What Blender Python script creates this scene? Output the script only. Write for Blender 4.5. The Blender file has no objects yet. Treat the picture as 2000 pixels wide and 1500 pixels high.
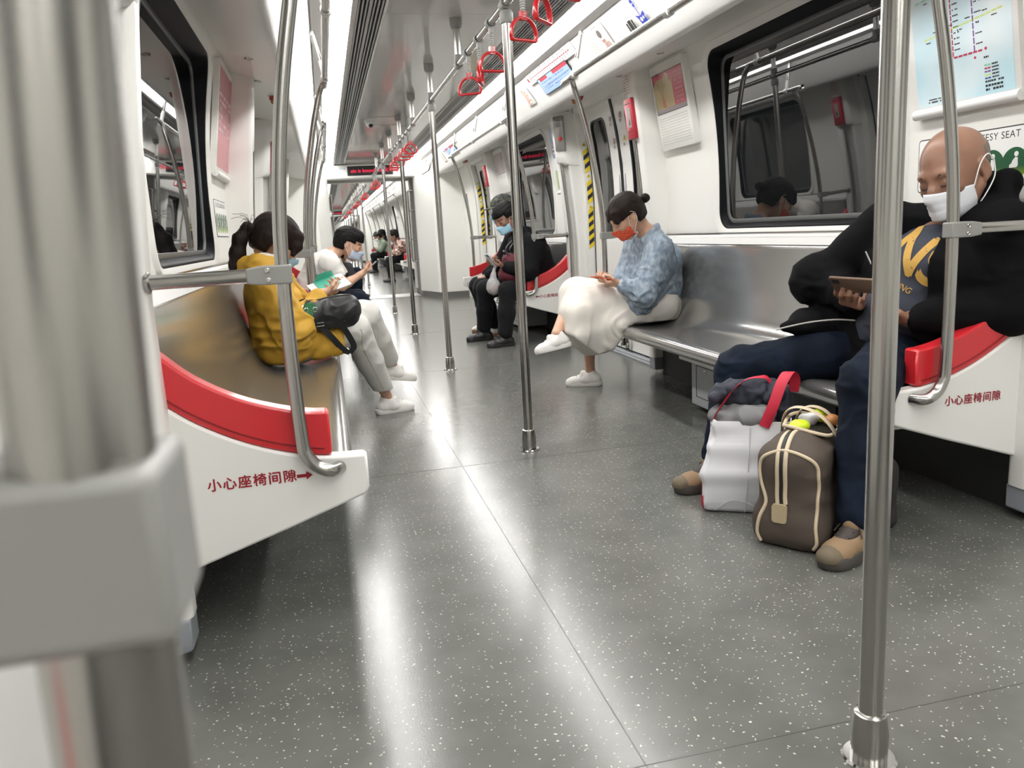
import bpy, bmesh, math, random
import numpy as np
from mathutils import Matrix, Vector
from math import sin, cos, pi, radians, atan2, sqrt, tau

SC = bpy.context.scene
COL = SC.collection
random.seed(7)

# ------------------------------------------------------------------ camera
def look():
    f = 1530.0
    F = np.array([632. - 1000., 469. - 750., f])
    n = np.array([.0572, .9984]); n /= np.linalg.norm(n)
    hd = -(F[:2] @ n); nd = f * f / hd
    D = np.array([n[0] * nd, n[1] * nd, f])
    F /= np.linalg.norm(F); D /= np.linalg.norm(D)
    R = np.cross(D, F)
    W = np.stack([R, F, -D])                 # image axes (right, down, forward) to world
    m = np.stack([W[:, 0], -W[:, 1], -W[:, 2]], 1)
    return Matrix([list(r) for r in m]).to_4x4()
cam = bpy.data.cameras.new('camera')
cam.sensor_width = 36.0
cam.lens = 1530.0 / 2000.0 * 36.0
cam.clip_start = 0.02
cam.dof.use_dof = True
cam.dof.focus_distance = 3.0
cam.dof.aperture_fstop = 9.0
camo = bpy.data.objects.new('camera', cam)
camo.matrix_world = Matrix.Translation((-.85, 0, 1.03)) @ look()
COL.objects.link(camo)
SC.camera = camo

# ------------------------------------------------------------------ world, exposure
w = bpy.data.worlds.new('tunnel'); SC.world = w; w.use_nodes = True
w.node_tree.nodes['Background'].inputs[0].default_value = (.01, .01, .012, 1)
SC.view_settings.view_transform = 'Standard'
SC.view_settings.look = 'None'
SC.view_settings.gamma = 1.0
SC.view_settings.use_curve_mapping = False
SC.view_settings.exposure = 0.0
LIGHT = 23.5                                  # strength of the two ceiling light strips
SC.cycles.max_bounces = 10
SC.cycles.diffuse_bounces = 6
SC.cycles.glossy_bounces = 5
SC.cycles.transmission_bounces = 6
SC.cycles.caustics_reflective = False
SC.cycles.caustics_refractive = False
SC.cycles.sample_clamp_indirect = 6.0
SC.cycles.use_denoising = True

# ------------------------------------------------------------------ materials
MATS = {}
def mat(name, col, rough=.5, metal=0., spec=.5, coat=0., emit=None, estr=1., bump=None, sss=0., ior=None, alpha=None, trans=0., sheen=0.):
    """bump = (scale xyz, strength, distance, detail)"""
    m = bpy.data.materials.new(name); m.use_nodes = True
    nt = m.node_tree; b = nt.nodes['Principled BSDF']
    b.inputs['Base Color'].default_value = (*col, 1)
    b.inputs['Roughness'].default_value = rough
    b.inputs['Metallic'].default_value = metal
    b.inputs['Specular IOR Level'].default_value = spec
    b.inputs['Coat Weight'].default_value = coat
    b.inputs['Coat Roughness'].default_value = .08
    if ior: b.inputs['IOR'].default_value = ior
    if emit:
        b.inputs['Emission Color'].default_value = (*emit, 1); b.inputs['Emission Strength'].default_value = estr
    if sss:
        b.inputs['Subsurface Weight'].default_value = sss; b.inputs['Subsurface Radius'].default_value = (.012, .004, .002)
        b.inputs['Subsurface Scale'].default_value = .6
    if trans: b.inputs['Transmission Weight'].default_value = trans
    if alpha is not None: b.inputs['Alpha'].default_value = alpha
    if sheen: b.inputs['Sheen Weight'].default_value = sheen
    if bump:
        sc, st, di, de = bump
        tc = nt.nodes.new('ShaderNodeTexCoord'); mp = nt.nodes.new('ShaderNodeMapping')
        mp.inputs['Scale'].default_value = sc
        nz = nt.nodes.new('ShaderNodeTexNoise'); nz.inputs['Scale'].default_value = 1.; nz.inputs['Detail'].default_value = de
        bp = nt.nodes.new('ShaderNodeBump'); bp.inputs['Strength'].default_value = st; bp.inputs['Distance'].default_value = di
        nt.links.new(tc.outputs['Object'], mp.inputs[0]); nt.links.new(mp.outputs[0], nz.inputs['Vector'])
        nt.links.new(nz.outputs['Fac'], bp.inputs['Height']); nt.links.new(bp.outputs[0], b.inputs['Normal'])
    MATS[name] = m
    return m
def ramp_color(m, scale, stops, detail=3, kind='noise', coord='Object', dist=0.):
    """mottle a material's base colour with a procedural texture"""
    nt = m.node_tree; b = nt.nodes['Principled BSDF']
    tc = nt.nodes.new('ShaderNodeTexCoord'); mp = nt.nodes.new('ShaderNodeMapping'); mp.inputs['Scale'].default_value = scale
    if kind == 'noise':
        t = nt.nodes.new('ShaderNodeTexNoise'); t.inputs['Scale'].default_value = 1; t.inputs['Detail'].default_value = detail
        t.inputs['Distortion'].default_value = dist
        out = t.outputs['Fac']
    elif kind == 'wave':
        t = nt.nodes.new('ShaderNodeTexWave'); t.inputs['Scale'].default_value = 1; t.inputs['Distortion'].default_value = dist
        t.bands_direction = 'DIAGONAL' if detail else 'X'
        out = t.outputs['Fac']
    else:
        t = nt.nodes.new('ShaderNodeTexVoronoi'); t.inputs['Scale'].default_value = 1; out = t.outputs['Distance']
    r = nt.nodes.new('ShaderNodeValToRGB'); e = r.color_ramp.elements
    while len(e) < len(stops): e.new(.5)
    for k, (p, c) in enumerate(stops):
        e[k].position = p; e[k].color = (*c, 1)
    nt.links.new(tc.outputs[coord], mp.inputs[0]); nt.links.new(mp.outputs[0], t.inputs['Vector'])
    nt.links.new(out, r.inputs[0]); nt.links.new(r.outputs[0], b.inputs['Base Color'])
    return m

WHITE = mat('white_panel', (.80, .795, .765), .32, spec=.5)
WHITE2 = mat('white_cove', (.76, .755, .74), .32)
WALLM = mat('wall_white', (.80, .79, .755), .36)
CEIL = mat('ceiling_grey', (.60, .59, .575), .10, spec=.6)
STEEL = mat('brushed_steel', (.43, .42, .40), .24, 1.0, bump=((260, 260, 3), .12, .0006, 2))
STEELX = mat('seat_steel', (.46, .455, .445), .19, .80, bump=((90, 1.2, 90), .10, .0008, 2))
CHROME = mat('chrome', (.65, .64, .62), .12, 1.0)
CLAMP = mat('grey_cast', (.27, .27, .258), .42, .0)
SOCK = mat('dark_socket', (.27, .265, .255), .4)
RED = mat('red_plastic', (.60, .022, .030), .30, coat=.3)
STRAPRED = mat('strap_red', (.56, .015, .022), .25, coat=.4)
BLACK = mat('black_rubber', (.012, .013, .015), .38)
GASKET = mat('window_gasket', (.004, .0045, .006), .5, spec=.10)
WFRAME = mat('window_inner_grey', (.16, .165, .165), .35)
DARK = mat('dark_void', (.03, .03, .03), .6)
KICK = mat('kick_grey', (.30, .32, .35), .4)
SKIRT = mat('skirting_grey', (.13, .13, .125), .45)
GREYM = mat('grey_metal', (.40, .42, .44), .4)
GLASS = mat('dark_glass', (.006, .007, .008), .015, ior=1.95, spec=.5)
VENTM = mat('vent_grey', (.36, .36, .36), .35)
VENTD = mat('vent_dark', (.02, .02, .02), .5)
LAMP = mat('light_diffuser', (.9, .9, .9), .4, emit=(1, .985, .955), estr=LIGHT)
RAILG = mat('grey_trim', (.52, .51, .49), .3)
TEXTRED = mat('text_red', (.30, .008, .02), .5)
TEXTBLK = mat('text_black', (.02, .02, .02), .5)
PAPER = mat('paper_white', (.85, .85, .84), .4)
YEL = mat('hazard_yellow', (.80, .60, .01), .4)
REDBOX = mat('red_box', (.38, .018, .036), .35)
LEDRED = mat('led_red', (.1, 0, 0), .5, emit=(1, .02, .08), estr=1.1)
LCD = mat('lcd_screen', (.2, .3, .5), .2, emit=(.36, .50, .86), estr=.75)
SAT = mat('sat_plate', (.30, .285, .275), .35, .7)

FLOOR = mat('floor_vinyl', (.15, .152, .142), .20, spec=.45)
def floor_nodes():
    nt = FLOOR.node_tree; b = nt.nodes['Principled BSDF']; N = nt.nodes.new; L = nt.links.new
    tc = N('ShaderNodeTexCoord')
    nz = N('ShaderNodeTexNoise'); nz.inputs['Scale'].default_value = 90; nz.inputs['Detail'].default_value = 1
    mixv = N('ShaderNodeMixRGB'); mixv.blend_type = 'ADD'; mixv.inputs[0].default_value = .012
    L(tc.outputs['Object'], mixv.inputs[1]); L(nz.outputs['Color'], mixv.inputs[2]); L(tc.outputs['Object'], nz.inputs['Vector'])
    prev = None
    for sc, rad, keep, off in ((40, .082, .66, 0.), (78, .10, .82, 3.7)):
        mp = N('ShaderNodeMapping'); mp.inputs['Location'].default_value = (off, off * .7, 0)
        mp.inputs['Rotation'].default_value = (0, 0, off * .2)
        L(mixv.outputs[0], mp.inputs[0])
        v = N('ShaderNodeTexVoronoi'); v.voronoi_dimensions = '2D'; v.inputs['Scale'].default_value = sc
        L(mp.outputs[0], v.inputs['Vector'])
        lt = N('ShaderNodeMath'); lt.operation = 'LESS_THAN'; lt.inputs[1].default_value = rad
        L(v.outputs['Distance'], lt.inputs[0])
        sp = N('ShaderNodeSeparateColor'); L(v.outputs['Color'], sp.inputs[0])
        gt = N('ShaderNodeMath'); gt.operation = 'GREATER_THAN'; gt.inputs[1].default_value = keep
        L(sp.outputs[0], gt.inputs[0])
        mu = N('ShaderNodeMath'); mu.operation = 'MULTIPLY'; L(lt.outputs[0], mu.inputs[0]); L(gt.outputs[0], mu.inputs[1])
        if prev is None: prev = mu
        else:
            mx = N('ShaderNodeMath'); mx.operation = 'MAXIMUM'; L(prev.outputs[0], mx.inputs[0]); L(mu.outputs[0], mx.inputs[1]); prev = mx
    n2 = N('ShaderNodeTexNoise'); n2.inputs['Scale'].default_value = 7; n2.inputs['Detail'].default_value = 6
    L(tc.outputs['Object'], n2.inputs['Vector'])
    r = N('ShaderNodeValToRGB'); r.color_ramp.elements[0].position = .3; r.color_ramp.elements[0].color = (.112, .114, .106, 1)
    r.color_ramp.elements[1].position = .7; r.color_ramp.elements[1].color = (.138, .140, .130, 1)
    L(n2.outputs['Fac'], r.inputs[0])
    mc = N('ShaderNodeMixRGB'); L(prev.outputs[0], mc.inputs[0]); L(r.outputs[0], mc.inputs[1]); mc.inputs[2].default_value = (.56, .545, .47, 1)
    L(mc.outputs[0], b.inputs['Base Color'])
    n3 = N('ShaderNodeTexNoise'); n3.inputs['Scale'].default_value = 240; n3.inputs['Detail'].default_value = 3
    L(tc.outputs['Object'], n3.inputs['Vector'])
    bp = N('ShaderNodeBump'); bp.inputs['Strength'].default_value = .10; bp.inputs['Distance'].default_value = .0015
    L(n3.outputs['Fac'], bp.inputs['Height']); L(bp.outputs[0], b.inputs['Normal'])
floor_nodes()

# ------------------------------------------------------------------ mesh helpers
class MB:
    def __init__(s): s.v = []; s.f = []
    def add(s, vs, fs):
        o = len(s.v); s.v += [tuple(p) for p in vs]; s.f += [tuple(i + o for i in f) for f in fs]; return s
    def box(s, a, b):
        (x0, y0, z0), (x1, y1, z1) = a, b
        return s.add([(x0,y0,z0),(x1,y0,z0),(x1,y1,z0),(x0,y1,z0),(x0,y0,z1),(x1,y0,z1),(x1,y1,z1),(x0,y1,z1)],
                     [(0,3,2,1),(4,5,6,7),(0,1,5,4),(1,2,6,5),(2,3,7,6),(3,0,4,7)])
    def obox(s, c, ax, ay, az, h):
        c, ax, ay, az = Vector(c), Vector(ax), Vector(ay), Vector(az)
        vs = [c + ax*h[0]*i + ay*h[1]*j + az*h[2]*k for k in (-1,1) for (i,j) in ((-1,-1),(1,-1),(1,1),(-1,1))]
        return s.add(vs, [(0,3,2,1),(4,5,6,7),(0,1,5,4),(1,2,6,5),(2,3,7,6),(3,0,4,7)])
    def rings(s, rs, closed=True, cap0=True, cap1=True, loop=False):
        n = len(rs[0]); o = len(s.v)
        for r in rs: s.v += [tuple(p) for p in r]
        m = len(rs)
        for i in range(m if loop else m - 1):
            a, b = o + i*n, o + ((i+1) % m)*n
            for j in range(n if closed else n - 1):
                k = (j+1) % n
                s.f.append((a+j, a+k, b+k, b+j))
        if not loop:
            if cap0: s.f.append(tuple(o + j for j in range(n-1, -1, -1)))
            if cap1: s.f.append(tuple(o + (m-1)*n + j for j in range(n)))
        return s
    def tube(s, pts, r, n=16, cap=True, loop=False, flat=None):
        """sweep a circle (or an ellipse, flat=(a,b,up)) along a path; r may be a list"""
        pts = [Vector(p) for p in pts]; m = len(pts)
        rr = r if isinstance(r, (list, tuple)) else [r]*m
        up = Vector(flat[2]) if flat else None
        rs = []; prev = None
        for i, p in enumerate(pts):
            if loop: t = pts[(i+1) % m] - pts[i-1]
            else: t = pts[min(i+1, m-1)] - pts[max(i-1, 0)]
            t.normalize()
            if flat: u = (up - t*up.dot(t)).normalized()
            elif prev is None:
                u = Vector((0,0,1)) if abs(t.z) < .9 else Vector((1,0,0)); u = (u - t*u.dot(t)).normalized()
            else: u = (prev - t*prev.dot(t)).normalized()
            prev = u; v = t.cross(u)
            a, b = (flat[0], flat[1]) if flat else (1, 1)
            rs.append([p + (u*cos(q)*a + v*sin(q)*b)*rr[i] for q in [tau*k/n for k in range(n)]])
        return s.rings(rs, True, cap, cap, loop)
    def lathe(s, c, prof, n=24, ax=(0,0,1)):
        c, ax = Vector(c), Vector(ax).normalized()
        u = Vector((1,0,0)) if abs(ax.x) < .9 else Vector((0,1,0)); u = (u - ax*u.dot(ax)).normalized(); v = ax.cross(u)
        return s.rings([[c + ax*h + (u*cos(q) + v*sin(q))*max(r, 1e-5) for q in [tau*k/n for k in range(n)]] for (r, h) in prof])
    def prism(s, poly, axis, a, b):
        """extrude a 2-D outline along x, y or z"""
        def P(q, t): return {'x': (t, q[0], q[1]), 'y': (q[0], t, q[1]), 'z': (q[0], q[1], t)}[axis]
        return s.rings([[P(q, a) for q in poly], [P(q, b) for q in poly]])
    def sheet(s, grid):
        m, n = len(grid), len(grid[0]); o = len(s.v)
        for r in grid: s.v += [tuple(p) for p in r]
        for i in range(m-1):
            for j in range(n-1): s.f.append((o+i*n+j, o+i*n+j+1, o+(i+1)*n+j+1, o+(i+1)*n+j))
        return s
    def mesh(s, name, m, smooth=35, fix=True):
        me = bpy.data.meshes.new(name); me.from_pydata(s.v, [], s.f)
        if fix:
            bm = bmesh.new(); bm.from_mesh(me); bmesh.ops.recalc_face_normals(bm, faces=bm.faces); bm.to_mesh(me); bm.free()
        if smooth:
            me.polygons.foreach_set('use_smooth', [True]*len(me.polygons)); me.set_sharp_from_angle(angle=radians(smooth))
        me.materials.append(m); me.update(); return me
def new(name, data, parent=None):
    """link a mesh made in world coordinates; under a parent it is shifted into the parent's frame"""
    o = bpy.data.objects.new(name, data); COL.objects.link(o)
    if parent:
        o.parent = parent; q = parent; d = Vector()
        while q: d += q.location; q = q.parent
        if d.length > 1e-9: data.transform(Matrix.Translation(-d))
    return o
def part(name, mb, m, parent=None, smooth=35, bevel=0, seg=2, solid=0, label=None):
    o = new(name, mb.mesh(name, m, smooth), parent)
    if solid:
        q = o.modifiers.new('thickness', 'SOLIDIFY'); q.thickness = solid; q.offset = 0
    if bevel:
        q = o.modifiers.new('edge', 'BEVEL'); q.width = bevel; q.segments = seg; q.limit_method = 'ANGLE'; q.angle_limit = radians(40)
        q.harden_normals = False
    if label: o['label'] = label
    return o
def tag(o, label, cat, group=None):
    if o.type == 'MESH' and o.location.length == 0 and not o.children:      # origin to the thing's own base
        vs = np.array([v.co for v in o.data.vertices]); c = (vs.min(0) + vs.max(0))/2; c[2] = vs[:, 2].min()
        o.data.transform(Matrix.Translation([-x for x in c])); o.location = c
    o['label'] = label; o['category'] = cat
    if group: o['group'] = group
    return o
def thing(name, label, cat, loc=(0,0,0), group=None):
    o = bpy.data.objects.new(name, None); COL.objects.link(o); o.location = loc; o.empty_display_size = .1
    return tag(o, label, cat, group)
def struct(o):
    o['kind'] = 'structure'; return o
def dup(o, delta, label=None, cat=None, group=None):
    """a copy of a thing with copies of its parts and sub-parts"""
    def cp(x, par):
        c = x.copy(); COL.objects.link(c); c.parent = par
        for k in x.children: cp(k, c)
        return c
    r = cp(o, None); r.location = Vector(o.location) + Vector(delta)
    if label: r['label'] = label
    if cat: r['category'] = cat
    if group: r['group'] = group
    return r
def frame(o, xd, yd):
    x = Vector(xd).normalized(); y = Vector(yd).normalized(); z = x.cross(y).normalized(); y = z.cross(x)
    m = Matrix((x, y, z)).transposed().to_4x4(); m.translation = Vector(o); return m
def text(name, body, size, m, M4, parent=None, align='LEFT', bold=0., depth=.0006, space=1., shear=0.):
    c = bpy.data.curves.new(name, 'FONT'); c.body = body; c.size = size; c.align_x = align; c.align_y = 'CENTER'
    c.extrude = 0; c.space_character = space; c.shear = shear; c.resolution_u = 4
    t = bpy.data.objects.new(name, c); COL.objects.link(t)
    me = bpy.data.meshes.new_from_object(t.evaluated_get(bpy.context.evaluated_depsgraph_get()))
    bpy.data.objects.remove(t); bpy.data.curves.remove(c)
    if bold:                                   # heavier strokes: the same glyphs laid down again slightly shifted
        v = [p.co.copy() for p in me.vertices]; f = [tuple(p.vertices) for p in me.polygons]; n = len(v); V, F = [], []
        for k, (a, b) in enumerate(((0, 0), (bold, 0), (-bold, 0), (0, bold), (0, -bold))):
            V += [q + Vector((a, b, k*.00006)) for q in v]; F += [tuple(i + k*n for i in q) for q in f]
        me = bpy.data.meshes.new(name); me.from_pydata(V, [], F)
    me.transform(M4); me.materials.clear(); me.materials.append(m)
    o = new(name, me, parent)
    return o
def quad(mb, M4, x0, y0, x1, y1, z=0.):
    return mb.add([M4 @ Vector(p) for p in ((x0,y0,z),(x1,y0,z),(x1,y1,z),(x0,y1,z))], [(0,1,2,3)])
def slab(mb, M4, x0, y0, x1, y1, z0, z1):
    vs = [M4 @ Vector(p) for p in ((x0,y0,z0),(x1,y0,z0),(x1,y1,z0),(x0,y1,z0),(x0,y0,z1),(x1,y0,z1),(x1,y1,z1),(x0,y1,z1))]
    return mb.add(vs, [(0,3,2,1),(4,5,6,7),(0,1,5,4),(1,2,6,5),(2,3,7,6),(3,0,4,7)])
def rrect(x0, y0, x1, y1, r, n=6):
    out = []
    for cx, cy, a0 in ((x1-r, y0+r, -90), (x1-r, y1-r, 0), (x0+r, y1-r, 90), (x0+r, y0+r, 180)):
        for k in range(n+1):
            a = radians(a0 + 90*k/n); out.append((cx + r*cos(a), cy + r*sin(a)))
    return out
def rrectd(x0, y0, x1, y1, r, n=6, m=7):
    """rounded rectangle whose straight sides are subdivided, for laying on a curved wall"""
    q = rrect(x0, y0, x1, y1, r, n); out = []; c = n + 1
    for k in range(4):
        out += q[k*c:(k+1)*c]; a, b = q[(k+1)*c-1], q[((k+1)*c) % len(q)]
        out += [(a[0] + (b[0]-a[0])*i/(m+1), a[1] + (b[1]-a[1])*i/(m+1)) for i in range(1, m+1)]
    return out
def fillet(pts, r, n=6):
    pts = [Vector(p) for p in pts]; out = [pts[0]]
    for i in range(1, len(pts)-1):
        a, b, c = pts[i-1], pts[i], pts[i+1]
        u, v = (a-b), (c-b); rr = min(r, u.length*.49, v.length*.49); p0 = b + u.normalized()*rr; p1 = b + v.normalized()*rr
        for k in range(n+1):
            t = k/n; out.append(p0*(1-t)**2 + b*2*t*(1-t) + p1*t*t)
    out.append(pts[-1]); return out
def smoothline(pts, n=6):
    """Catmull-Rom through the points"""
    P = [Vector(p) for p in pts]; P = [P[0]*2 - P[1]] + P + [P[-1]*2 - P[-2]]; out = []
    for i in range(1, len(P)-2):
        for k in range(n):
            t = k/n; a, b, c, d = P[i-1], P[i], P[i+1], P[i+2]
            out.append(.5*((2*b) + (c-a)*t + (2*a-5*b+4*c-d)*t*t + (3*b-a-3*c+d)*t**3))
    out.append(P[-2]); return out
# ================================================================== car body
def wx(z):                                    # half width of the lining at height z
    return 1.385 - .105*max(0., (z-1.2)/.8)**2 if z > 1.2 else 1.385
def px_(z):                                   # inner face of the door pillars
    return 1.262 - .115*max(0., (z-.9)/1.1)**1.3 if z > .9 else 1.262
CARS = [(-3.0, 13.45, [1.09, 5.89, 10.69], [-1.31, 3.49, 8.29]), (14.35, 34.2, [17.1, 21.9, 26.7, 31.5], [19.5, 24.3, 29.1]), (35.1, 55., [37.9, 42.7, 47.5, 52.3], [40.3, 45.1, 49.9])]
# floor
fl = MB()
ys = [-3.0, 13.55, 13.75, 14.2, 34.3, 34.9, 55.]
fl.box((-1.46, -3.0, -.05), (1.46, 13.5, 0)); fl.box((-.74, 13.5, -.05), (.74, 14.3, -.004)); fl.box((-1.46, 14.3, -.05), (1.46, 55, 0))
struct(part('floor', fl, FLOOR, smooth=0))
se = MB()
for y in (1.26, 3.35, 5.9, 8.3, 10.4): se.box((-.80, y, 0), (1.0, y+.0025, .0006))
se.box((-.345, -3, 0), (-.3425, 13.5, .0006))
struct(part('trim_1', se, mat('floor_seam', (.085, .087, .08), .3), smooth=0))
tp = MB()
tp.box((-.70, 13.50, 0), (.70, 13.62, .006)); tp.box((-.70, 13.64, 0), (.70, 14.26, .004))
for k in range(46): tp.box((-.69 + .03*k, 13.515, .006), (-.678 + .03*k, 13.605, .009))
struct(part('trim_2', tp, mat('tread_plate', (.34, .34, .33), .35, .6), smooth=0))

# ceiling: centre panels, vents, cove
def length(f, y0, y1, poly, step=None): f.prism(poly, 'y', y0, y1)
ce = MB()
for (a, b, D, Bn) in CARS:
    cuts = [a] + [y for y in (2.2, 4.6, 7.0, 8.36, 10.8) if a < y < b] + ([y for y in np.arange(a+1.2, b-.5, 2.4)] if a > 10 else []) + [b]
    for u, v in zip(cuts[:-1], cuts[1:]): ce.box((-.405, u+.0015, 2.22), (.405, v-.0015, 2.26))
struct(part('ceiling', ce, CEIL, smooth=0))
cb = MB(); cb.box((-1.5, -3, 2.262), (1.5, 13.5, 2.30)); cb.box((-1.5, 14.3, 2.262), (1.5, 55, 2.30))
struct(part('trim_3', cb, DARK, smooth=0))
n_ = 4
for s in (-1, 1):
    cove, lip, soff = MB(), MB(), MB()
    for (a, b, D, Bn) in CARS:
        if s < 0 and a > 20: continue
        pr = [(.80, 2.205), (.86, 2.135), (.915, 2.06), (.955, 1.99), (.975, 1.955), (.99, 1.94), (1.005, 1.937), (1.005, 1.96), (.88, 2.15), (.81, 2.255), (.80, 2.255)]
        cove.prism([(s*x, z) for x, z in pr], 'y', a, b)
        lip.prism([(s*x, z) for x, z in [(.745, 2.205), (.80, 2.192), (.805, 2.20), (.80, 2.23), (.745, 2.23)]], 'y', a, b)
        soff.prism([(s*x, z) for x, z in [(1.0, 1.945), (1.12, 1.962), (1.20, 1.978), (1.30, 2.0), (1.45, 2.0), (1.45, 2.03), (1.0, 1.985)]], 'y', a, b)
    struct(part('trim_%d' % n_, cove, WHITE2, smooth=50)); n_ += 1
    struct(part('trim_%d' % n_, lip, RAILG)); n_ += 1
    struct(part('trim_%d' % n_, soff, WHITE, smooth=50)); n_ += 1
side = {-1: 'left', 1: 'right'}
for (a, b, D, Bn), where in zip(CARS, ('near car', 'second car', 'farthest car')):
    for s in (-1, 1):
        if s < 0 and a > 30: continue
        # light strip
        t = thing('light_strip', 'white glowing ceiling light strip along the %s side of the %s' % (side[s], where), 'light', (s*.67, (a+b)/2, 2.21), 'ceiling light strips')
        d = MB(); c0 = a
        d.prism([(s*x, z) for x, z in [(.592, 2.214), (.63, 2.203), (.70, 2.203), (.745, 2.214), (.745, 2.225), (.592, 2.225)]], 'y', a+.01, b-.01)
        part('diffuser', d, LAMP, t, smooth=60)
        d = MB(); d.box((min(s*.58, s*.592), a, 2.198), (max(s*.58, s*.592), b, 2.25)); part('housing', d, RAILG, t)
        # vent
        t = thing('ceiling_vent', 'dark slotted air vent strip on the %s of the ceiling in the %s' % (side[s], where), 'vent', (s*.5, (a+b)/2, 2.22), 'ceiling vents')
        d = MB(); d.box((min(s*.41, s*.58), a, 2.235), (max(s*.41, s*.58), b, 2.25)); part('duct', d, VENTD, t, smooth=0)
        d = MB()
        for k in range(7):
            x = s*(.432 + .0205*k); w_ = .0042 if k != 3 else .008
            d.box((x-w_, a, 2.205), (x+w_, b, 2.222))
        part('slats', d, VENTM, t, smooth=0)
        d = MB(); d.prism([(s*x, z) for x, z in [(.405, 2.225), (.405, 2.208), (.412, 2.200), (.420, 2.206), (.420, 2.235)]], 'y', a, b)
        d.prism([(s*x, z) for x, z in [(.562, 2.235), (.562, 2.203), (.580, 2.197), (.580, 2.235)]], 'y', a, b)
        part('frame', d, RAILG, t)

# ------------------------------------------------------------------ side walls
WY0, WY1, WZ0, WZ1, WR = -.73, .73, .965, 1.925, .10      # window opening about the bench centre
def bench_wall(mb, s, yc):
    """lining between two pillars with a rounded window opening, and its moulded surround"""
    y0, y1 = yc-1.45, yc+1.45
    n = 8
    hole = rrectd(yc+WY0, WZ0, yc+WY1, WZ1, WR, n)
    def lift(q, dx): return (s*(wx(q[1]) - dx), q[0], q[1])
    out = rrectd(yc+WY0-.055, WZ0-.05, yc+WY1+.055, WZ1+.045, WR+.04, n)
    rim = rrectd(yc+WY0-.030, WZ0-.027, yc+WY1+.030, WZ1+.024, WR+.02, n)
    deep = hole
    mb.rings([[lift(q, 0) for q in out], [lift(q, .014) for q in rrectd(yc+WY0-.047, WZ0-.042, yc+WY1+.047, WZ1+.037, WR+.035, n)],
              [lift(q, .014) for q in rim], [lift(q, .004) for q in hole], [lift(q, -.05) for q in hole]], True, False, False)
    zs0 = [0, .5, .88, WZ0-.05]; zs1 = [WZ1+.045, 2.03]
    def strip(ya, yb, zs): mb.sheet([[(s*wx(z), y, z) for y in (ya, yb)] for z in zs])
    oy0, oy1, oz0, oz1 = yc+WY0-.055, yc+WY1+.055, WZ0-.05, WZ1+.045
    strip(y0, y1, zs0); strip(y0, y1, zs1)
    zz = list(np.linspace(oz0, oz1, 9))
    strip(y0, oy0, zz); strip(oy1, y1, zz)
    R = WR+.04                                 # fill the corners between the rounded surround and its box
    for cy, cz, a0, ky, kz in ((oy1-R, oz0+R, -90, oy1, oz0), (oy1-R, oz1-R, 0, oy1, oz1), (oy0+R, oz1-R, 90, oy0, oz1), (oy0+R, oz0+R, 180, oy0, oz0)):
        for k in range(n):
            p = [(cy + R*cos(radians(a0 + 90*(k+i)/n)), cz + R*sin(radians(a0 + 90*(k+i)/n))) for i in (0, 1)]
            mb.add([lift(p[0], 0), lift(p[1], 0), lift((ky, kz), 0)], [(0, 1, 2)])
def window(s, yc, idx):
    """gasket from the curved lining back to an upright pane"""
    n = 8
    def XP(z): return 1.420 - .047*(z - WZ0)/.96      # the pane leans in slightly at the top
    def lift(q, dx): return (s*(wx(q[1]) - dx), q[0], q[1])
    def flat_(q, x): return (s*(XP(q[1]) + x), q[0], q[1])
    def rr(i): return rrectd(yc+WY0+i, WZ0+i, yc+WY1-i, WZ1-i, max(.02, WR-i), n)
    m = MB(); m.rings([[lift(q, -.055) for q in rr(-.004)], [lift(q, .001) for q in rr(-.003)], [lift(q, .003) for q in rr(.005)], [lift(q, -.002) for q in rr(.014)],
                       [flat_(q, -.010) for q in rr(.022)], [flat_(q, -.004) for q in rr(.028)], [flat_(q, .02) for q in rr(.032)]], True, False, False)
    g = part('window_%d' % idx, m, GASKET, smooth=50); struct(g)
    m = MB(); m.rings([[flat_(q, .004) for q in rr(.027)], [flat_(q, 0) for q in rr(.032)], [flat_(q, 0) for q in rr(.050)], [flat_(q, .008) for q in rr(.052)]], True, False, False)
    part('inner_frame', m, WFRAME, g, smooth=50)
    m = MB(); m.add([flat_(q, .006) for q in ((yc+WY0+.02, WZ0+.015), (yc+WY1-.02, WZ0+.015), (yc+WY1-.02, WZ1-.015), (yc+WY0+.02, WZ1-.015))], [(0, 1, 2, 3)])
    part('pane', m, GLASS, g, smooth=0)
    return g
def pillar(mb, s, yb, d):
    """door pillar whose bench side lies at yb; d = direction from bench to door"""
    zs = [.115, .5, .9, 1.1, 1.3, 1.55, 1.75, 2.0]
    def loop(z, y0, y1, x_in, r2=.022):
        r = .022
        q = [(wx(z)+.03, y0), (x_in + r*.0, y0)] if False else None
        a = [(wx(z)+.06, y0)] + [(x_in + r - r*sin(t), y0 + d*(r - r*cos(t))) for t in np.linspace(0, pi/2, 5)] + [(x_in + r2 - r2*cos(t), y1 - d*(r2 - r2*sin(t))) for t in np.linspace(0, pi/2, 7)] + [(wx(z)+.06, y1)]
        return [(s*x, y, z) for x, y in a]
    mb.rings([loop(z, yb, yb + d*.085, px_(z)) for z in zs])
    mb.rings([loop(z, yb + d*.02, yb + d*.17, px_(z) + e, .07) for z, e in ((1.545, .03), (1.556, .006), (1.575, -.004), (1.75, -.004), (1.9, -.004), (1.985, .0))])
    mb.rings([loop(z, yb + d*.05, yb + d*.163, px_(z) + .062) for z in (.115, .5, .9, 1.1, 1.3, 1.56, 1.8, 1.985)])
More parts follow.
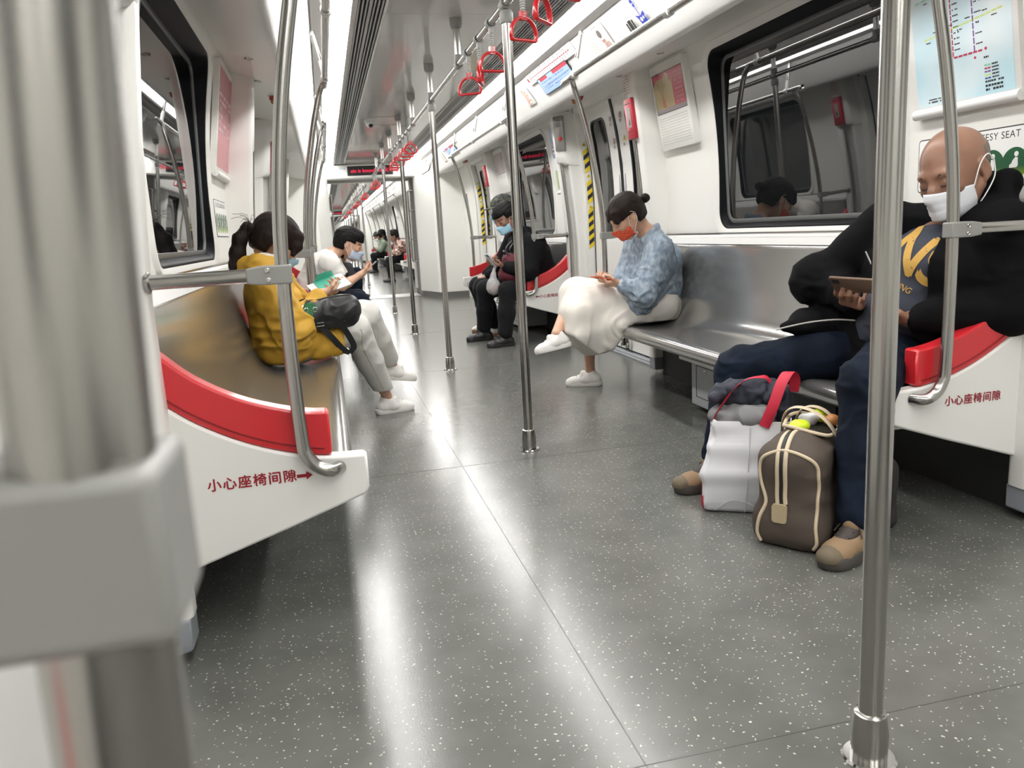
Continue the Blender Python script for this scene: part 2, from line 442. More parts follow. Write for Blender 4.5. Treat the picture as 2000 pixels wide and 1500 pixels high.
def kick(mb, s, yb, d):
    def loop(z, e):
        a = [(1.47, yb), (1.265+e, yb), (1.265+e, yb+d*.09), (1.325+e, yb+d*.12), (1.325+e, yb+d*.17), (1.47, yb+d*.17)]
        return [(s*x, y, z) for x, y in a]
    mb.rings([loop(.03, .015), loop(.036, .004), loop(.115, .003)])
def grabbar(s, yb, d, label):
    y = yb + d*.125
    t = thing('door_grab_rail', label, 'handrail', (s*1.25, y, .45), 'upright grab rails beside the doors')
    pts = [(s*(px_(z)+.012), y, z) for z in (.47, .6, .9, 1.1, 1.3, 1.5, 1.57)]
    m = MB(); m.tube(smoothline(pts, 3), .0155, 14); part('tube', m, STEEL, t)
    m = MB(); m.lathe((s*(px_(.46)+.012), y, .44), [(.0, 0), (.026, 0), (.026, .02), (.018, .045), (0, .045)], 16); m.box((min(s*1.26, s*1.33), y-.02, .42), (max(s*1.26, s*1.33), y+.02, .462)); part('socket', m, WHITE, t, bevel=.003)
for s in (-1, 1):
    wall = MB()
    for (a, b, D, Bn) in CARS:
        if s < 0 and a > 20: continue
        for yc in Bn: bench_wall(wall, s, yc)
        # plain lining where there is neither bench nor door
        spans = [(a, -2.76)] if a < 0 else [(a+.9, D[0]-.9)]
        spans.append((D[-1]+.9, b-.75))
        for u, v in spans:
            if v > u: wall.sheet([[(s*wx(z), y, z) for y in (u, v)] for z in (0, .5, 1, 1.3, 1.5, 1.75, 2.03)])
        for dc in D:                                            # lining over and beside each door
            for u, v in ((dc-.96, dc-.713), (dc+.713, dc+.96)): wall.sheet([[(s*(wx(z)+.005), y, z) for y in (u, v)] for z in (0, .5, 1, 1.3, 1.5, 1.75, 2.03)])
            wall.sheet([[(s*(wx(z)+.005), y, z) for y in (dc-.70, dc+.70)] for z in (1.955, 2.03)])
    wo = struct(part('wall_' + side[s], wall, WALLM, smooth=30))
    pil, kk = MB(), MB()
    for (a, b, D, Bn) in CARS:
        if s < 0 and a > 20: continue
        for yc in Bn:
            for d in (-1, 1): pillar(pil, s, yc + d*1.44, d); kick(kk, s, yc + d*1.44, d)
    struct(part('trim_%d' % n_, pil, WHITE, smooth=40)); n_ += 1
    struct(part('trim_%d' % n_, kk, KICK, smooth=40, bevel=.004)); n_ += 1
    # dark back of the space under the seats
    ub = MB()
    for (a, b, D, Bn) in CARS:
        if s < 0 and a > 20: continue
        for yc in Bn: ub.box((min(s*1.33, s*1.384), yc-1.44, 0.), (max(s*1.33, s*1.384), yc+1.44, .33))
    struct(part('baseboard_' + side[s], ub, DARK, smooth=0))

wi = 1
for (a, b, D, Bn) in CARS:
    for s in (1, -1):
        if s < 0 and a > 20: continue
        for yc in Bn: window(s, yc, wi); wi += 1

# ------------------------------------------------------------------ doors
TAPE = None
def hazard(mb_y, mb_k, M4, z0, z1, w_, pitch=.075):
    """yellow and black diagonal bands, alternating, along a strip"""
    k = 0; z = z0
    while z < z1 - .001:
        h = min(pitch/2, z1 - z)
        m = mb_y if k % 2 == 0 else mb_k
        m.add([M4 @ Vector(p) for p in ((0, z, 0), (w_, z + w_*.8, 0), (w_, z + h + w_*.8, 0), (0, z + h, 0))], [(0, 1, 2, 3)])
        z += h; k += 1
def door(s, yc, idx, detail=True):
    z1 = 1.955
    def X(z, e): return s*(wx(z) + e)
    root = MB(); zs = [.03, .5, .95, 1.2, 1.4, 1.6, 1.8, z1]
    n = 6
    for a, b in ((yc-.70, yc-.012), (yc+.012, yc+.70)):
        lo = [(a+.05), (b-.05)]
        wy0, wy1, wz0, wz1 = a+.15, b-.20 if a < yc else b-.15, .92, 1.86
        if a > yc: wy0 = a+.20
        out = rrectd(a, .03, b, z1, .004, n); hole = rrectd(wy0, wz0, wy1, wz1, .07, n)
        def L(q, e): return (X(q[1], e), q[0], q[1])
        # leaf skin as rings from the outline to the glazed opening
        def mixr(t): return [((1-t)*o[0] + t*h[0], (1-t)*o[1] + t*h[1]) for o, h in zip(out, hole)]
        root.rings([[L(q, .10) for q in out]] + [[L(q, .070) for q in mixr(t)] for t in (0, .25, .5, .75, 1.)] + [[L(q, .10) for q in hole]], True, False, False)
    d = struct(part('door_%d' % idx, root, WHITE, smooth=40))
    for a, b in ((yc-.70, yc-.012), (yc+.012, yc+.70)):
        wy0, wy1 = (a+.15, b-.20) if a < yc else (a+.20, b-.15)
        m = MB()
        def L(q, e): return (X(q[1], e), q[0], q[1])
        m.rings([[L(q, .069) for q in rrectd(wy0-.002, .918, wy1+.002, 1.862, .07, n)], [L(q, .066) for q in rrectd(wy0-.002, .918, wy1+.002, 1.862, .07, n)], [L(q, .066) for q in rrectd(wy0+.014, .934, wy1-.014, 1.846, .058, n)], [L(q, .11) for q in rrectd(wy0+.014, .934, wy1-.014, 1.846, .058, n)]], True, False, False)
        part('gasket', m, BLACK, d, smooth=50)
        m = MB(); m.sheet([[(X(z, .078), y, z) for y in (wy0, wy1)] for z in np.linspace(.92, 1.86, 6)]); part('pane', m, GLASS, d, smooth=60)
    m = MB(); m.rings([[(X(z, e), yc + q, z) for q, e in ((-.020, .08), (-.020, .062), (0, .054), (.020, .062), (.020, .08))] for z in zs]); part('rubber_seal', m, BLACK, d)
    m = MB()
    for q in (-.712, .697): m.rings([[(X(z, e), yc + q + o, z) for o, e in ((0, .09), (0, .066), (.015, .066), (.015, .09))] for z in zs])
    part('edge_seal', m, BLACK, d)
    m = MB(); m.box((min(s*1.372, s*1.50), yc-.72, 0), (max(s*1.372, s*1.50), yc+.72, .012)); m.box((min(s*1.385, s*1.40), yc-.72, .012), (max(s*1.385, s*1.40), yc+.72, .03)); part('sill', m, GREYM, d, smooth=0, bevel=.003)
    m = MB()
    for q in (-.713, .713): m.sheet([[(X(z, e), yc + q, z) for e in (.0, .10)] for z in [0] + zs])
    m.sheet([[(X(z1, e), yc + q, z1) for e in (.0, .10)] for q in (-.713, .713)]); part('reveal', m, WHITE, d)
    if detail:
        m = MB()
        for q in (-.075, .055): m.box((min(s*1.425, s*1.46), yc+q-.018, .055), (max(s*1.425, s*1.46), yc+q+.018, .12)); m.tube([(s*1.42, yc+q, .05), (s*1.42, yc+q, .09)], .007, 8)
        part('latch', m, CHROME, d, bevel=.003)
        m = MB()
        for q in (-.06, .06): m.box((min(X(1.35, .062), X(1.35, .08)), yc+q-.006, 1.22), (max(X(1.35, .062), X(1.35, .08)), yc+q+.006, 1.40))
        part('finger_grip', m, GREYM, d)
        # round prohibition and triangular warning stickers beside the seam
        ri, bl, yl = MB(), MB(), MB()
        for q in (-.135, .075):
            for zc, kind in ((1.83, 0), (1.66, 1)):
                M4 = frame((X(zc, .0665), yc+q, zc), (0, -s, 0), (0, 0, 1)) if True else None
                if kind == 1 and q < 0:
                    yl.add([M4 @ Vector(p) for p in ((-.028, -.024, 0), (.028, -.024, 0), (0, .028, 0))], [(0, 1, 2)])
                    bl.add([M4 @ Vector(p) for p in ((-.004, -.012, .0006), (.004, -.012, .0006), (.003, .012, .0006), (-.003, .012, .0006))], [(0, 1, 2, 3)])
                else:
                    r = [[M4 @ Vector((cos(tau*k/20)*rr, sin(tau*k/20)*rr, 0)) for k in range(20)] for rr in (.030, .024)]
                    ri.rings(r, True, False, False)
                    if kind: ri.add([M4 @ Vector(p) for p in ((-.019, .016, .0005), (-.016, .019, .0005), (.019, -.016, .0005), (.016, -.019, .0005))], [(0, 1, 2, 3)])
                    bl.add([M4 @ Vector(p) for p in ((-.006, -.016, .0003), (.006, -.016, .0003), (.006, .016, .0003), (-.006, .016, .0003))], [(0, 1, 2, 3)])
                for i in range(2): bl.add([M4 @ Vector(p) for p in ((-.018+.004*i, -.046-.012*i, 0), (.018-.004*i, -.046-.012*i, 0), (.018-.004*i, -.040-.012*i, 0), (-.018+.004*i, -.040-.012*i, 0))], [(0, 1, 2, 3)])
        part('prohibition_sign', ri, TEXTRED, d, smooth=0); part('sticker_print', bl, TEXTBLK, d, smooth=0); part('warning_sign', yl, YEL, d, smooth=0)
    # hazard tape and small warning triangles on the door reveal
    my, mk, mt = MB(), MB(), MB()
    e = 1 if s > 0 else -1; yy = yc + e*.7115; flip = -e
    for z0, z1_ in ((.82, 1.12), (1.20, 1.38), (1.46, 1.64)):
        k = 0; z = z0
        while z < z1_ - .001:
            h = .037
            (my if k % 2 == 0 else mk).add([(X(z + .03, .016), yy, z), (X(z + .03, .062), yy, z + .035), (X(z + .03, .062), yy, z + h + .035), (X(z + .03, .016), yy, z + h)], [(0, 1, 2, 3)])
            z += h; k += 1
        zt = z1_ + .062; mt.add([(X(zt, .020), yy, zt - .012), (X(zt, .058), yy, zt - .012), (X(zt, .039), yy, zt + .022)], [(0, 1, 2)])
        mk.add([(X(zt, .036), yy - e*.0006, zt - .006), (X(zt, .042), yy - e*.0006, zt - .006), (X(zt, .041), yy - e*.0006, zt + .008), (X(zt, .037), yy - e*.0006, zt + .008)], [(0, 1, 2, 3)])
    part('hazard_tape', my, YEL, d, smooth=0); part('hazard_tape', mk, TEXTBLK, d, smooth=0); part('warning_sign', mt, YEL, d, smooth=0)
    return d
di = 1
for (a, b, D, Bn) in CARS:
    for s in (1, -1):
        if s < 0 and a > 20: continue
        for yc in D: door(s, yc, di, yc < 12); di += 1

# ------------------------------------------------------------------ car ends and gangways
def car_end(y, d, idx):
    """end wall with bevelled gangway portal; d = +1 when the gangway lies beyond y"""
    m = MB()
    for s in (-1, 1):
        if s < 0 and y > 40: continue
        pl = [(1.45, y-d*.75), (.94, y-d*.75), (.90, y-d*.72), (.74, y-d*.12), (.70, y-d*.05), (.70, y+d*.10), (1.45, y+d*.10)]
        m.prism([(s*x, yy) for x, yy in pl], 'z', .085, 2.23)
    m.box((-.71, min(y-d*.08, y+d*.1), 1.975), (.71, max(y-d*.08, y+d*.1), 2.25))
    w_ = part('wall_end' if idx == 1 else 'wall_end_%d' % idx, m, WHITE, smooth=30, bevel=.012, seg=3); struct(w_)
    m = MB()
    for s in (-1, 1):
        if s < 0 and y > 40: continue
        pl = [(1.45, y-d*.745), (.945, y-d*.745), (.905, y-d*.715), (.745, y-d*.12), (.72, y-d*.05), (.72, y+d*.10), (1.45, y+d*.10)]
        m.prism([(s*x, yy) for x, yy in pl], 'z', 0, .085)
    b_ = part('baseboard_end_%d' % idx, m, SKIRT, smooth=30); struct(b_)
car_end(13.45, 1, 1); car_end(14.35, -1, 2); car_end(34.2, 1, 3); car_end(35.1, -1, 4)
m = MB()                                        # folded bellows of the gangway
for (y0, y1) in ((13.55, 14.25), (34.3, 35.0)):
    for k in range(8):
        ya, yb, yc_ = y0 + (y1-y0)*k/8, y0 + (y1-y0)*(k+.5)/8, y0 + (y1-y0)*(k+1)/8
        def lp(y, e): return [(x*(.73+e)/.73 if abs(x) > .1 else x, y, z) for x, z in ((-.73, 0), (-.73, 2.02+e), (.73, 2.02+e), (.73, 0))]
        m.rings([lp(ya, 0), lp(yb, .04), lp(yc_, 0)], False, False, False)
struct(part('trim_%d' % n_, m, mat('bellows_grey', (.30, .30, .29), .6))); n_ += 1
m = MB(); m.box((-1.46, -3.06, 0), (1.46, -3.0, 2.3)); struct(part('wall_rear', m, WALLM, smooth=0))
m = MB(); m.box((-1.46, 55, 0), (1.46, 55.06, 2.3)); struct(part('wall_end_5', m, WALLM, smooth=0))
# ================================================================== benches, partitions, handrails
SEAT = [(1.325, .915), (1.318, .90), (1.306, .885), (1.298, .86), (1.282, .76), (1.262, .64), (1.238, .54), (1.205, .462), (1.15, .422), (1.08, .411), (.98, .413), (.90, .421), (.862, .424), (.840, .418), (.829, .403), (.828, .385), (.836, .366), (.852, .352), (.87, .347)]
def bench(s, yc, label, group='steel benches along the walls'):
    t = thing('bench', label, 'bench', (s*1.08, yc, .0), group)
    m = MB(); prof = smoothline([(x, 0, z) for x, z in SEAT], 3)
    ys = [yc-1.39, yc-1.385, yc-.5, yc+.5, yc+1.385, yc+1.39]
    g = [[(s*p.x, y, p.z) for p in prof] for y in ys]
    m.sheet(g)
    o = [(s*p.x, yc+1.39, p.z) for p in prof]; i_ = [(s*min(p.x+.03, 1.37), yc+1.39, max(p.z-.03, .33)) for p in prof]
    for y in (yc-1.39, yc+1.39):
        a = [(x, y, z) for x, _, z in o]; b = [(x, y, z) for x, _, z in i_]
        m.rings([a, b], False, False, False)
    part('seat_shell', m, STEELX, t, smooth=50)
    m = MB(); m.prism([(s*x, z) for x, z in [(.875, .345), (1.36, .345), (1.36, .385), (.875, .385)]], 'y', yc-1.38, yc+1.38); part('seat_frame', m, GREYM, t)
    m = MB(); m.prism([(s*x, z) for x, z in [(1.300, .884), (1.325, .893), (1.384, .900), (1.384, .93), (1.372, .934), (1.36, .922), (1.315, .917)]], 'y', yc-1.44, yc+1.44); part('ledge', m, WHITE2, t, smooth=25)
    m = MB(); m.box((min(s*1.368, s*1.40), yc-1.44, .938), (max(s*1.368, s*1.40), yc+1.44, .944)); part('ledge_trim', m, STEEL, t)
    m = MB(); m.box((min(s*1.035, s*1.37), yc-.45, .035), (max(s*1.035, s*1.37), yc+.40, .30)); bx = part('equipment_box', m, GREYM, t, bevel=.006)
    m = MB(); m.box((min(s*.985, s*1.37), yc-.50, .28), (max(s*.985, s*1.37), yc+.45, .345)); part('box_top', m, WHITE, t, bevel=.005)
    m = MB(); x = s*1.033
    for (ya, yb, za, zb) in ((yc-.40, yc+.34, .085, .088), (yc-.40, yc+.34, .255, .258), (yc-.40, yc-.397, .085, .258), (yc+.337, yc+.34, .085, .258)): m.box((min(x, x+s*.004), ya, za), (max(x, x+s*.004), yb, zb))
    part('hatch_line', m, DARK, bx, smooth=0)
    m = MB(); m.lathe((s*1.036, yc+.24, .235), [(0, 0), (.014, 0), (.014, .005), (.009, .006), (.009, .002), (.0, .002)], 16, (-s, 0, 0)); part('lock', m, CHROME, bx)
    return t
CLX, CLZ = .945, .955
def partition(s, yc, e, label, detail=True, group='white seat-end panels'):
    """end panel of a bench centred at yc; e = -1 near end, +1 far end"""
    y0 = yc + e*1.44; ya, yb = (y0 - .028, y0 + .022)
    t = thing('seat_partition', label, 'partition', (s*1.05, y0, .25), group)
    top = smoothline([(1.275, 0, .655), (1.20, 0, .597), (1.10, 0, .541), (1.0, 0, .503), (.90, 0, .481), (.80, 0, .476)], 4)
    poly = [(s*p.x, p.z) for p in top] + [(s*.795, .470), (s*.795, .385), (s*.805, .366), (s*1.0, .300), (s*1.275, .212)]
    m = MB(); m.prism(poly, 'y', ya, yb); p = part('panel', m, WHITE, t, smooth=25, bevel=.010, seg=3)
    arm = smoothline([(1.275, 0, .785), (1.20, 0, .715), (1.10, 0, .655), (1.0, 0, .618), (.93, 0, .602), (.885, 0, .598)], 4)
    low = [q for q in top if q.x > .885]
    poly = [(s*q.x, q.z) for q in arm] + [(s*.882, .592), (s*.882, .484)] + [(s*q.x, q.z+.001) for q in reversed(low)]
    m = MB(); m.prism(poly, 'y', ya+.004, yb+.012*(-e) if e < 0 else yb-.004); r = part('armrest', m, RED, t, smooth=25, bevel=.009, seg=3)
    m = MB(); gl = [q for q in top if q.x > .884]
    m.rings([[(s*q.x, ya+.002, q.z+o) for q in gl] for o in (.018, .0205)], False, False, False) if False else None
    y_s = (ya + .003) if e < 0 else (yb - .003)
    m.tube([(s*q.x, y_s, q.z+.021) for q in gl], .0022, 6); part('groove', m, mat('groove_red', (.22, .006, .01), .5) if 'groove_red' not in MATS else MATS['groove_red'], r)
    if detail and e < 0:
        # printed warning with an arrow towards the aisle
        tilt = .085 * -s
        f0 = frame((s*1.02, ya-.0012, .432), (1, 0, 0), (0, 0, 1))
        if s < 0:
            text('lettering', '小心座椅间隙', .0345, TEXTRED, frame((-1.196, ya-.0012, .4365), (1, 0, .005), (0, 0, 1)), p, bold=.0008, space=1.14)
            ax = -.895+.0; cx = -.945
            A = [(cx-.032, -.0045), (cx-.008, -.0045), (cx-.008, -.0115), (cx+.008, 0), (cx-.008, .0115), (cx-.008, .0045), (cx-.032, .0045)]
        else:
            text('lettering', '小心座椅间隙', .0335, TEXTRED, frame((.985, ya-.0012, .425), (1, 0, .0), (0, 0, 1)), p, bold=.0007, space=1.10)
            cx = .955 if yc > 5 else .942
            A = [(cx+.032, -.0045), (cx+.008, -.0045), (cx+.008, -.0115), (cx-.008, 0), (cx+.008, .0115), (cx+.008, .0045), (cx+.032, .0045)]
        zz = .4365 if s < 0 else .425
        m = MB(); m.add([(x, ya-.0016, zz + z) for x, z in A], [tuple(range(7))])
        if s < 0 or yc > 5: part('arrow', m, TEXTRED, p, smooth=0)
    return t
def handrail(s, yc, label, near=True, far=True, dx=0., detail=True, group='curved handrails over the benches'):
    """rail over a bench, bent down at each end to the seat partition"""
    t = thing('seat_handrail', label, 'handrail', (s*(.9), yc, .43), group)
    R = .0175
    up = [(.952, .54), (.956, .70), (.955, .90), (.950, 1.05), (.936, 1.2), (.910, 1.38), (.876, 1.55), (.836, 1.72), (.795, 1.86), (.770, 1.925)]
    ends = ([-1] if near else []) + ([1] if far else [])
    m = MB()
    def leg(e):
        y = yc + e*1.50; y0 = yc + e*1.462
        p = [(.865, y0, .447), (.890, y - e*.004, .449), (.925, y, .468), (.945, y, .50)] + [(x, y, z) for x, z in up[:-1]]
        return [(s*(x - dx), yy, z) for x, yy, z in p]
    def corner(e):
        y = yc + e*1.50
        return [(s*.778, y - e*.012, 1.905), (s*.762, y - e*.04, 1.936), (s*.752, y - e*.09, 1.945)]
    path = []
    if near: path += leg(-1) + corner(-1)
    else: path += [(s*.75, yc - .9, 1.945)]
    if far: path += list(reversed(corner(1))) + list(reversed(leg(1)))
    else: path += [(s*.75, yc + .9, 1.945)]
    m.tube(smoothline(path, 5), R, 16); tb = part('tube', m, STEEL, t, smooth=60)
    for e in ends:
        y = yc + e*1.50; q = leg(e)[0]
        m = MB(); m.lathe((q[0]-s*.004, yc + e*1.452, .447), [(0, 0), (.030, 0), (.030, .006), (.022, .010), (0, .010)], 18, (0, e, 0)); part('flange', m, STEEL, t)
        cx = CLX + .008 - dx
        # cast clamp with two bolts and the arm rail to the pillar
        pl = [(s*(cx-.0205), .0228), (s*(cx+.050), .0228), (s*(cx+.084), .018), (s*(cx+.084), -.018), (s*(cx+.050), -.0228), (s*(cx-.0205), -.0228)]
        m = MB(); m.prism([(x, CLZ+z) for x, z in pl], 'y', y-(.0235 if e < 0 else .019), y+(.019 if e < 0 else .0235)); c = part('clamp', m, CLAMP, t, smooth=25, bevel=.004, seg=3)
        m = MB()
        for dz in (-.0115, .0115): m.lathe((s*(cx+.034), y + e*.0225, CLZ+dz), [(0, 0), (.0062, 0), (.0062, .003), (.0045, .0045), (.003, .0028), (0, .0028)], 12, (0, e, 0))
        part('bolt', m, CHROME, c)
        xw = px_(CLZ)
        m = MB(); m.tube([(s*(cx+.08), y, CLZ), (s*(xw+.01) , y, CLZ)] if e < 0 else [(s*(cx+.08), y, CLZ), (s*(xw+.01), y, CLZ)], R, 16); part('arm_rail', m, STEEL, t)
        m = MB(); m.lathe((s*(xw+.004), y, CLZ), [(0, 0), (.026, 0), (.026, .008), (.02, .011), (0, .011)], 18, (-s, 0, 0)); part('arm_flange', m, STEEL, t)
    if near and far:
        for k, y in enumerate((yc-1.38, yc, yc+1.38)):
            m = MB(); m.tube([(s*.752, y, 1.955), (s*.765, y, 2.02)], .015, 10); m.tube([(s*.762, y, 2.0), (s*.808, y, 2.205)], .0125, 12)
            m.lathe((s*.75, y-.022, 1.945), [(.0, 0), (.0235, 0), (.0235, .044), (0, .044)], 16, (0, 1, 0))
            b = part('bracket', m, WHITE2, t)
            m = MB(); m.tube([(s*.771, y-.004, 2.04), (s*.800, y-.004, 2.17)], .0135, 12); part('bracket_sleeve', m, STEEL, b)
    return t
P0 = None
bench(1, 3.49, 'brushed steel bench under the right window where the denim jacket woman sits')
bench(-1, 3.49, 'brushed steel bench on the left where the person in yellow sits')
bench(1, 8.29, 'brushed steel bench beyond the right door behind the people in black')
bench(-1, 8.29, 'brushed steel bench on the left behind the white shirt man')
partition(1, 3.49, -1, 'white seat-end panel with red armrest beside the bald man')
partition(1, 3.49, 1, 'white seat-end panel behind the woman in the long white skirt')
partition(1, 8.29, -1, 'white seat-end panel with red armrest and arrow beside the people in black')
partition(1, 8.29, 1, 'white seat-end panel with red armrest beyond the people in black')
partition(-1, 3.49, -1, 'white seat-end panel with red armrest and arrow, closest on the left')
partition(-1, 3.49, 1, 'white seat-end panel beyond the person in yellow on the left')
partition(-1, 8.29, -1, 'white seat-end panel beside the white shirt man on the left')
partition(-1, 8.29, 1, 'white seat-end panel at the far end of the white shirt man\'s bench')
handrail(1, 3.49, 'curved steel handrail over the right bench, its near leg before the bald man')
handrail(1, 8.29, 'curved steel handrail over the bench of the people in black')
handrail(-1, 3.49, 'curved steel handrail over the left bench, its near leg before the person in yellow')
handrail(-1, 8.29, 'curved steel handrail over the bench of the white shirt man')
handrail(-1, -1.285, 'blurred steel handrail with grey clamp filling the left edge of the photo', near=False, dx=.0377)
partition(-1, -1.295, 1, 'white seat-end panel low at the left edge beside the blurred handrail')
grabbar(1, 4.93, 1, 'upright grab rail on the pillar behind the denim jacket woman')
grabbar(1, 6.85, -1, 'upright grab rail in the pillar recess between the two right benches')
grabbar(1, 11.60, -1, 'upright grab rail by the farther striped right door')
grabbar(-1, 4.93, 1, 'upright grab rail on the left pillar behind the person in yellow')
grabbar(-1, 6.85, -1, 'upright grab rail on the left under the red box pillar')

# ------------------------------------------------------------------ centre rail, posts, poles
def centre_rail(y0, y1, posts, label):
    t = thing('overhead_rail', label, 'handrail', (0, (y0+y1)/2, 1.95), 'overhead rails')
    m = MB(); m.tube([(0, y0, 1.972), (0, y1, 1.972)], .017, 16); part('rail', m, STEEL, t)
    for y in posts:
        m = MB(); m.tube([(0, y, 1.972), (0, y, 2.20)], .019, 16); p = part('post', m, STEEL, t)
        m = MB(); m.lathe((0, y, 2.22), [(0, 0), (.036, 0), (.036, .035), (.030, .052), (.022, .058), (0, .058)], 20, (0, 0, -1)); part('ceiling_socket', m, SOCK, p)
        m = MB(); m.lathe((0, y-.032, 1.972), [(0, 0), (.0235, 0), (.0235, .064), (0, .064)], 16, (0, 1, 0)); m.lathe((0, y, 1.972), [(0, 0), (.024, 0), (.024, .052), (0, .052)], 16); part('tee', m, CLAMP, p)
    return t
centre_rail(-.6, 12.9, [1.09, 2.29, 3.49, 4.69, 5.89, 7.09, 8.29, 9.49, 10.69, 11.89], 'steel overhead rail with ceiling posts in the near car')
centre_rail(15.0, 33.8, [15.9 + 1.2*k for k in range(15)], 'steel overhead rail seen through the gangway')
centre_rail(35.6, 54, [36.7 + 2.4*k for k in range(8)], 'steel overhead rail in the farthest car')
def pole(x, y, label):
    t = thing('grab_pole', label, 'pole', (x, y, 0), 'upright grab poles down the aisle')
    m = MB(); m.tube([(x, y, .02), (x, y, 1.944)], .0215, 24); part('tube', m, STEEL, t)
    m = MB(); m.lathe((x, y, 0), [(0, 0), (.050, 0), (.050, .004), (.046, .008), (.0, .008)], 28); part('floor_flange', m, CHROME, t)
    m = MB(); m.lathe((x, y, .006), [(0, 0), (.033, 0), (.033, .012), (.034, .05), (.029, .092), (.023, .096), (0, .096)], 24); part('floor_sleeve', m, STEEL, t)
    m = MB(); m.lathe((x, y, 1.895), [(0, 0), (.027, 0), (.029, .012), (.029, .042), (.024, .0525), (0, .0525)], 20); part('top_clamp', m, CLAMP, t)
    return t
pole(.067, 1.153, 'tallest steel pole, in front of the bald man')
pole(.003, 3.49, 'steel pole in the aisle in front of the denim jacket woman')
pp = pole(0, 5.891, 'steel pole in the aisle, second beyond the denim jacket woman')
for y, l in ((8.299, 'steel pole in the aisle between the white shirt man and the gangway, nearer one'), (10.731, 'steel pole in the aisle, last one before the gangway'),
             (17.1, 'steel pole just beyond the gangway, first in the second car'), (19.5, 'steel pole beyond the gangway, second in the second car'), (21.9, 'small steel pole beyond the gangway, third in the second car'),
             (24.3, 'small steel pole beyond the gangway, fourth in the second car'), (26.7, 'tiny steel pole beyond the gangway, fifth in the second car'), (29.1, 'tiny steel pole beyond the gangway, sixth in the second car'), (31.5, 'tiny steel pole, last in the second car')):
    dup(pp, (-.0, y-5.891, 0), l)

# ------------------------------------------------------------------ strap handles
def strap(y, rot, label, group):
    t = thing('strap_handle', label, 'strap handle', (0, y, 1.755), group)
    def Rz(p):
        x, z, w_ = p; return (x*cos(rot) - w_*sin(rot), y + x*sin(rot) + w_*cos(rot), z)
    m = MB()
    for q in (-.012, .012):
        m.tube([(sin(tau*k/20)*.0215, y + q, 1.972 + cos(tau*k/20)*.0215) for k in range(20)], .0045, 8, loop=True)
    m.box((-.010, y-.014, 1.925), (.010, y+.014, 1.953)); part('loop', m, MATS['clip_grey'], t, bevel=.003)
    m = MB(); tp = []
    prof = []
    for k in range(9):
        z = .002 + k*.0095; prof += [(.0075, z), (.0118, z+.0022), (.0118, z+.0056), (.0075, z+.0078)]
    m.lathe((0, y, 1.842), [(0, 0)] + prof + [(.0, .088)], 12); part('spring_cord', m, MATS['cord_grey'], t, smooth=50)
    # D-shaped ring: flat bar below, arch above
    pts = [(-.058, 1.768), (-.050, 1.760), (0, 1.760), (.050, 1.760), (.058, 1.768), (.060, 1.785), (.052, 1.812), (.030, 1.836), (0, 1.843), (-.030, 1.836), (-.052, 1.812), (-.060, 1.785)]
    path = [Vector(Rz((x, z, 0))) for x, z in pts]
    n = len(path); dense = []
    for i in range(n):
        for k in range(4):
            u = k/4; a, b, c, d = path[i-1], path[i], path[(i+1) % n], path[(i+2) % n]
            dense.append(.5*((2*b) + (c-a)*u + (2*a-5*b+4*c-d)*u*u + (3*b-a-3*c+d)*u**3))
    m = MB(); m.tube(dense, .0085, 12, loop=True, flat=(1.35, .85, (cos(rot+pi/2), sin(rot+pi/2), 0)))
    m.obox((0, y, 1.852), (cos(rot), sin(rot), 0), (-sin(rot), cos(rot), 0), (0, 0, 1), (.013, .010, .017)); part('ring', m, STRAPRED, t, smooth=60)
    return t
mat('clip_grey', (.45, .45, .44), .35); mat('cord_grey', (.46, .46, .44), .5)
S1 = strap(3.79, .1, 'red strap handle just beyond the pole nearest the denim jacket woman', 'red strap handles over the first benches')
strap(3.20, .35, 'red strap handle close before the pole, large at the top', 'red strap handles over the first benches')
strap(2.92, .85, 'red strap handle turned sideways at the top edge of the photo', 'red strap handles over the first benches')
strap(2.63, .5, 'red strap handle cut by the top edge, only its base in view', 'red strap handles over the first benches')
strap(4.09, 1.25, 'red strap handle seen edge-on behind the largest far-side ring', 'red strap handles over the first benches')
strap(4.39, -.45, 'red strap handle, leftmost of the three beyond the near pole', 'red strap handles over the first benches')
ords = ['first', 'second', 'third', 'fourth', 'fifth', 'sixth', 'seventh', 'eighth', 'ninth', 'tenth', 'eleventh', 'twelfth']
random.seed(3)
for i, y in enumerate((7.42, 7.72, 8.02, 8.58, 8.88, 9.18)):
    strap(y, random.uniform(-.9, .9), 'red strap handle over the second benches, %s counting away from the camera' % ords[i], 'red strap handles over the second benches')
protos = [o for o in COL.objects if o.name.startswith('strap_handle') and not o.parent]
for i, y in enumerate((12.15, 12.42, 12.69)):
    o = protos[6+i]; dup(o, (0, y - o.location.y, 0), 'red strap handle hanging by the red display, %s of that cluster' % ords[i], group='red strap handles by the gangway')
for i, y in enumerate((15.35, 15.65, 15.95, 18.6, 18.9, 19.2, 19.8, 20.1, 20.4)):
    o = protos[6 + i % 6]; dup(o, (0, y - o.location.y, 0), 'small red strap handle beyond the gangway, %s from the gangway' % ords[i], group='red strap handles beyond the gangway')
for i, y in enumerate((23.4, 23.7, 24.0, 24.6, 24.9, 25.2, 28.2, 28.5, 28.8, 29.4, 29.7, 30.0)):
    o = protos[6 + i % 6]; dup(o, (0, y - o.location.y, 0), 'tiny red strap handle far down the second car, %s of the far row' % ords[i], group='red strap handles far down the train')

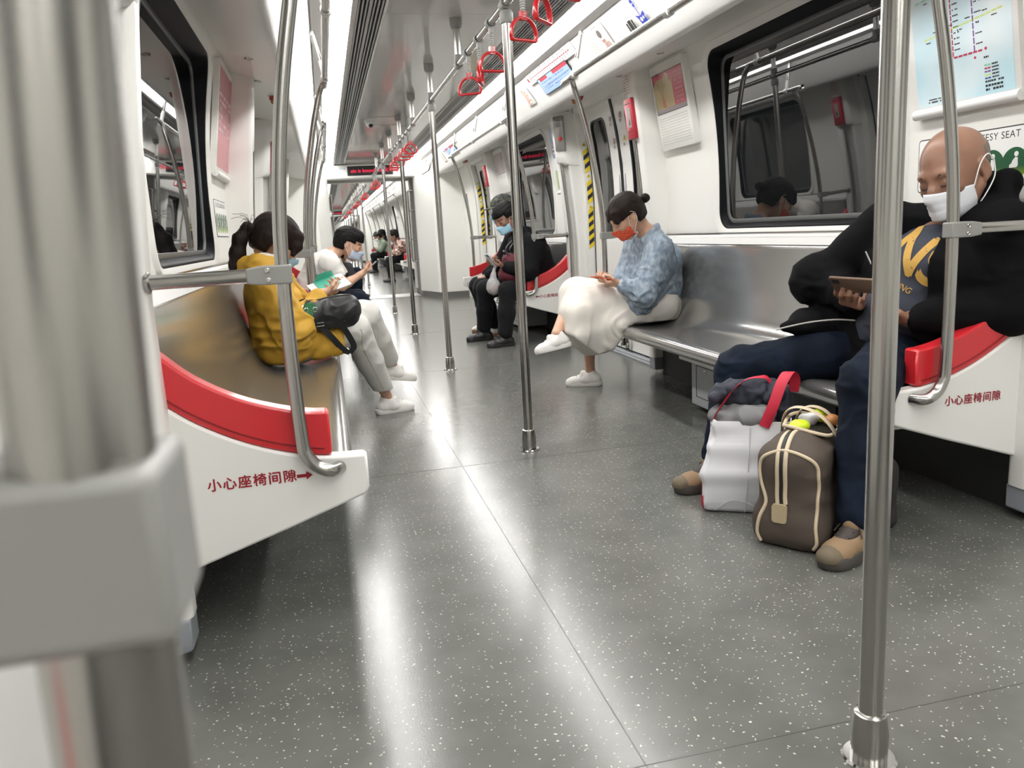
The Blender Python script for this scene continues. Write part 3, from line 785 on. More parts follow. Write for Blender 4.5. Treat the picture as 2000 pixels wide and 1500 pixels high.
# ------------------------------------------------------------------ the car beyond, right-hand side
for k, yc in enumerate((19.5, 24.3, 29.1)):
    w_ = ('first', 'second', 'third')[k]
    bench(1, yc, 'small steel bench beyond the gangway, %s on the right' % w_)
    partition(1, yc, -1, 'small red-topped seat-end panel beyond the gangway, near end of the %s bench' % w_, detail=False)
    partition(1, yc, 1, 'small red-topped seat-end panel beyond the gangway, far end of the %s bench' % w_, detail=False)
    handrail(1, yc, 'small curved handrail beyond the gangway over the %s bench' % w_)
for k, yc in enumerate((40.3, 45.1)):
    w_ = ('first', 'second')[k]
    bench(1, yc, 'tiny steel bench in the farthest car, %s on the right' % w_)
    handrail(1, yc, 'tiny curved handrail in the farthest car over the %s bench' % w_)
    partition(1, yc, -1, 'tiny red-topped seat-end panel in the farthest car, %s bench' % w_, detail=False)
# upright rails at the gangway mouths
def gangrail(x, y, d, label):
    t = thing('gangway_rail', label, 'handrail', (x, y, .5), 'rails at the gangway mouths')
    m = MB(); s = 1 if x > 0 else -1
    m.tube(smoothline([(x+s*.05, y, 1.78), (x+s*.012, y, 1.775), (x, y, 1.74), (x, y, 1.2), (x, y, .62), (x+s*.012, y, .585), (x+s*.05, y, .58)], 4), .015, 12)
    for z in (1.45, .95): m.tube([(x, y, z), (x+s*.05, y, z)], .012, 10)
    part('tube', m, STEEL, t); return t
gangrail(.655, 13.75, 1, 'steel upright rail on the right of the gangway mouth')
gangrail(.655, 14.12, 1, 'second steel upright rail on the right inside the gangway')
gangrail(-.655, 14.12, 1, 'steel upright rail on the left inside the gangway')
# loop rail on the cove next to the gangway
t = thing('cove_rail', 'flat steel loop rail on the white cove before the gangway', 'handrail', (.8, 12.2, 1.9))
m = MB(); m.tube(fillet([(.82, 11.75, 2.17), (.745, 11.75, 1.945), (.745, 12.6, 1.945), (.82, 12.6, 2.17)], .05, 5), .014, 12); part('tube', m, STEEL, t)
# ================================================================== signs, panels and small fittings
def wframe(s, yc, z0, z1, off=0.):
    """frame lying on the curved lining, origin at the bottom centre, x to the reader's right"""
    a, b = wx(z0) - off, wx(z1) - off
    return frame((s*a, yc, z0), (0, -s, 0), (s*(b-a), 0, z1-z0))
def cframe(s, yc, u=0., off=.003):
    """frame on the sloping cove panel; u = distance down from its top edge"""
    n = Vector((-.215*s, 0, -.155)).normalized(); d = Vector((.155*s, 0, -.215)).normalized()
    return frame(Vector((s*.80, yc, 2.205)) + d*u + n*off + Vector((-s*.0, 0, 0)), (0, -s, 0), -d)
def poly(mb, M4, pts, z=0.): return mb.add([M4 @ Vector((x, y, z)) for x, y in pts], [tuple(range(len(pts)))])
def bar(mb, M4, p, q, w_, z=0.):
    p, q = Vector(p), Vector(q); d = (q-p).normalized(); n = Vector((-d.y, d.x))*w_/2
    return poly(mb, M4, [(p-n)[:], (q-n)[:], (q+n)[:], (p+n)[:]], z)
def disc(mb, M4, x, y, r, z=0., n=24, r2=None): return poly(mb, M4, [(x + cos(tau*k/n)*r, y + sin(tau*k/n)*(r2 or r)) for k in range(n)], z)
def flat(name, col, r=.35): return MATS[name] if name in MATS else mat(name, col, r)
def panel(M4, w_, h, t, r=.012, inset=.003):
    m = MB()
    for z, i in ((0, 0), (t-inset, 0), (t, inset)): pass
    R = [[M4 @ Vector((x, y, z)) for x, y in rrect(-w_/2+i, i, w_/2-i, h-i, max(r-i*.5, .002), 4)] for z, i in ((-.012, 0), (t-inset, 0), (t-inset*.3, inset*.3), (t, inset))]
    return m.rings(R)
def rows(mb, M4, x0, y0, x1, n, pitch, h, z, seed=0, gap=.25):
    rnd = random.Random(seed)
    for i in range(n):
        x = x0
        while x < x1:
            l = rnd.uniform(.6, 1.6)*h
            if rnd.random() > gap: poly(mb, M4, [(x, y0-i*pitch), (min(x+l, x1), y0-i*pitch), (min(x+l, x1), y0-i*pitch+h), (x, y0-i*pitch+h)], z)
            x += l*1.25
# --- framed advertisement with a ribbed lower half, right wall
def ad_panel(yc, kind, label):
    z0, z1 = 1.47, 1.975; M4 = wframe(1, yc, z0, z1, .006); h = sqrt((z1-z0)**2 + (wx(z1)-wx(z0))**2)
    t = thing('ad_panel', label, 'poster frame', (1.33, yc, z0), 'poster frames on the walls')
    part('frame', panel(M4, .47, h, .030, .014, .006), WHITE, t, smooth=30)
    m = MB()
    for k in range(11): slab(m, M4, -.20, .038+.0155*k, .20, .0415+.0155*k, .030, .0312)
    part('ribs', m, flat('rib_beige', (.62, .61, .56)), t, smooth=0)
    m = MB(); quad(m, M4, -.212, .222, .212, .462, .0305); part('bezel', m, BLACK, t, smooth=0)
    base = flat('poster_red', (.50, .10, .13), .15) if kind else flat('poster_grey', (.55, .50, .48), .2)
    m = MB(); quad(m, M4, -.205, .226, .212, .458, .0312); p = part('poster', m, base, t, smooth=0)
    if kind:
        m = MB(); poly(m, M4, [(-.205, .25), (.06, .25), (.06, .405), (.02, .405), (.02, .44), (-.02, .455), (-.06, .425), (-.165, .425), (-.205, .39)], .0315); part('picture', m, flat('poster_beige', (.50, .40, .22), .2), p, smooth=0)
        m = MB(); quad(m, M4, -.205, .226, .212, .250, .0318); part('caption', m, flat('poster_taupe', (.30, .26, .26), .2), p, smooth=0)
        m = MB(); rnd = random.Random(4)
        def twig(x, y, a, l, d):
            x2, y2 = x + cos(a)*l, y + sin(a)*l; bar(m, M4, (x, y), (x2, y2), .0022 if d > 1 else .0014, .0320)
            if d:
                for da in (-.6, .5): twig(x2, y2, a + da + rnd.uniform(-.3, .3), l*rnd.uniform(.55, .85), d-1)
        twig(-.095, .26, 1.7, .075, 3); twig(-.085, .31, 1.2, .06, 2); part('branch_drawing', m, flat('ink_brown', (.10, .06, .05)), p, smooth=0)
        m = MB(); poly(m, M4, [(-.10, .252), (-.055, .252), (-.065, .29), (-.09, .335)], .0319); part('vase_drawing', m, flat('vase_orange', (.55, .20, .08)), p, smooth=0)
        m = MB(); rows(m, M4, .09, .43, .19, 8, .024, .009, .0319, 5, .3); part('print', m, flat('poster_pink', (.62, .25, .28)), p, smooth=0)
    else:
        m = MB(); poly(m, M4, [(.14, .456), (.20, .456), (.20, .36), (.165, .38)], .0316); part('picture', m, flat('poster_maroon', (.20, .03, .05)), p, smooth=0)
    return t
ad_panel(4.655, 1, 'white framed red and beige branch poster right of the striped door, over the bench')
ad_panel(9.45, 0, 'pale poster in a white frame past the people in black')
# --- slim poster holders with a rolled lower edge
def holder(s, yc, w_, z0, z1, col, label, seed):
    M4 = wframe(s, yc, z0, z1, .004); h = (Vector((wx(z1)-wx(z0), 0, z1-z0))).length
    t = thing('poster_holder', label, 'poster frame', (s*1.34, yc, z0), 'slim poster holders')
    part('frame', panel(M4, w_, h, .018, .018, .004), WHITE, t, smooth=30)
    m = MB(); quad(m, M4, -w_/2+.03, .05, w_/2-.03, h-.035, .0185); p = part('poster', m, col, t, smooth=0)
    m = MB(); m.tube([M4 @ Vector((-w_/2+.004, .015, .016)), M4 @ Vector((w_/2-.004, .015, .016))], .017, 12); part('roller', m, WHITE2, t)
    m = MB(); rows(m, M4, -w_/2+.06, h*.7, w_/2-.06, 6, .035, .016, .019, seed, .45); part('print', m, flat('print_pale', (.75, .55, .58)), p, smooth=0)
    return t, M4, h, p
holder(-1, 4.68, .56, 1.39, 1.97, flat('poster_rose', (.55, .16, .20), .2), 'pink poster in a slim white holder on the left wall', 2)
t, M4, h, p = holder(1, 7.13, .40, 1.33, 1.95, flat('poster_blue', (.25, .33, .58), .25), 'blue and green poster strip beside the steel intercom plate', 3)
m = MB(); quad(m, M4, -.17, .05, .17, .20, .0190); quad(m, M4, -.17, .20, -.02, .30, .0190); part('picture', m, flat('poster_green', (.40, .52, .22)), p, smooth=0)
m = MB(); quad(m, M4, -.17, .22, .17, .33, .0192); part('picture', m, flat('poster_white', (.75, .76, .80)), p, smooth=0)
# --- network map, right wall near the camera
def net_map():
    yc, z0, z1 = 2.415, 1.352, 1.99; M4 = wframe(1, yc, z0, z1, .004); w_, h = .475, .64
    t = thing('map_panel', 'pale blue transit network map in a white frame above the bald man', 'map', (1.36, yc, z0))
    part('frame', panel(M4, w_, h, .016, .02, .004), WHITE2, t, smooth=30)
    m = MB(); m.tube([M4 @ Vector((-w_/2+.004, .012, .014)), M4 @ Vector((w_/2-.004, .012, .014))], .019, 14); part('roller', m, WHITE2, t)
    sky = flat('map_blue', (.56, .76, .83), .18); ramp_color(sky, (1.2, 3, 3.2), [(.35, (.80, .87, .90)), (.62, (.50, .73, .82))], 2)
    m = MB(); quad(m, M4, -w_/2+.026, .034, w_/2-.022, h-.03, .0166); p = part('map_sheet', m, sky, t, smooth=0)
    def dashed(mb, a, b, n, w2, z):
        for k in range(n):
            u, v = (k+.08)/n, (k+.90)/n; bar(mb, M4, (a[0]+(b[0]-a[0])*u, a[1]+(b[1]-a[1])*u), (a[0]+(b[0]-a[0])*v, a[1]+(b[1]-a[1])*v), w2, z)
    r, v, y_, g, k_ = MB(), MB(), MB(), MB(), MB()
    z = .0172
    dashed(r, (-.030, .395), (-.030, .180), 11, .0052, z); dashed(r, (-.030, .178), (.096, .178), 6, .0062, z); dashed(r, (-.030, .40), (-.062, .432), 3, .0055, z); dashed(r, (-.062, .432), (-.062, .56), 5, .0052, z)
    dashed(v, (.062, .58), (.062, .178), 17, .0052, z)
    dashed(y_, (-.16, .262), (.185, .292), 15, .0055, z)
    dashed(g, (-.19, .392), (.15, .424), 13, .0045, z)
    dd = MB()
    disc(dd, M4, .108, .180, .005, z); disc(dd, M4, .062, .160, .0045, z)
    rnd = random.Random(8)
    for i in range(11): rows(k_, M4, -.022, .20+.0185*i, .002, 1, .01, .0045, z, i, .1); rows(k_, M4, .070, .20+.033*i, .098, 1, .01, .0042, z, i+40, .1)
    for i in range(9):
        x = -.15+.036*i; rows(k_, M4, x, .262+.087*(x+.16) + (.012 if i % 2 else -.014), x+.022, 1, .01, .0042, z, i+80, .1); rows(k_, M4, x, .392+.094*(x+.19) + (.012 if i % 2 else -.014), x+.018, 1, .01, .004, z, i+120, .1)
    rows(k_, M4, .128, .125, .155, 5, .0105, .005, z, 200, .1); rows(k_, M4, .098, .150, .118, 1, .01, .006, z, 210, 0.); rows(k_, M4, .098, .072, .175, 1, .01, .006, z, 220, .2)
    rows(k_, M4, .098, .058, .168, 2, .0125, .007, z, 230, .12); rows(k_, M4, -.165, .055, -.10, 1, .01, .004, z, 240, .2); rows(k_, M4, -.16, .045, -.10, 1, .01, .0055, z, 250, .2)
    part('red_line', r, flat('line_red', (.52, .04, .10)), p, smooth=0); part('purple_line', v, flat('line_purple', (.24, .08, .36)), p, smooth=0)
    part('yellow_line', y_, flat('line_yellow', (.66, .76, .22)), p, smooth=0); part('green_line', g, flat('line_green', (.25, .60, .35)), p, smooth=0)
    part('station_print', k_, TEXTBLK, p, smooth=0); part('terminus_mark', dd, flat('line_red', (.5, .04, .1)), p, smooth=0)
    for i, c in enumerate(('line_green', 'line_red', 'line_purple', 'line_yellow', 'line_navy')):
        m = MB(); quad(m, M4, .098, .125-.0105*i, .109, .130-.0105*i, z); quad(m, M4, .111, .125-.0105*i, .122, .130-.0105*i, z); part('legend_key', m, flat(c, (.06, .07, .25)), p, smooth=0)
net_map()
# --- courtesy seat signs
GRN = mat('sign_green', (.02, .12, .045), .3); 
def grass_fade():
    nt = GRN.node_tree; b = nt.nodes['Principled BSDF']; N = nt.nodes.new
    tc = N('ShaderNodeTexCoord'); sp = N('ShaderNodeSeparateXYZ'); nt.links.new(tc.outputs['Generated'], sp.inputs[0])
    r = N('ShaderNodeValToRGB'); e = r.color_ramp.elements; e[0].position = .12; e[0].color = (.22, .36, .02, 1); e[1].position = .42; e[1].color = (.012, .10, .04, 1)
    nt.links.new(sp.outputs['Z'], r.inputs[0]); nt.links.new(r.outputs[0], b.inputs['Base Color'])
grass_fade()
def courtesy(s, yc, label):
    z0, z1 = 1.078, 1.272; M4 = wframe(s, yc, z0, z1, .0); w_, h = .50, .194
    t = thing('courtesy_sign', label, 'sign', (s*1.38, yc, z0))
    R = [[M4 @ Vector((x, y, z)) for x, y in rrect(-w_/2, 0, w_/2, h, .014, 5)] for z in (-.002, .002)]
    m = MB(); m.rings(R); part('border', m, TEXTBLK, t, smooth=0)
    R = [[M4 @ Vector((x, y, z)) for x, y in rrect(-w_/2+.004, .004, w_/2-.004, h-.004, .011, 5)] for z in (-.001, .003)]
    m = MB(); m.rings(R); p = part('plate', m, PAPER, t, smooth=0)
    text('lettering', '爱心专座 COURTESY SEAT', .033, TEXTBLK, M4 @ Matrix.Translation((0, h-.028, .0034)), p, align='CENTER', space=1.08)
    for k in range(5):
        gm, wm = MB(), MB(); cx, cy = -.188 + .094*k, .072; disc(gm, M4, cx, cy, .052, .0034 + .0002*(k % 2), 32)
        z = .0042
        disc(wm, M4, cx+.006, cy+.030, .0085, z, 16)
        if k % 2 == 0:   # seated figure with a rounded front
            poly(wm, M4, [(cx+.002, cy+.020), (cx+.012, cy+.019), (cx+.014, cy-.008), (cx+.008, cy-.013), (cx-.012, cy-.013), (cx-.012, cy-.034), (cx-.019, cy-.034), (cx-.020, cy-.004), (cx-.012, cy+.001), (cx-.008, cy+.010)], z)
        else:            # standing figure carrying a child
            poly(wm, M4, [(cx-.002, cy+.019), (cx+.013, cy+.019), (cx+.014, cy-.034), (cx+.001, cy-.034), (cx-.002, cy-.006)], z); disc(wm, M4, cx-.012, cy+.012, .0055, z, 12)
        g = part('pictogram_disc', gm, GRN, p, smooth=0); part('pictogram', wm, PAPER, g, smooth=0)
courtesy(1, 2.40, 'courtesy seat sign with green discs behind the bald man\'s head')
courtesy(-1, 4.64, 'courtesy seat sign with green discs on the left wall by the ponytail')
# --- red emergency boxes on the pillars
def redbox(s, y, label):
    z0, z1 = 1.565, 1.815
    a, b = px_(z0)-.008, px_(z1)-.008
    M4 = frame((s*a, y, z0), (0, -s, 0), (s*(b-a), 0, z1-z0))
    t = thing('emergency_box', label, 'emergency box', (s*1.17, y, z0), 'red emergency boxes')
    part('case', panel(M4, .125, .255, .014, .012, .004), REDBOX, t, smooth=30)
    m = MB(); quad(m, M4, -.028, .075, .028, .20, .0145); part('window', m, flat('box_grey', (.30, .28, .28), .2), t, smooth=0)
    m = MB(); quad(m, M4, -.05, .22, .05, .226, .0146); quad(m, M4, -.05, .05, .05, .054, .0146); poly(m, M4, [(-.012, .09), (.012, .09), (.008, .13), (-.004, .125)], .0150); part('print', m, TEXTBLK, t, smooth=0)
    m = MB(); rows(m, M4, -.05, .405, .05, 8, .017, .005, .004, 11, .25); part('notice', m, flat('notice_red', (.45, .12, .06)), t, smooth=0)
redbox(1, 5.018, 'red emergency release box on the pillar by the branch poster')
redbox(-1, 6.765, 'red emergency release box on the left pillar above the ponytail')
redbox(1, 9.815, 'thin red emergency box beside the farther striped right door')
z0, z1 = 1.665, 1.945; M4 = frame((px_(z0)+.0140, 6.6965, z0), (.66, -.75, 0), (px_(z1)-px_(z0), 0, z1-z0))
t = thing('intercom_plate', 'brown steel intercom plate with a red button on the pillar', 'intercom', (1.17, 6.70, z0))
part('plate', panel(M4, .095, .285, .006, .006, .002), SAT, t, smooth=30)
m = MB(); m.lathe(M4 @ Vector((0.012, .10, .004)), [(0, 0), (.017, 0), (.017, .010), (.012, .014), (0, .014)], 18, M4.to_3x3() @ Vector((0, 0, 1))); part('button', m, RED, t)
m = MB()
for k in range(5): slab(m, M4, -.024, .20+.011*k, .024, .205+.011*k, .006, .0066)
part('speaker_slots', m, DARK, t, smooth=0)
# --- cove fittings: line diagram, screen, speaker plates, pictograms
def linemap(yc, tag_, lcd=True):
    M4 = cframe(1, yc, .095)
    t = thing('line_diagram', 'white line diagram strip with red dashes over the %s' % tag_, 'sign', M4.translation[:], 'line diagrams over the doors')
    m = MB(); slab(m, M4, -.58, 0, .58, .082, -.004, .0008); part('strip', m, PAPER, t, smooth=0)
    m = MB()
    for k in range(22): quad(m, M4, -.49+.0455*k, .038, -.455+.0455*k, .046, .0012)
    quad(m, M4, -.565, .026, -.53, .056, .0012); part('red_line', m, TEXTRED, t, smooth=0)
    m = MB()
    for k in range(24): rows(m, M4, -.50+.043*k, .055 + .004*(k % 3), -.484+.043*k, 2, -.010, .007, .0012, k, .15) if k not in (5, 17) else None
    for k in range(16): rows(m, M4, -.48+.061*k, .022, -.46+.061*k, 2, .009, .006, .0012, k+50, .2)
    part('station_print', m, TEXTBLK, t, smooth=0)
    M4 = cframe(1, yc + .02, .215)
    t = thing('lcd_screen', 'blue lit information screen on the cove over the %s' % tag_, 'screen', M4.translation[:], 'lit screens over the doors')
    m = MB(); slab(m, M4, -.36, -.006, .36, .128, -.004, .002); part('bezel', m, BLACK, t, smooth=0)
    m = MB(); quad(m, M4, -.352, .0, .352, .122, .0026); sc = part('display', m, LCD, t, smooth=0)
    m = MB(); quad(m, M4, -.30, .098, -.12, .122, .003); quad(m, M4, .02, .096, .352, .122, .003); part('header', m, mat('lcd_red', (.3, .02, .03), .2, emit=(.55, .06, .10), estr=.7) if 'lcd_red' not in MATS else MATS['lcd_red'], sc, smooth=0)
    m = MB(); rows(m, M4, -.30, .078, .30, 3, .026, .010, .003, 3, .4); bar(m, M4, (-.30, .045), (.34, .060), .004, .0031); part('display_print', m, mat('lcd_dim', (.1, .1, .2), .2, emit=(.22, .30, .62), estr=.6) if 'lcd_dim' not in MATS else MATS['lcd_dim'], sc, smooth=0)
    M4 = cframe(1, yc + .82, .225)
    t = thing('notice_sticker', 'orange and red lettered notice on the cove beside the %s screen' % tag_, 'sticker', M4.translation[:], 'cove notices')
    m = MB(); slab(m, M4, -.10, 0, .10, .15, -.004, .0008); part('sheet', m, WHITE2, t, smooth=0)
    m = MB()
    for k in range(9): quad(m, M4, -.06, .132-.0155*k, (-.02 if k in (0, 7) else .06 - .02*(k % 3)), .139-.0155*k + (.003 if k in (0, 7) else 0), .0012)
    part('lettering', m, flat('notice_orange', (.62, .26, .10)), t, smooth=0)
linemap(5.70, 'striped right door'); linemap(10.5, 'farther striped right door')
M4 = cframe(1, 4.685, .185)
t = thing('speaker_plate', 'white cove plate with a dark oval grille and red print', 'speaker', M4.translation[:])
m = MB(); slab(m, M4, -.105, 0, .105, .15, -.004, .0012); part('plate', m, WHITE2, t, smooth=0)
m = MB(); disc(m, M4, .01, .095, .028, .0016, 24, .026); part('grille', m, flat('grille_grey', (.16, .15, .14)), t, smooth=0)
m = MB(); quad(m, M4, -.06, .142, .035, .1445, .0016); part('slot', m, DARK, t, smooth=0)
m = MB(); rows(m, M4, .0, .048, .045, 2, .010, .008, .0016, 6, .1); rows(m, M4, .01, .026, .085, 3, .010, .006, .0016, 8, .2); part('lettering', m, flat('notice_red', (.45, .12, .06)), t, smooth=0)
M4 = cframe(1, 4.265, .185)
t = thing('suitcase_sticker', 'black suitcase pictogram on the cove above the rail', 'sticker', M4.translation[:])
m = MB(); quad(m, M4, -.045, .0, -.026, .052, .001); quad(m, M4, .026, .0, .045, .056, .001); quad(m, M4, -.019, -.002, .019, .060, .001); part('case_print', m, TEXTBLK, t, smooth=0)
m = MB()
for a, b, c, d in ((-.014, .064, -.010, .080), (.010, .064, .014, .080), (-.014, .078, .014, .082), (-.010, .095, -.004, .112), (.004, .094, .008, .108)): quad(m, M4, a, b, c, d, .001)
part('handle_print', m, GREYM, t, smooth=0)
M4 = cframe(1, 4.115, .170)
t = thing('guitar_sticker', 'blue guitar pictogram on the cove above the rail', 'sticker', M4.translation[:])
BLU = flat('print_blue', (.02, .045, .40))
m = MB(); poly(m, M4, [(-.05, .045), (.0, .030), (.05, .048), (.052, .030), (.038, .018), (.045, -.012), (.0, -.022), (-.028, -.012), (-.034, .018)], .001); bar(m, M4, (0, .03), (-.004, .095), .007, .0012); quad(m, M4, -.016, .086, .006, .102, .0012); quad(m, M4, -.022, .108, .006, .126, .0012); part('guitar_print', m, BLU, t, smooth=0)
m = MB(); disc(m, M4, -.006, .012, .013, .0016, 20, .012); disc(m, M4, .022, .016, .009, .0016, 20); part('hole_print', m, PAPER, t, smooth=0)
# --- spot lamps and door lamps in the soffit
def zs_(x): return 1.945 + (x-1.0)*.17/1.2 if x < 1.2 else 1.978
def spot(s, x, y, label):
    z = .0 + 1.9615 - (1.12-x)*.1417 if x <= 1.12 else 1.962 + (x-1.12)*.2
    t = thing('soffit_fitting', label, 'fitting', (s*x, y, z-.004), 'round fittings under the coves')
    m = MB(); m.lathe((s*x, y, z+.004), [(0, 0), (.024, 0), (.024, .005), (.020, .009), (.015, .009), (.013, .006), (0, .006)], 18, (0, 0, -1)); part('bezel', m, STEEL, t)
    m = MB(); m.lathe((s*x, y, z-.0015), [(0, 0), (.0125, 0), (.0125, .002), (0, .002)], 14, (0, 0, -1)); part('lens', m, SOCK, t)
spot(1, 1.10, 4.37, 'small round soffit fitting above the branch poster'); spot(1, 1.10, 5.02, 'small round soffit fitting at the near corner of the striped right door')
spot(-1, 1.13, 4.45, 'small round soffit fitting above the pink poster'); spot(-1, 1.13, 5.05, 'small round soffit fitting past the pink poster pillar'); spot(-1, 1.1, 6.55, 'small round soffit fitting above the left red box')
spot(1, 1.1, 9.2, 'small round soffit fitting above the pale poster')
for s, y, w_ in ((1, 5.80, 'striped right door'), (-1, 5.55, 'left door'), (1, 10.6, 'farther striped right door')):
    for k, (c, nm) in enumerate(((flat('lamp_amber', (.45, .18, .05), .25), 'amber'), (flat('lamp_red', (.35, .02, .02), .25), 'red'))):
        t = thing('door_lamp', '%s domed door lamp in the soffit over the %s' % (nm, w_), 'lamp', (s*1.08, y + (.09 - .14*k), 1.925), 'domed door lamps')
        m = MB(); m.lathe((s*1.08, y+(.09-.14*k), 1.962), [(0, 0), (.028, 0), (.028, .008), (.022, .012), (0, .012)], 18, (0, 0, -1)); part('base', m, STEEL, t)
        m = MB(); m.lathe((s*1.08, y+(.09-.14*k), 1.951), [(.021, 0), (.020, .012), (.012, .022), (0, .025)], 18, (0, 0, -1)); part('dome', m, c, t)
# --- camera dome and hatch on the ceiling
t = thing('camera_dome', 'small white security camera dome on the ceiling', 'camera', (-.262, 8.55, 2.13))
m = MB(); m.lathe((-.262, 8.55, 2.222), [(0, 0), (.066, 0), (.066, .012), (.058, .030), (.052, .034), (0, .034)], 28, (0, 0, -1)); part('base', m, WHITE2, t)
m = MB(); m.lathe((-.262, 8.55, 2.19), [(.050, 0), (.049, .012), (.040, .034), (.022, .048), (0, .053)], 28, (0, 0, -1)); part('shell', m, WHITE2, t)
m = MB(); m.lathe((-.262, 8.525, 2.165), [(.024, 0), (.022, .016), (.012, .026), (0, .029)], 20, (0, -.6, -1)); part('lens', m, BLACK, t)
m = MB()
for a in ((-.29, 8.38, .13, 8.39), (-.29, 8.97, .13, 8.98), (-.29, 8.38, -.284, 8.98), (.124, 8.38, .13, 8.98)): m.box((a[0], a[1], 2.2185), (a[2], a[3], 2.2195))
t = part('ceiling_hatch', m, SOCK, None, smooth=0); tag(t, 'thin rectangular hatch outline in the ceiling beside the camera dome', 'hatch')
# --- red scrolling display over the gangway
t = thing('led_display', 'white header panel with a black red-lettered display over the gangway', 'display', (0, 13.34, 1.985))
m = MB(); m.box((-.70, 13.315, 1.985), (.70, 13.40, 2.196)); part('housing', m, WHITE, t, bevel=.008)
m = MB(); m.box((-.37, 13.309, 2.022), (.36, 13.32, 2.172)); sc = part('screen', m, BLACK, t, bevel=.003)
text('lettering', 'ain is bound for 火车站', .078, LEDRED, frame((-.315, 13.306, 2.095), (1, 0, 0), (0, 0, 1)), sc, bold=.0016, space=1.02)
text('logo_lettering', '南宁轨道交通', .036, flat('logo_grey', (.20, .25, .38)), frame((-.61, 13.3135, 2.135), (1, 0, 0), (0, 0, 1)), t)
m = MB(); poly(m, frame((-.64, 13.3135, 2.135), (1, 0, 0), (0, 0, 1)), [(-.02, .018), (.02, .018), (0, -.02)]); part('logo_mark', m, flat('logo_blue', (.15, .3, .7)), t, smooth=0)
text('car_number', '0542', .045, flat('number_grey', (.45, .46, .5)), frame((.46, 13.3135, 2.06), (1, 0, 0), (0, 0, 1)), t)
text('door_number', '1 端', .036, flat('logo_grey', (.2, .25, .38)), frame((-.64, 13.3135, 2.045), (1, 0, 0), (0, 0, 1)), t)
t = thing('led_display', 'tiny red display over the far gangway at the end of the second car', 'display', (0, 34.1, 1.985))
m = MB(); m.box((-.70, 34.07, 1.985), (.70, 34.16, 2.196)); part('housing', m, WHITE, t)
m = MB(); m.box((-.37, 34.06, 2.022), (.36, 34.075, 2.172)); sc = part('screen', m, BLACK, t)
text('lettering', 'bound for 火车站', .085, LEDRED, frame((-.315, 34.055, 2.095), (1, 0, 0), (0, 0, 1)), sc, bold=.0016)
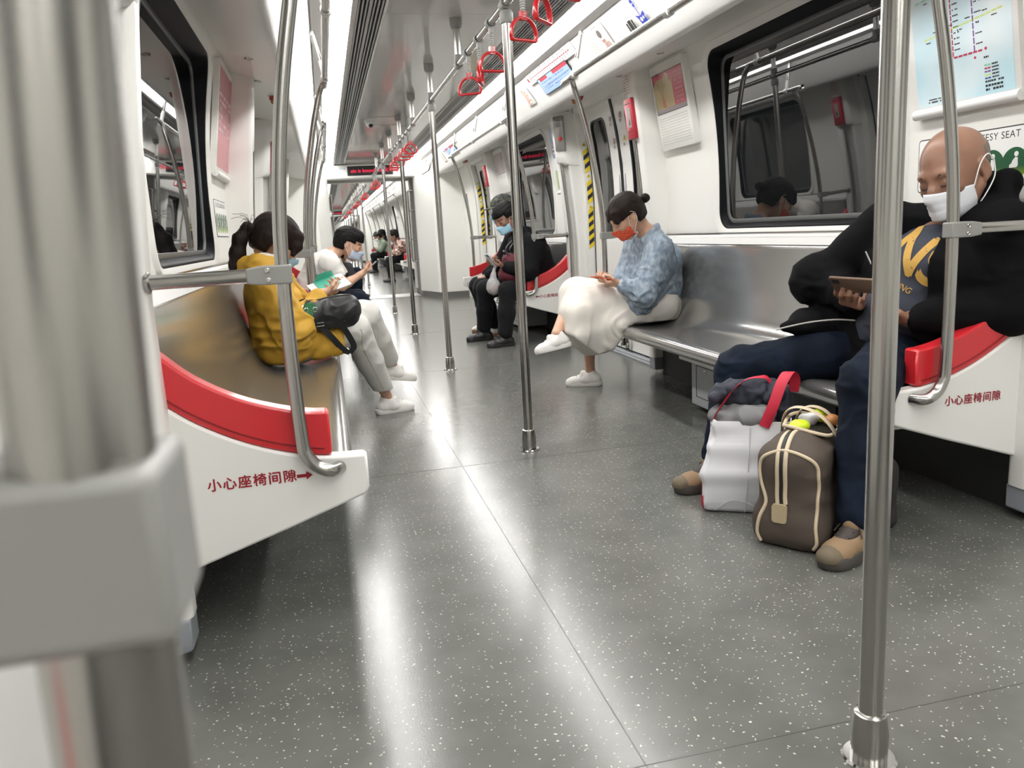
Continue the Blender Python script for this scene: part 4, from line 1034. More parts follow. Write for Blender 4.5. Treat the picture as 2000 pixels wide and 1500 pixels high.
# ================================================================== soft-bodied shapes: blended distance fields turned into one mesh
class Field:
    def __init__(s, lo, hi, res):
        s.lo = np.array(lo, np.float32); s.res = res; s.n = np.ceil((np.array(hi) - s.lo)/res).astype(int) + 1
        s.f = np.full(s.n, .15, np.float32)
        s.ax = [s.lo[i] + res*np.arange(s.n[i], dtype=np.float32) for i in range(3)]
    def _reg(s, lo, hi):
        a = np.clip(np.floor((np.array(lo) - s.lo)/s.res).astype(int), 0, s.n); b = np.clip(np.ceil((np.array(hi) - s.lo)/s.res).astype(int) + 1, 0, s.n)
        if (b <= a).any(): return None, None
        sl = tuple(slice(a[i], b[i]) for i in range(3))
        return sl, (s.ax[0][sl[0]][:, None, None], s.ax[1][sl[1]][None, :, None], s.ax[2][sl[2]][None, None, :])
    def _mix(s, sl, d, k, op):
        f = s.f[sl]
        if op == 'u':
            h = np.clip(.5 + .5*(f - d)/k, 0, 1); s.f[sl] = f*(1-h) + d*h - k*h*(1-h)
        elif op == 's':
            h = np.clip(.5 - .5*(f + d)/k, 0, 1); s.f[sl] = f*(1-h) - d*h + k*h*(1-h)
    def cap(s, a, b, ra, rb=None, k=.02, op='u', sq=None):
        """tapered capsule; sq = (axis, factor) widens its section along that axis"""
        rb = ra if rb is None else rb; a = np.array(a, float); b = np.array(b, float)
        m = max(ra, rb)*(max(sq[1], 1) if sq else 1) + k + 2*s.res
        sl, P = s._reg(np.minimum(a, b) - m, np.maximum(a, b) + m)
        if sl is None: return s
        q = [P[i] - a[i] for i in range(3)]; d = b - a
        if sq:
            ax = np.array(sq[0], float); ax /= np.linalg.norm(ax); g = 1/sq[1] - 1
            dt = q[0]*ax[0] + q[1]*ax[1] + q[2]*ax[2]
            q = [q[i] + ax[i]*dt*g for i in range(3)]; d = d + ax*(d @ ax)*g
        L = max(d @ d, 1e-9)
        t = np.clip((q[0]*d[0] + q[1]*d[1] + q[2]*d[2])/L, 0, 1)
        dist = np.sqrt((q[0]-t*d[0])**2 + (q[1]-t*d[1])**2 + (q[2]-t*d[2])**2) - (ra + (rb-ra)*t)
        s._mix(sl, dist.astype(np.float32), k, op); return s
    def chain(s, pts, rs, k=.02, **kw):
        for i in range(len(pts)-1): s.cap(pts[i], pts[i+1], rs[i], rs[i+1], k, **kw)
        return s
    def ell(s, c, r, R=None, k=.02, op='u'):
        c = np.array(c, float); r = np.array(r, float); m = r.max() + k + 2*s.res
        sl, P = s._reg(c - m, c + m)
        if sl is None: return s
        q = [P[i] - c[i] for i in range(3)]
        if R is not None: q = [q[0]*R[0][i] + q[1]*R[1][i] + q[2]*R[2][i] for i in range(3)]
        k0 = np.sqrt(sum((q[i]/r[i])**2 for i in range(3))) + 1e-9; k1 = np.sqrt(sum((q[i]/r[i]**2)**2 for i in range(3))) + 1e-9
        s._mix(sl, (k0*(k0-1)/k1).astype(np.float32), k, op); return s
    def box(s, c, h, R=None, rad=.01, k=.02, op='u'):
        c = np.array(c, float); m = np.linalg.norm(h) + k + 2*s.res
        sl, P = s._reg(c - m, c + m)
        if sl is None: return s
        q = [P[i] - c[i] for i in range(3)]
        if R is not None: q = [q[0]*R[0][i] + q[1]*R[1][i] + q[2]*R[2][i] for i in range(3)]
        e = [np.abs(q[i]) - (h[i] - rad) for i in range(3)]
        d = np.sqrt(sum(np.maximum(v, 0)**2 for v in e)) + np.minimum(np.maximum(np.maximum(e[0], e[1]), e[2]), 0) - rad
        s._mix(sl, d.astype(np.float32), k, op); return s
    def cut(s, fn, k=.006):
        """keep only where fn(x, y, z) <= 0"""
        d = fn(s.ax[0][:, None, None], s.ax[1][None, :, None], s.ax[2][None, None, :]).astype(np.float32) + np.zeros(s.n, np.float32)
        h = np.clip(.5 + .5*(s.f - d)/k, 0, 1); s.f = s.f*h + d*(1-h) + k*h*(1-h); return s
    def verts(s):
        """surface nets"""
        f = s.f; f[0] = f[-1] = .05; f[:, 0] = f[:, -1] = .05; f[:, :, 0] = f[:, :, -1] = .05
        ins = f < 0; n = np.array(f.shape) - 1
        cnt = np.zeros(n, np.int8)
        for i in (0, 1):
            for j in (0, 1):
                for k in (0, 1): cnt += ins[i:i+n[0], j:j+n[1], k:k+n[2]]
        act = (cnt > 0) & (cnt < 8); idx = np.argwhere(act); ids = np.full(n, -1, np.int64); ids[act] = np.arange(len(idx))
        acc = np.zeros((len(idx), 3)); num = np.zeros(len(idx))
        cor = [(i, j, k) for i in (0, 1) for j in (0, 1) for k in (0, 1)]
        val = {c: f[idx[:, 0]+c[0], idx[:, 1]+c[1], idx[:, 2]+c[2]] for c in cor}
        for a in cor:
            for ax in range(3):
                if a[ax] == 0:
                    b = list(a); b[ax] = 1; b = tuple(b); va, vb = val[a], val[b]; m = (va < 0) != (vb < 0)
                    t = np.where(m, va/np.where(m, va - vb, 1), 0)
                    for q in range(3): acc[:, q] += np.where(m, a[q] + t*(b[q]-a[q]), 0)
                    num += m
        V = (idx + acc/num[:, None])*s.res + s.lo
        Q = []
        for ax in range(3):
            o1, o2 = (ax+1) % 3, (ax+2) % 3
            sa = [slice(None)]*3; sb = [slice(None)]*3; sa[ax] = slice(0, -1); sb[ax] = slice(1, None)
            A, B = ins[tuple(sa)], ins[tuple(sb)]; ch = np.argwhere(A != B); ok = (ch[:, o1] > 0) & (ch[:, o2] > 0) & (ch[:, o1] < n[o1]) & (ch[:, o2] < n[o2]); ch = ch[ok]
            fl = A[ch[:, 0], ch[:, 1], ch[:, 2]]
            def g(d1, d2):
                c = ch.copy(); c[:, o1] -= d1; c[:, o2] -= d2; return ids[c[:, 0], c[:, 1], c[:, 2]]
            q = np.stack([g(1, 1), g(0, 1), g(0, 0), g(1, 0)], 1); q[~fl] = q[~fl][:, ::-1]; Q.append(q)
        return V, np.concatenate(Q)
def vnormals(V, F):
    n = np.cross(V[F[:, 2]] - V[F[:, 0]], V[F[:, 3]] - V[F[:, 1]]); N = np.zeros_like(V)
    for i in range(4):
        for q in range(3): N[:, q] += np.bincount(F[:, i], n[:, q], len(V))
    return N/(np.linalg.norm(N, axis=1)[:, None] + 1e-12)
def relax(V, F, it=2, lam=.5):
    e = np.concatenate([F[:, [0, 1]], F[:, [1, 2]], F[:, [2, 3]], F[:, [3, 0]]]); e = np.concatenate([e, e[:, ::-1]])
    d = np.bincount(e[:, 0], minlength=len(V)) + 1e-9
    for _ in range(it):
        V = V*(1-lam) + lam*np.stack([np.bincount(e[:, 0], V[e[:, 1], q], len(V))/d for q in range(3)], 1)
    return V
def vnoise(P, seed=0):
    """smooth value noise in [-1, 1]"""
    i = np.floor(P).astype(np.int64); f = P - i; f = f*f*(3-2*f); out = 0
    for a in (0, 1):
        for b in (0, 1):
            for c in (0, 1):
                h = ((i[:, 0]+a)*374761393 + (i[:, 1]+b)*668265263 + (i[:, 2]+c)*2147483647 + seed*1274126177) & 0xffffffff
                h = ((h ^ (h >> 13))*1274126177) & 0xffffffff; h = (h ^ (h >> 16)) & 0xffff
                out = out + (h/32767.5 - 1)*(f[:, 0] if a else 1-f[:, 0])*(f[:, 1] if b else 1-f[:, 1])*(f[:, 2] if c else 1-f[:, 2])
    return out
def folds(V, F, amp, scale, seed=0, joints=(), stretch=None):
    """cloth folds: ridged noise everywhere, deeper pleats near the given (point, reach, amount) joints"""
    N = vnormals(V, F); P = V/np.array(scale)
    w_ = vnoise(P*.5 + 11, seed+5); P = P + w_[:, None]*.8
    r = 1 - 2*np.abs(vnoise(P, seed)); r2 = vnoise(P*2.3, seed+9)
    a = np.full(len(V), amp)
    for c, reach, am in joints: a = a + am*np.exp(-(np.linalg.norm(V - np.array(c), axis=1)/reach)**2)
    return V + N*((r*.75 + r2*.35)*a)[:, None]
def soft(name, V, F, m, parent=None, label=None, mats=None, fmat=None):
    me = bpy.data.meshes.new(name)
    me.vertices.add(len(V)); me.vertices.foreach_set('co', V.astype(np.float32).ravel())
    me.loops.add(F.size); me.loops.foreach_set('vertex_index', F.astype(np.int32).ravel())
    me.polygons.add(len(F)); me.polygons.foreach_set('loop_start', np.arange(0, F.size, 4, dtype=np.int32)); me.polygons.foreach_set('loop_total', np.full(len(F), 4, np.int32))
    me.polygons.foreach_set('use_smooth', np.ones(len(F), bool))
    for q in (mats or [m]): me.materials.append(q)
    if fmat is not None: me.polygons.foreach_set('material_index', fmat.astype(np.int32))
    me.update(calc_edges=True); me.validate()
    o = new(name, me, parent)
    if label: o['label'] = label
    return o
def basis(fwd, up=(0, 0, 1)):
    f = np.array(fwd, float); f /= np.linalg.norm(f); u = np.array(up, float); u = u - f*(u @ f); u /= np.linalg.norm(u); l = np.cross(u, f)
    return np.stack([f, l, u], 1)              # columns: forward, left, up
def V3(*a): return np.array(a, float)

SKIN = mat('skin_warm', (.36, .19, .12), .38, sss=.10, bump=((160, 160, 160), .12, .0008, 3)); ramp_color(SKIN, (14, 14, 14), [(.30, (.245, .122, .078)), (.70, (.315, .168, .110))])
SKINP = mat('skin_pale', (.60, .36, .25), .48, sss=.12); ramp_color(SKINP, (20, 20, 20), [(.35, (.56, .325, .22)), (.65, (.63, .39, .275))])
HAIR = mat('hair_black', (.0055, .005, .005), .55, spec=.15, bump=((260, 260, 60), .8, .003, 3))
HAIRB = mat('hair_brown', (.016, .0095, .0075), .55, spec=.18, bump=((300, 300, 20), .7, .003, 3))
LIDM = mat('lash_dark', (.03, .015, .012), .6)
MASKW = mat('mask_white', (.74, .76, .80), .7); MASKB = mat('mask_blue', (.34, .58, .74), .7); MASKR = mat('mask_red', (.62, .05, .03), .7)
ramp_color(MASKR, (160, 160, 160), [(.38, (.60, .035, .025)), (.55, (.66, .09, .04)), (.68, (.70, .28, .07))], 2)

def head_field(S, H, B, sc=1., male=True, lids=True):
    """skull, face, ears; H centre between the ears, B columns forward/left/up"""
    def W(f, l, u): return H + sc*(B @ V3(f, l, u))
    R = B
    S.ell(W(-.012, 0, .036), sc*V3(.099, .077, .086), R, .01)
    S.ell(W(.018, 0, .0), sc*V3(.080, .070, .075), R, .02)
    S.ell(W(.034, 0, -.045), sc*V3(.058, .057, .068), R, .02)
    S.cap(W(.066, -.012, -.100), W(.066, .012, -.100), .021*sc, k=.025)
    for s in (-1, 1):
        S.cap(W(.0, s*.060, -.045), W(.050, s*.030, -.096), .016*sc, .017*sc, .02)
        S.ell(W(.066, s*.036, -.020), sc*V3(.024, .026, .020), R, .018)
    S.cap(W(.084, -.036, .026), W(.084, .036, .026), .011*sc, k=.014)
    for s in (-1, 1):
        S.ell(W(.100, s*.032, .006), sc*V3(.014, .017, .010), R, .012, op='s')
        if lids: S.ell(W(.0835, s*.032, .003), sc*V3(.0115, .0165, .0115), R, .004)
    S.chain([W(.090, 0, .018), W(.104, 0, -.012), W(.110, 0, -.030)], [.008*sc, .0105*sc, .0135*sc], .010)
    for s in (-1, 1): S.ell(W(.099, s*.014, -.033), sc*V3(.011, .009, .009), R, .007)
    S.cap(W(.094, -.017, -.060), W(.094, .017, -.060), .0075*sc, k=.008); S.cap(W(.091, -.014, -.071), W(.091, .014, -.071), .008*sc, k=.006)
    S.cap(W(.104, -.020, -.0655), W(.104, .020, -.0655), .0025*sc, k=.004, op='s')
    for s in (-1, 1):
        Re = R @ np.array([[cos(.25), 0, sin(.25)], [0, 1, 0], [-sin(.25), 0, cos(.25)]])
        S.ell(W(-.012, s*.079, -.004), sc*V3(.019, .009, .033), Re, .006)
        S.ell(W(-.006, s*.088, -.002), sc*V3(.010, .006, .019), Re, .005, op='s')
        S.ell(W(-.004, s*.078, -.032), sc*V3(.008, .007, .010), Re, .005)
def face_lines(parent, H, B, sc=1., brow=HAIR, tilt=0.):
    """eyebrows and closed lash lines set on the face"""
    def W(f, l, u): return Vector(H + sc*(B @ V3(f, l, u)))
    for s in (-1, 1):
        m = MB(); m.tube(smoothline([W(.0925, s*.016, .022), W(.0925, s*.030, .028), W(.083, s*.046, .026), W(.071, s*.056, .019)], 4), [.0036]*3 + [.0042]*6 + [.003]*3 + [.0015], 6); part('eyebrow', m, brow, parent)
        m = MB(); m.tube(smoothline([W(.0905, s*.018, -.0035), W(.0955, s*.030, -.0055), W(.090, s*.042, -.004), W(.081, s*.050, -.001)], 4), .0016, 6); part('lash_line', m, LIDM, parent)
def hand_field(S, wrist, d, n, side, curl=(.6, .7, .8, .9), spread=.10, thumb=.5, sc=1., fist=0.):
    """palm, four bent fingers of different lengths and a thumb leaving the side of the palm. d: wrist to knuckles, n: out of the palm"""
    w_ = np.array(wrist, float); d = np.array(d, float); d /= np.linalg.norm(d); n = np.array(n, float); n = n - d*(n @ d); n /= np.linalg.norm(n)
    a = np.cross(d, n)*side                    # towards the thumb
    S.cap(w_ - d*.02*sc, w_ + d*.02*sc, .023*sc, .024*sc, .02, sq=(a, 1.2))
    for q in (-.026, -.009, .009, .026): S.cap(w_ + d*.018*sc + a*q*.75*sc, w_ + d*.083*sc + a*q*sc, .0125*sc, .0110*sc, .012)
    L = ((.040, .024, .019), (.044, .027, .020), (.041, .025, .019), (.032, .019, .016)); r0 = (.0088, .0090, .0086, .0076)
    for i in range(4):
        q = .027 - .018*i; p = w_ + d*(.086 - (.004 if i == 0 else .008 if i == 3 else 0))*sc + a*q*sc; ang = 0.; dr = d + a*spread*(1.5-i)/1.5; dr /= np.linalg.norm(dr)
        for j in range(3):
            ang += curl[i]*(.9, 1.1, .7)[j]; v = dr*cos(ang) + n*sin(ang); e = p + v*L[i][j]*sc
            S.cap(p, e, (r0[i] - .0008*j)*sc, (r0[i] - .0008*(j+1))*sc, .004); p = e
    p = w_ + d*.020*sc + a*.022*sc; v = d*.55 + a*.75 + n*.35; v /= np.linalg.norm(v); e = p + v*.042*sc; S.cap(p, e, .0150*sc, .0120*sc, .014)
    v2 = d*.8 + a*(.35 - .5*thumb) + n*(.2 + .8*thumb); v2 /= np.linalg.norm(v2); f = e + v2*.032*sc; S.cap(e, f, .0112*sc, .0100*sc, .006)
    v3 = d*.85 + a*(.1 - .6*thumb) + n*(.3*thumb); v3 /= np.linalg.norm(v3); S.cap(f, f + v3*.026*sc, .0100*sc, .0082*sc, .005)
def body_field(S, J, sc=1., male=True, thin=0., feet=True):
    """one continuous body from joints"""
    P, C, N = J['pelvis'], J['chest'], J['neck']
    lat = J['shL'] - J['shR']; lat /= np.linalg.norm(lat)
    t = 1 - thin
    S.cap(P, (P+C)/2, .100*t*sc, .095*t*sc, .04, sq=(lat, 1.35)); S.cap((P+C)/2, C, .098*t*sc, .105*t*sc, .04, sq=(lat, 1.4)); S.cap(C, C*.3 + N*.7, .100*t*sc, .060*sc, .04, sq=(lat, 1.5))
    S.cap(N, J['headbase'], .056*sc if male else .046*sc, .052*sc if male else .044*sc, .025)
    for s in 'LR':
        sh, el, wr, hi, kn, an = (J[q+s] for q in ('sh', 'el', 'wr', 'hip', 'knee', 'ank'))
        S.cap(N, sh, .045*sc, .048*sc, .04)
        S.cap(sh, el, .048*t*sc, .038*t*sc, .03); m_ = el*.7 + wr*.3; S.cap(el, m_, .039*t*sc, .040*t*sc, .02); S.cap(m_, wr, .040*t*sc, .025*sc, .02)
        S.cap(hi, kn, .082*t*sc, .052*t*sc, .04); m_ = kn*.68 + an*.32; S.cap(kn, m_, .051*t*sc, .052*t*sc, .025); S.cap(m_, an, .050*t*sc, .034*sc, .025)
        if feet:
            tv = J['toe'+s]; tv = tv/np.linalg.norm(tv); Bf = basis(tv, J.get('up'+s, (0, 0, 1)))
            S.chain([an + Bf @ V3(-.005, 0, 0), an + Bf @ V3(-.018, 0, -.045), an + Bf @ V3(.05, 0, -.050), an + Bf @ V3(.115, 0, -.064)], [.030*sc, .024*sc, .020*sc, .011*sc], .012)
def shoe(parent, ank, toe, upm, solem, lacem, L=.27, name='shoe', up=(0, 0, 1), res=.0045, chunky=1., toecap=None, panel=None):
    """low shoe with sole, laces, tongue; ank = ankle joint, about .085 above the sole"""
    B = basis(toe, up); 
    g_ = L/.27; k_ = 1.; b = -.088
    def W(f, l, u): return np.array(ank, float) + (B @ V3(f, l, u + .088))*g_ - B[:, 2]*.088
    lo = np.min([W(f, l, u) for f in (-.10, .22) for l in (-.07, .07) for u in (-.11, .06)], 0); hi = np.max([W(f, l, u) for f in (-.10, .22) for l in (-.07, .07) for u in (-.11, .06)], 0)
    S = Field(lo, hi, res)
    S.cap(W(-.045, 0, b+.045), W(.03, 0, b+.048), .036*g_, .040*g_, .02); S.cap(W(.03, 0, b+.046), W(.125, .004, b+.032), .040*g_, .031*g_, .02, sq=(B[:, 1], 1.12)); S.cap(W(.125, .004, b+.03), W(.155, .004, b+.028), .031*g_, .024*g_, .02, sq=(B[:, 1], 1.25))
    S.cap(W(-.03, 0, b+.05), W(-.014, 0, b+.092), .037*g_, .037*g_, .02); S.cap(W(.02, 0, b+.075), W(.052, 0, b+.092), .026*g_, .020*g_, .015, sq=(B[:, 1], 1.3))
    S.ell(W(-.014, 0, b+.128), V3(.031, .028, .030)*g_, B, .006, op='s')
    def under(x, y, z):
        q = [x - ank[0], y - ank[1], z - ank[2]]; return (b + .018*g_) - (q[0]*B[0, 2] + q[1]*B[1, 2] + q[2]*B[2, 2])
    S.cut(under, .004)
    V, F = S.verts(); o = soft(name, relax(V, F, 2), F, upm, parent)
    m = MB(); R_ = []
    out = [(-.088, .0), (-.078, .026), (-.05, .036), (0, .037), (.05, .040), (.10, .046), (.14, .044), (.168, .030), (.180, .004), (.168, -.024), (.14, -.036), (.10, -.040), (.05, -.037), (0, -.036), (-.05, -.035), (-.078, -.026)]
    ol = [Vector(W(f, l, -.088)) + Vector(B[:, 2])*.088 for f, l in out]; ol = [p for p in ol]
    n = len(ol); dn = []
    for i in range(n):
        for q in range(3):
            u = q/3; a, b2, c, d = ol[i-1], ol[i], ol[(i+1) % n], ol[(i+2) % n]; dn.append(.5*((2*b2) + (c-a)*u + (2*a-5*b2+4*c-d)*u*u + (3*b2-a-3*c+d)*u**3))
    cen = sum(dn, Vector())/len(dn); uv = Vector(B[:, 2])*g_; th = .026*chunky; b = 0; cen = cen - Vector(B[:, 2])*.088
    for h, e in ((b, .94), (b+.004, .985), (b+th*.5, 1.0), (b+th, 1.0), (b+th+.004, .97)): R_.append([cen + (p - Vector(B[:, 2])*.088 - cen)*e + uv*h for p in dn])
    m.rings(R_); part('sole', m, solem, o, smooth=50)
    b = -.088
    if lacem:
        m = MB()
        for j in range(5):
            f = .045 + .019*j; u = b + .098 - .0105*j - (.004 if j == 0 else 0)
            m.tube([W(f*k_, -.021, u-.008), W((f+.006)*k_, 0, u+.001), W((f+.012)*k_, .021, u-.008)], .0028, 6); m.tube([W((f+.012)*k_, -.021, u-.010), W((f+.006)*k_, 0, u-.0005), W(f*k_, .021, u-.008)], .0028, 6)
        for s in (-1, 1): m.tube(smoothline([W(.045*k_, 0, b+.100), W(.036*k_, s*.012, b+.108), W(.045*k_, s*.020, b+.098), W(.05*k_, 0, b+.102)], 4), .0024, 6); m.tube(smoothline([W(.045*k_, 0, b+.100), W(.06*k_, s*.026, b+.088), W(.07*k_, s*.040, b+.066)], 4), .0022, 6)
        part('laces', m, lacem, o)
    if panel:
        S = Field(lo, hi, res); S.cap(W(.025, 0, b+.081), W(.095, .002, b+.052), .0285*g_, .0215*g_, .012, sq=(B[:, 1], 1.15)); S.cut(under, .004)
        S.ell(W(-.014, 0, b+.128), V3(.034, .031, .034)*g_, B, .006, op='s'); V, F = S.verts(); soft('lace_panel', relax(V, F, 1), F, panel, o)
    if toecap:
        S = Field(lo, hi, res); S.cap(W(.10, .003, b+.033), W(.158, .004, b+.029), .0340*g_, .0275*g_, .02, sq=(B[:, 1], 1.22)); S.cut(under, .004)
        S.cut(lambda x, y, z: (.095*g_) - ((x-ank[0])*B[0, 0] + (y-ank[1])*B[1, 0] + (z-ank[2])*B[2, 0]) + ((z-ank[2]) - b - .03)*.5, .004)
        V, F = S.verts(); soft('toe_guard', V, F, toecap, o)
    return o
def mask_part(parent, H, B, m, sc=1., top=-.022, loops=True, name='face_mask', pleats=3):
    """pleated mask hugging nose, cheeks and chin, with ear loops"""
    def W(f, l, u): return H + sc*(B @ V3(f, l, u))
    g = []
    rows_ = 15; cols = 15
    for i in range(rows_):
        v = i/(rows_-1); row = []
        u = top - .003 - (.082)*v
        for j in range(cols):
            t = (j/(cols-1)*2 - 1); l = t*.066*(1 - .20*max(0, v-.55)/.45)
            nose = .030*math.exp(-(t/.22)**2)*math.exp(-((v-.10)/.33)**2)
            f = .094 - .062*abs(t)**2.0 + nose + .010*math.exp(-(t/.5)**2)*math.exp(-((v-.75)/.4)**2) + .004
            if v > .8: f -= .030*(v-.8)/.2*(1 - .5*abs(t))
            f += .0042*abs(((v*pleats*1.6) % 1) - .5)*2*(1 - abs(t)**4) if .1 < v < .95 else 0
            uu = u - .010*abs(t)**2*(1 - v*1.6) + (.012*math.exp(-(t/.20)**2)*(1-v)**2)
            row.append(W(f, l, uu))
        g.append(row)
    mb = MB(); mb.sheet(g); o = part(name, mb, m, parent, smooth=70, solid=.002)
    if loops:
        for s in (-1, 1):
            e = 0 if s < 0 else -1
            a, b = Vector(g[1][e]), Vector(g[-3][e])
            mb = MB(); mb.tube(smoothline([a, Vector(W(.012, s*.079, .012)), Vector(W(-.012, s*.087, .028)), Vector(W(-.030, s*.085, .006))], 4), .0015*sc, 6)
            mb.tube(smoothline([Vector(W(-.030, s*.085, .006)), Vector(W(-.020, s*.083, -.030)), Vector(W(.012, s*.074, -.060)), b], 4), .0015*sc, 6)
            part('ear_loop', mb, PAPER, o)
    return o
def phone(label, c, xd, yd, w_, h, t_, case, screen=True, loc=None):
    M4 = frame(c, xd, yd); th = thing('phone', label, 'phone', tuple(c))
    def R(z, i): return [M4 @ Vector((x, y, z)) for x, y in rrect(-w_/2+i, -h/2+i, w_/2-i, h/2-i, .010-i*.5, 5)]
    m = MB(); m.rings([R(-t_/2, .002), R(-t_/2+.002, 0), R(t_/2-.0015, 0), R(t_/2, .0015)]); part('case', m, case, th, smooth=40)
    m = MB(); m.rings([R(t_/2+.0002, .003), R(t_/2+.0008, .0032)]); part('screen', m, MATS['phone_screen'], th, smooth=40)
    m = MB(); slab(m, M4, -w_/2+.008, h/2-.034, -w_/2+.030, h/2-.008, -t_/2-.0018, -t_/2+.001); part('camera_bump', m, BLACK, th, bevel=.002)
    return th
mat('phone_screen', (.02, .02, .025), .08, emit=(.35, .42, .5), estr=.25)
# ================================================================== the bald man with the bags
JEAN = mat('jeans_navy', (.022, .028, .045), .8, spec=.12, bump=((500, 500, 500), .3, .0006, 2)); ramp_color(JEAN, (9, 9, 6), [(.35, (.0045, .0075, .015)), (.7, (.010, .016, .030))], 5)
BLKC = mat('black_cloth', (.0095, .0095, .011), .85, spec=.12, bump=((320, 320, 320), .4, .0008, 2), sheen=.05)
TEE = mat('tee_navy', (.040, .046, .066), .85, bump=((420, 420, 420), .3, .0005, 2))
PRINT = mat('print_yellow', (.58, .34, .07), .7); ramp_color(PRINT, (70, 70, 70), [(.30, (.045, .045, .055)), (.335, (.58, .34, .07))], 2)
SHTAN = mat('shoe_tan', (.26, .17, .095), .75, bump=((150, 150, 150), .3, .0008, 2)); SHBRN = mat('shoe_brown', (.045, .033, .027), .65); SHSOLE = mat('shoe_sole', (.075, .068, .060), .75); SHGD = mat('shoe_guard', (.145, .115, .075), .7)
LACE = mat('lace_dark', (.035, .03, .03), .6); PIPING = mat('piping_grey', (.42, .41, .38), .5)

def drape(parent, name, me_obj, tgt_objs, direction, off, m):
    """lay a flat mesh onto the cloth it is printed on, along a direction"""
    from mathutils.bvhtree import BVHTree
    vs, fs = [], []
    for t in tgt_objs:
        b = len(vs); mw = Matrix.Translation(sum((Vector(q.location) for q in ancestors(t)), Vector()))
        vs += [mw @ v.co for v in t.data.vertices]; fs += [tuple(i + b for i in p.vertices) for p in t.data.polygons]
    bv = BVHTree.FromPolygons(vs, fs); d = Vector(direction).normalized()
    bm = bmesh.new(); bm.from_mesh(me_obj.data); bmesh.ops.triangulate(bm, faces=bm.faces)
    for _ in range(2):
        le = [e for e in bm.edges if e.calc_length() > .008]
        if le: bmesh.ops.subdivide_edges(bm, edges=le, cuts=2); bmesh.ops.triangulate(bm, faces=[f for f in bm.faces if len(f.verts) > 3])
    for v in bm.verts:
        h = bv.ray_cast(v.co - d*.4, d)
        if h[0]: v.co = h[0] - d*off
    bm.to_mesh(me_obj.data); bm.free()
    mesh = me_obj.data; bpy.data.objects.remove(me_obj)
    o = new(name, mesh, parent); return o
def ancestors(o):
    r = []
    while o: r.append(o); o = o.parent
    return r

H = V3(1.165, 2.225, 1.128); HB = basis((-.91, -.20, -.36), (-.3, .05, 1))
J = dict(pelvis=V3(1.08, 2.40, .54), chest=V3(1.135, 2.29, .82), neck=V3(1.195, 2.27, .985), headbase=H + HB @ V3(-.03, 0, -.06),
         shR=V3(1.12, 2.485, .965), shL=V3(1.225, 2.08, .945), elR=V3(.965, 2.63, .785), elL=V3(1.235, 2.045, .695), wrR=V3(.955, 2.415, .715), wrL=V3(.985, 2.165, .672),
         hipR=V3(1.06, 2.50, .525), hipL=V3(1.04, 2.31, .525), kneeR=V3(.655, 2.70, .455), kneeL=V3(.735, 2.06, .505), ankR=V3(.56, 2.675, .095), ankL=V3(.655, 1.965, .095), toeR=V3(-1, -.05, 0), toeL=V3(-.93, -.36, 0))
root = thing('person', 'bald person in black jacket and white mask, phone in hand, on the right bench', 'person', (1.05, 2.38, .42))
S = Field((.40, 1.80, 0), (1.40, 2.86, 1.31), .0055)
body_field(S, J, 1.0, True, .12)
head_field(S, H, HB, 1.17)
hand_field(S, J['wrR'], (-.72, -.68, -.02), (.25, -.15, .95), 1, (.70, .85, .95, 1.05), .12, .6, 1.15)
hand_field(S, J['wrL'], (-.72, .62, -.05), (.25, .10, .96), -1, (.7, .8, .85, .9), .10, .6, 1.02)
V, F = S.verts(); body = soft('body', relax(V, F, 1), F, SKIN, root)
face_lines(body, H, HB, 1.17, mat('brow_dark', (.05, .035, .03), .7))
mask_part(root, H, HB, MASKW, 1.29, top=-.014)
# close-cropped hair on the sides and back of the head
S = Field(H - .15, H + .15, .0045)
S.ell(H + HB @ V3(-.0142, 0, .0425), V3(.1182, .0925, .1028), HB, .01)
S.cut(lambda x, y, z: np.maximum(((x-H[0])*HB[0, 0] + (y-H[1])*HB[1, 0] + (z-H[2])*HB[2, 0]) + .040, ((x-H[0])*HB[0, 2] + (y-H[1])*HB[1, 2] + (z-H[2])*HB[2, 2]) - .060), .004)
V, F = S.verts(); soft('stubble', V, F, mat('stubble', (.19, .15, .125), .7, bump=((900, 900, 900), .8, .001, 1)), root)
# T-shirt
lat = J['shL'] - J['shR']; lat /= np.linalg.norm(lat); fw = np.cross((0, 0, 1), lat)*-1; fw[2] = 0; fw /= np.linalg.norm(fw)
if fw[0] > 0: fw = -fw
S = Field((.80, 1.95, .44), (1.36, 2.66, 1.05), .006); P, C, N = J['pelvis'], J['chest'], J['neck']
S.cap(P, (P+C)/2, .112, .108, .04, sq=(lat, 1.4)); S.cap((P+C)/2, C, .112, .115, .04, sq=(lat, 1.45)); S.cap(C, C*.4 + N*.6, .112, .070, .05, sq=(lat, 1.6)); S.ell((P*.55 + C*.45) + fw*.055, (.105, .135, .125), None, .05)
S.cap(N - V3(0, 0, .01), H + HB @ V3(-.04, 0, -.085), .075, .066, .03)
S.cut(lambda x, y, z: z - (1.005 + (x-1.19)*.6), .006)
V, F = S.verts(); tee = soft('tee_shirt', folds(relax(V, F, 2), F, .0035, (.10, .10, .055), 3, [(P + fw*.1, .14, .006)]), F, TEE, root)
up2 = Vector((0.10, 0, 1)); X2 = Vector(lat); rot = Matrix.Rotation(radians(-24), 3, Vector(fw)*-1)
cen = Vector((1.02, 2.245, .87)); xx = (rot.inverted() @ X2) if False else (X2*cos(radians(24)) - up2*sin(radians(24))); yy = X2*sin(radians(24)) + up2*cos(radians(24))
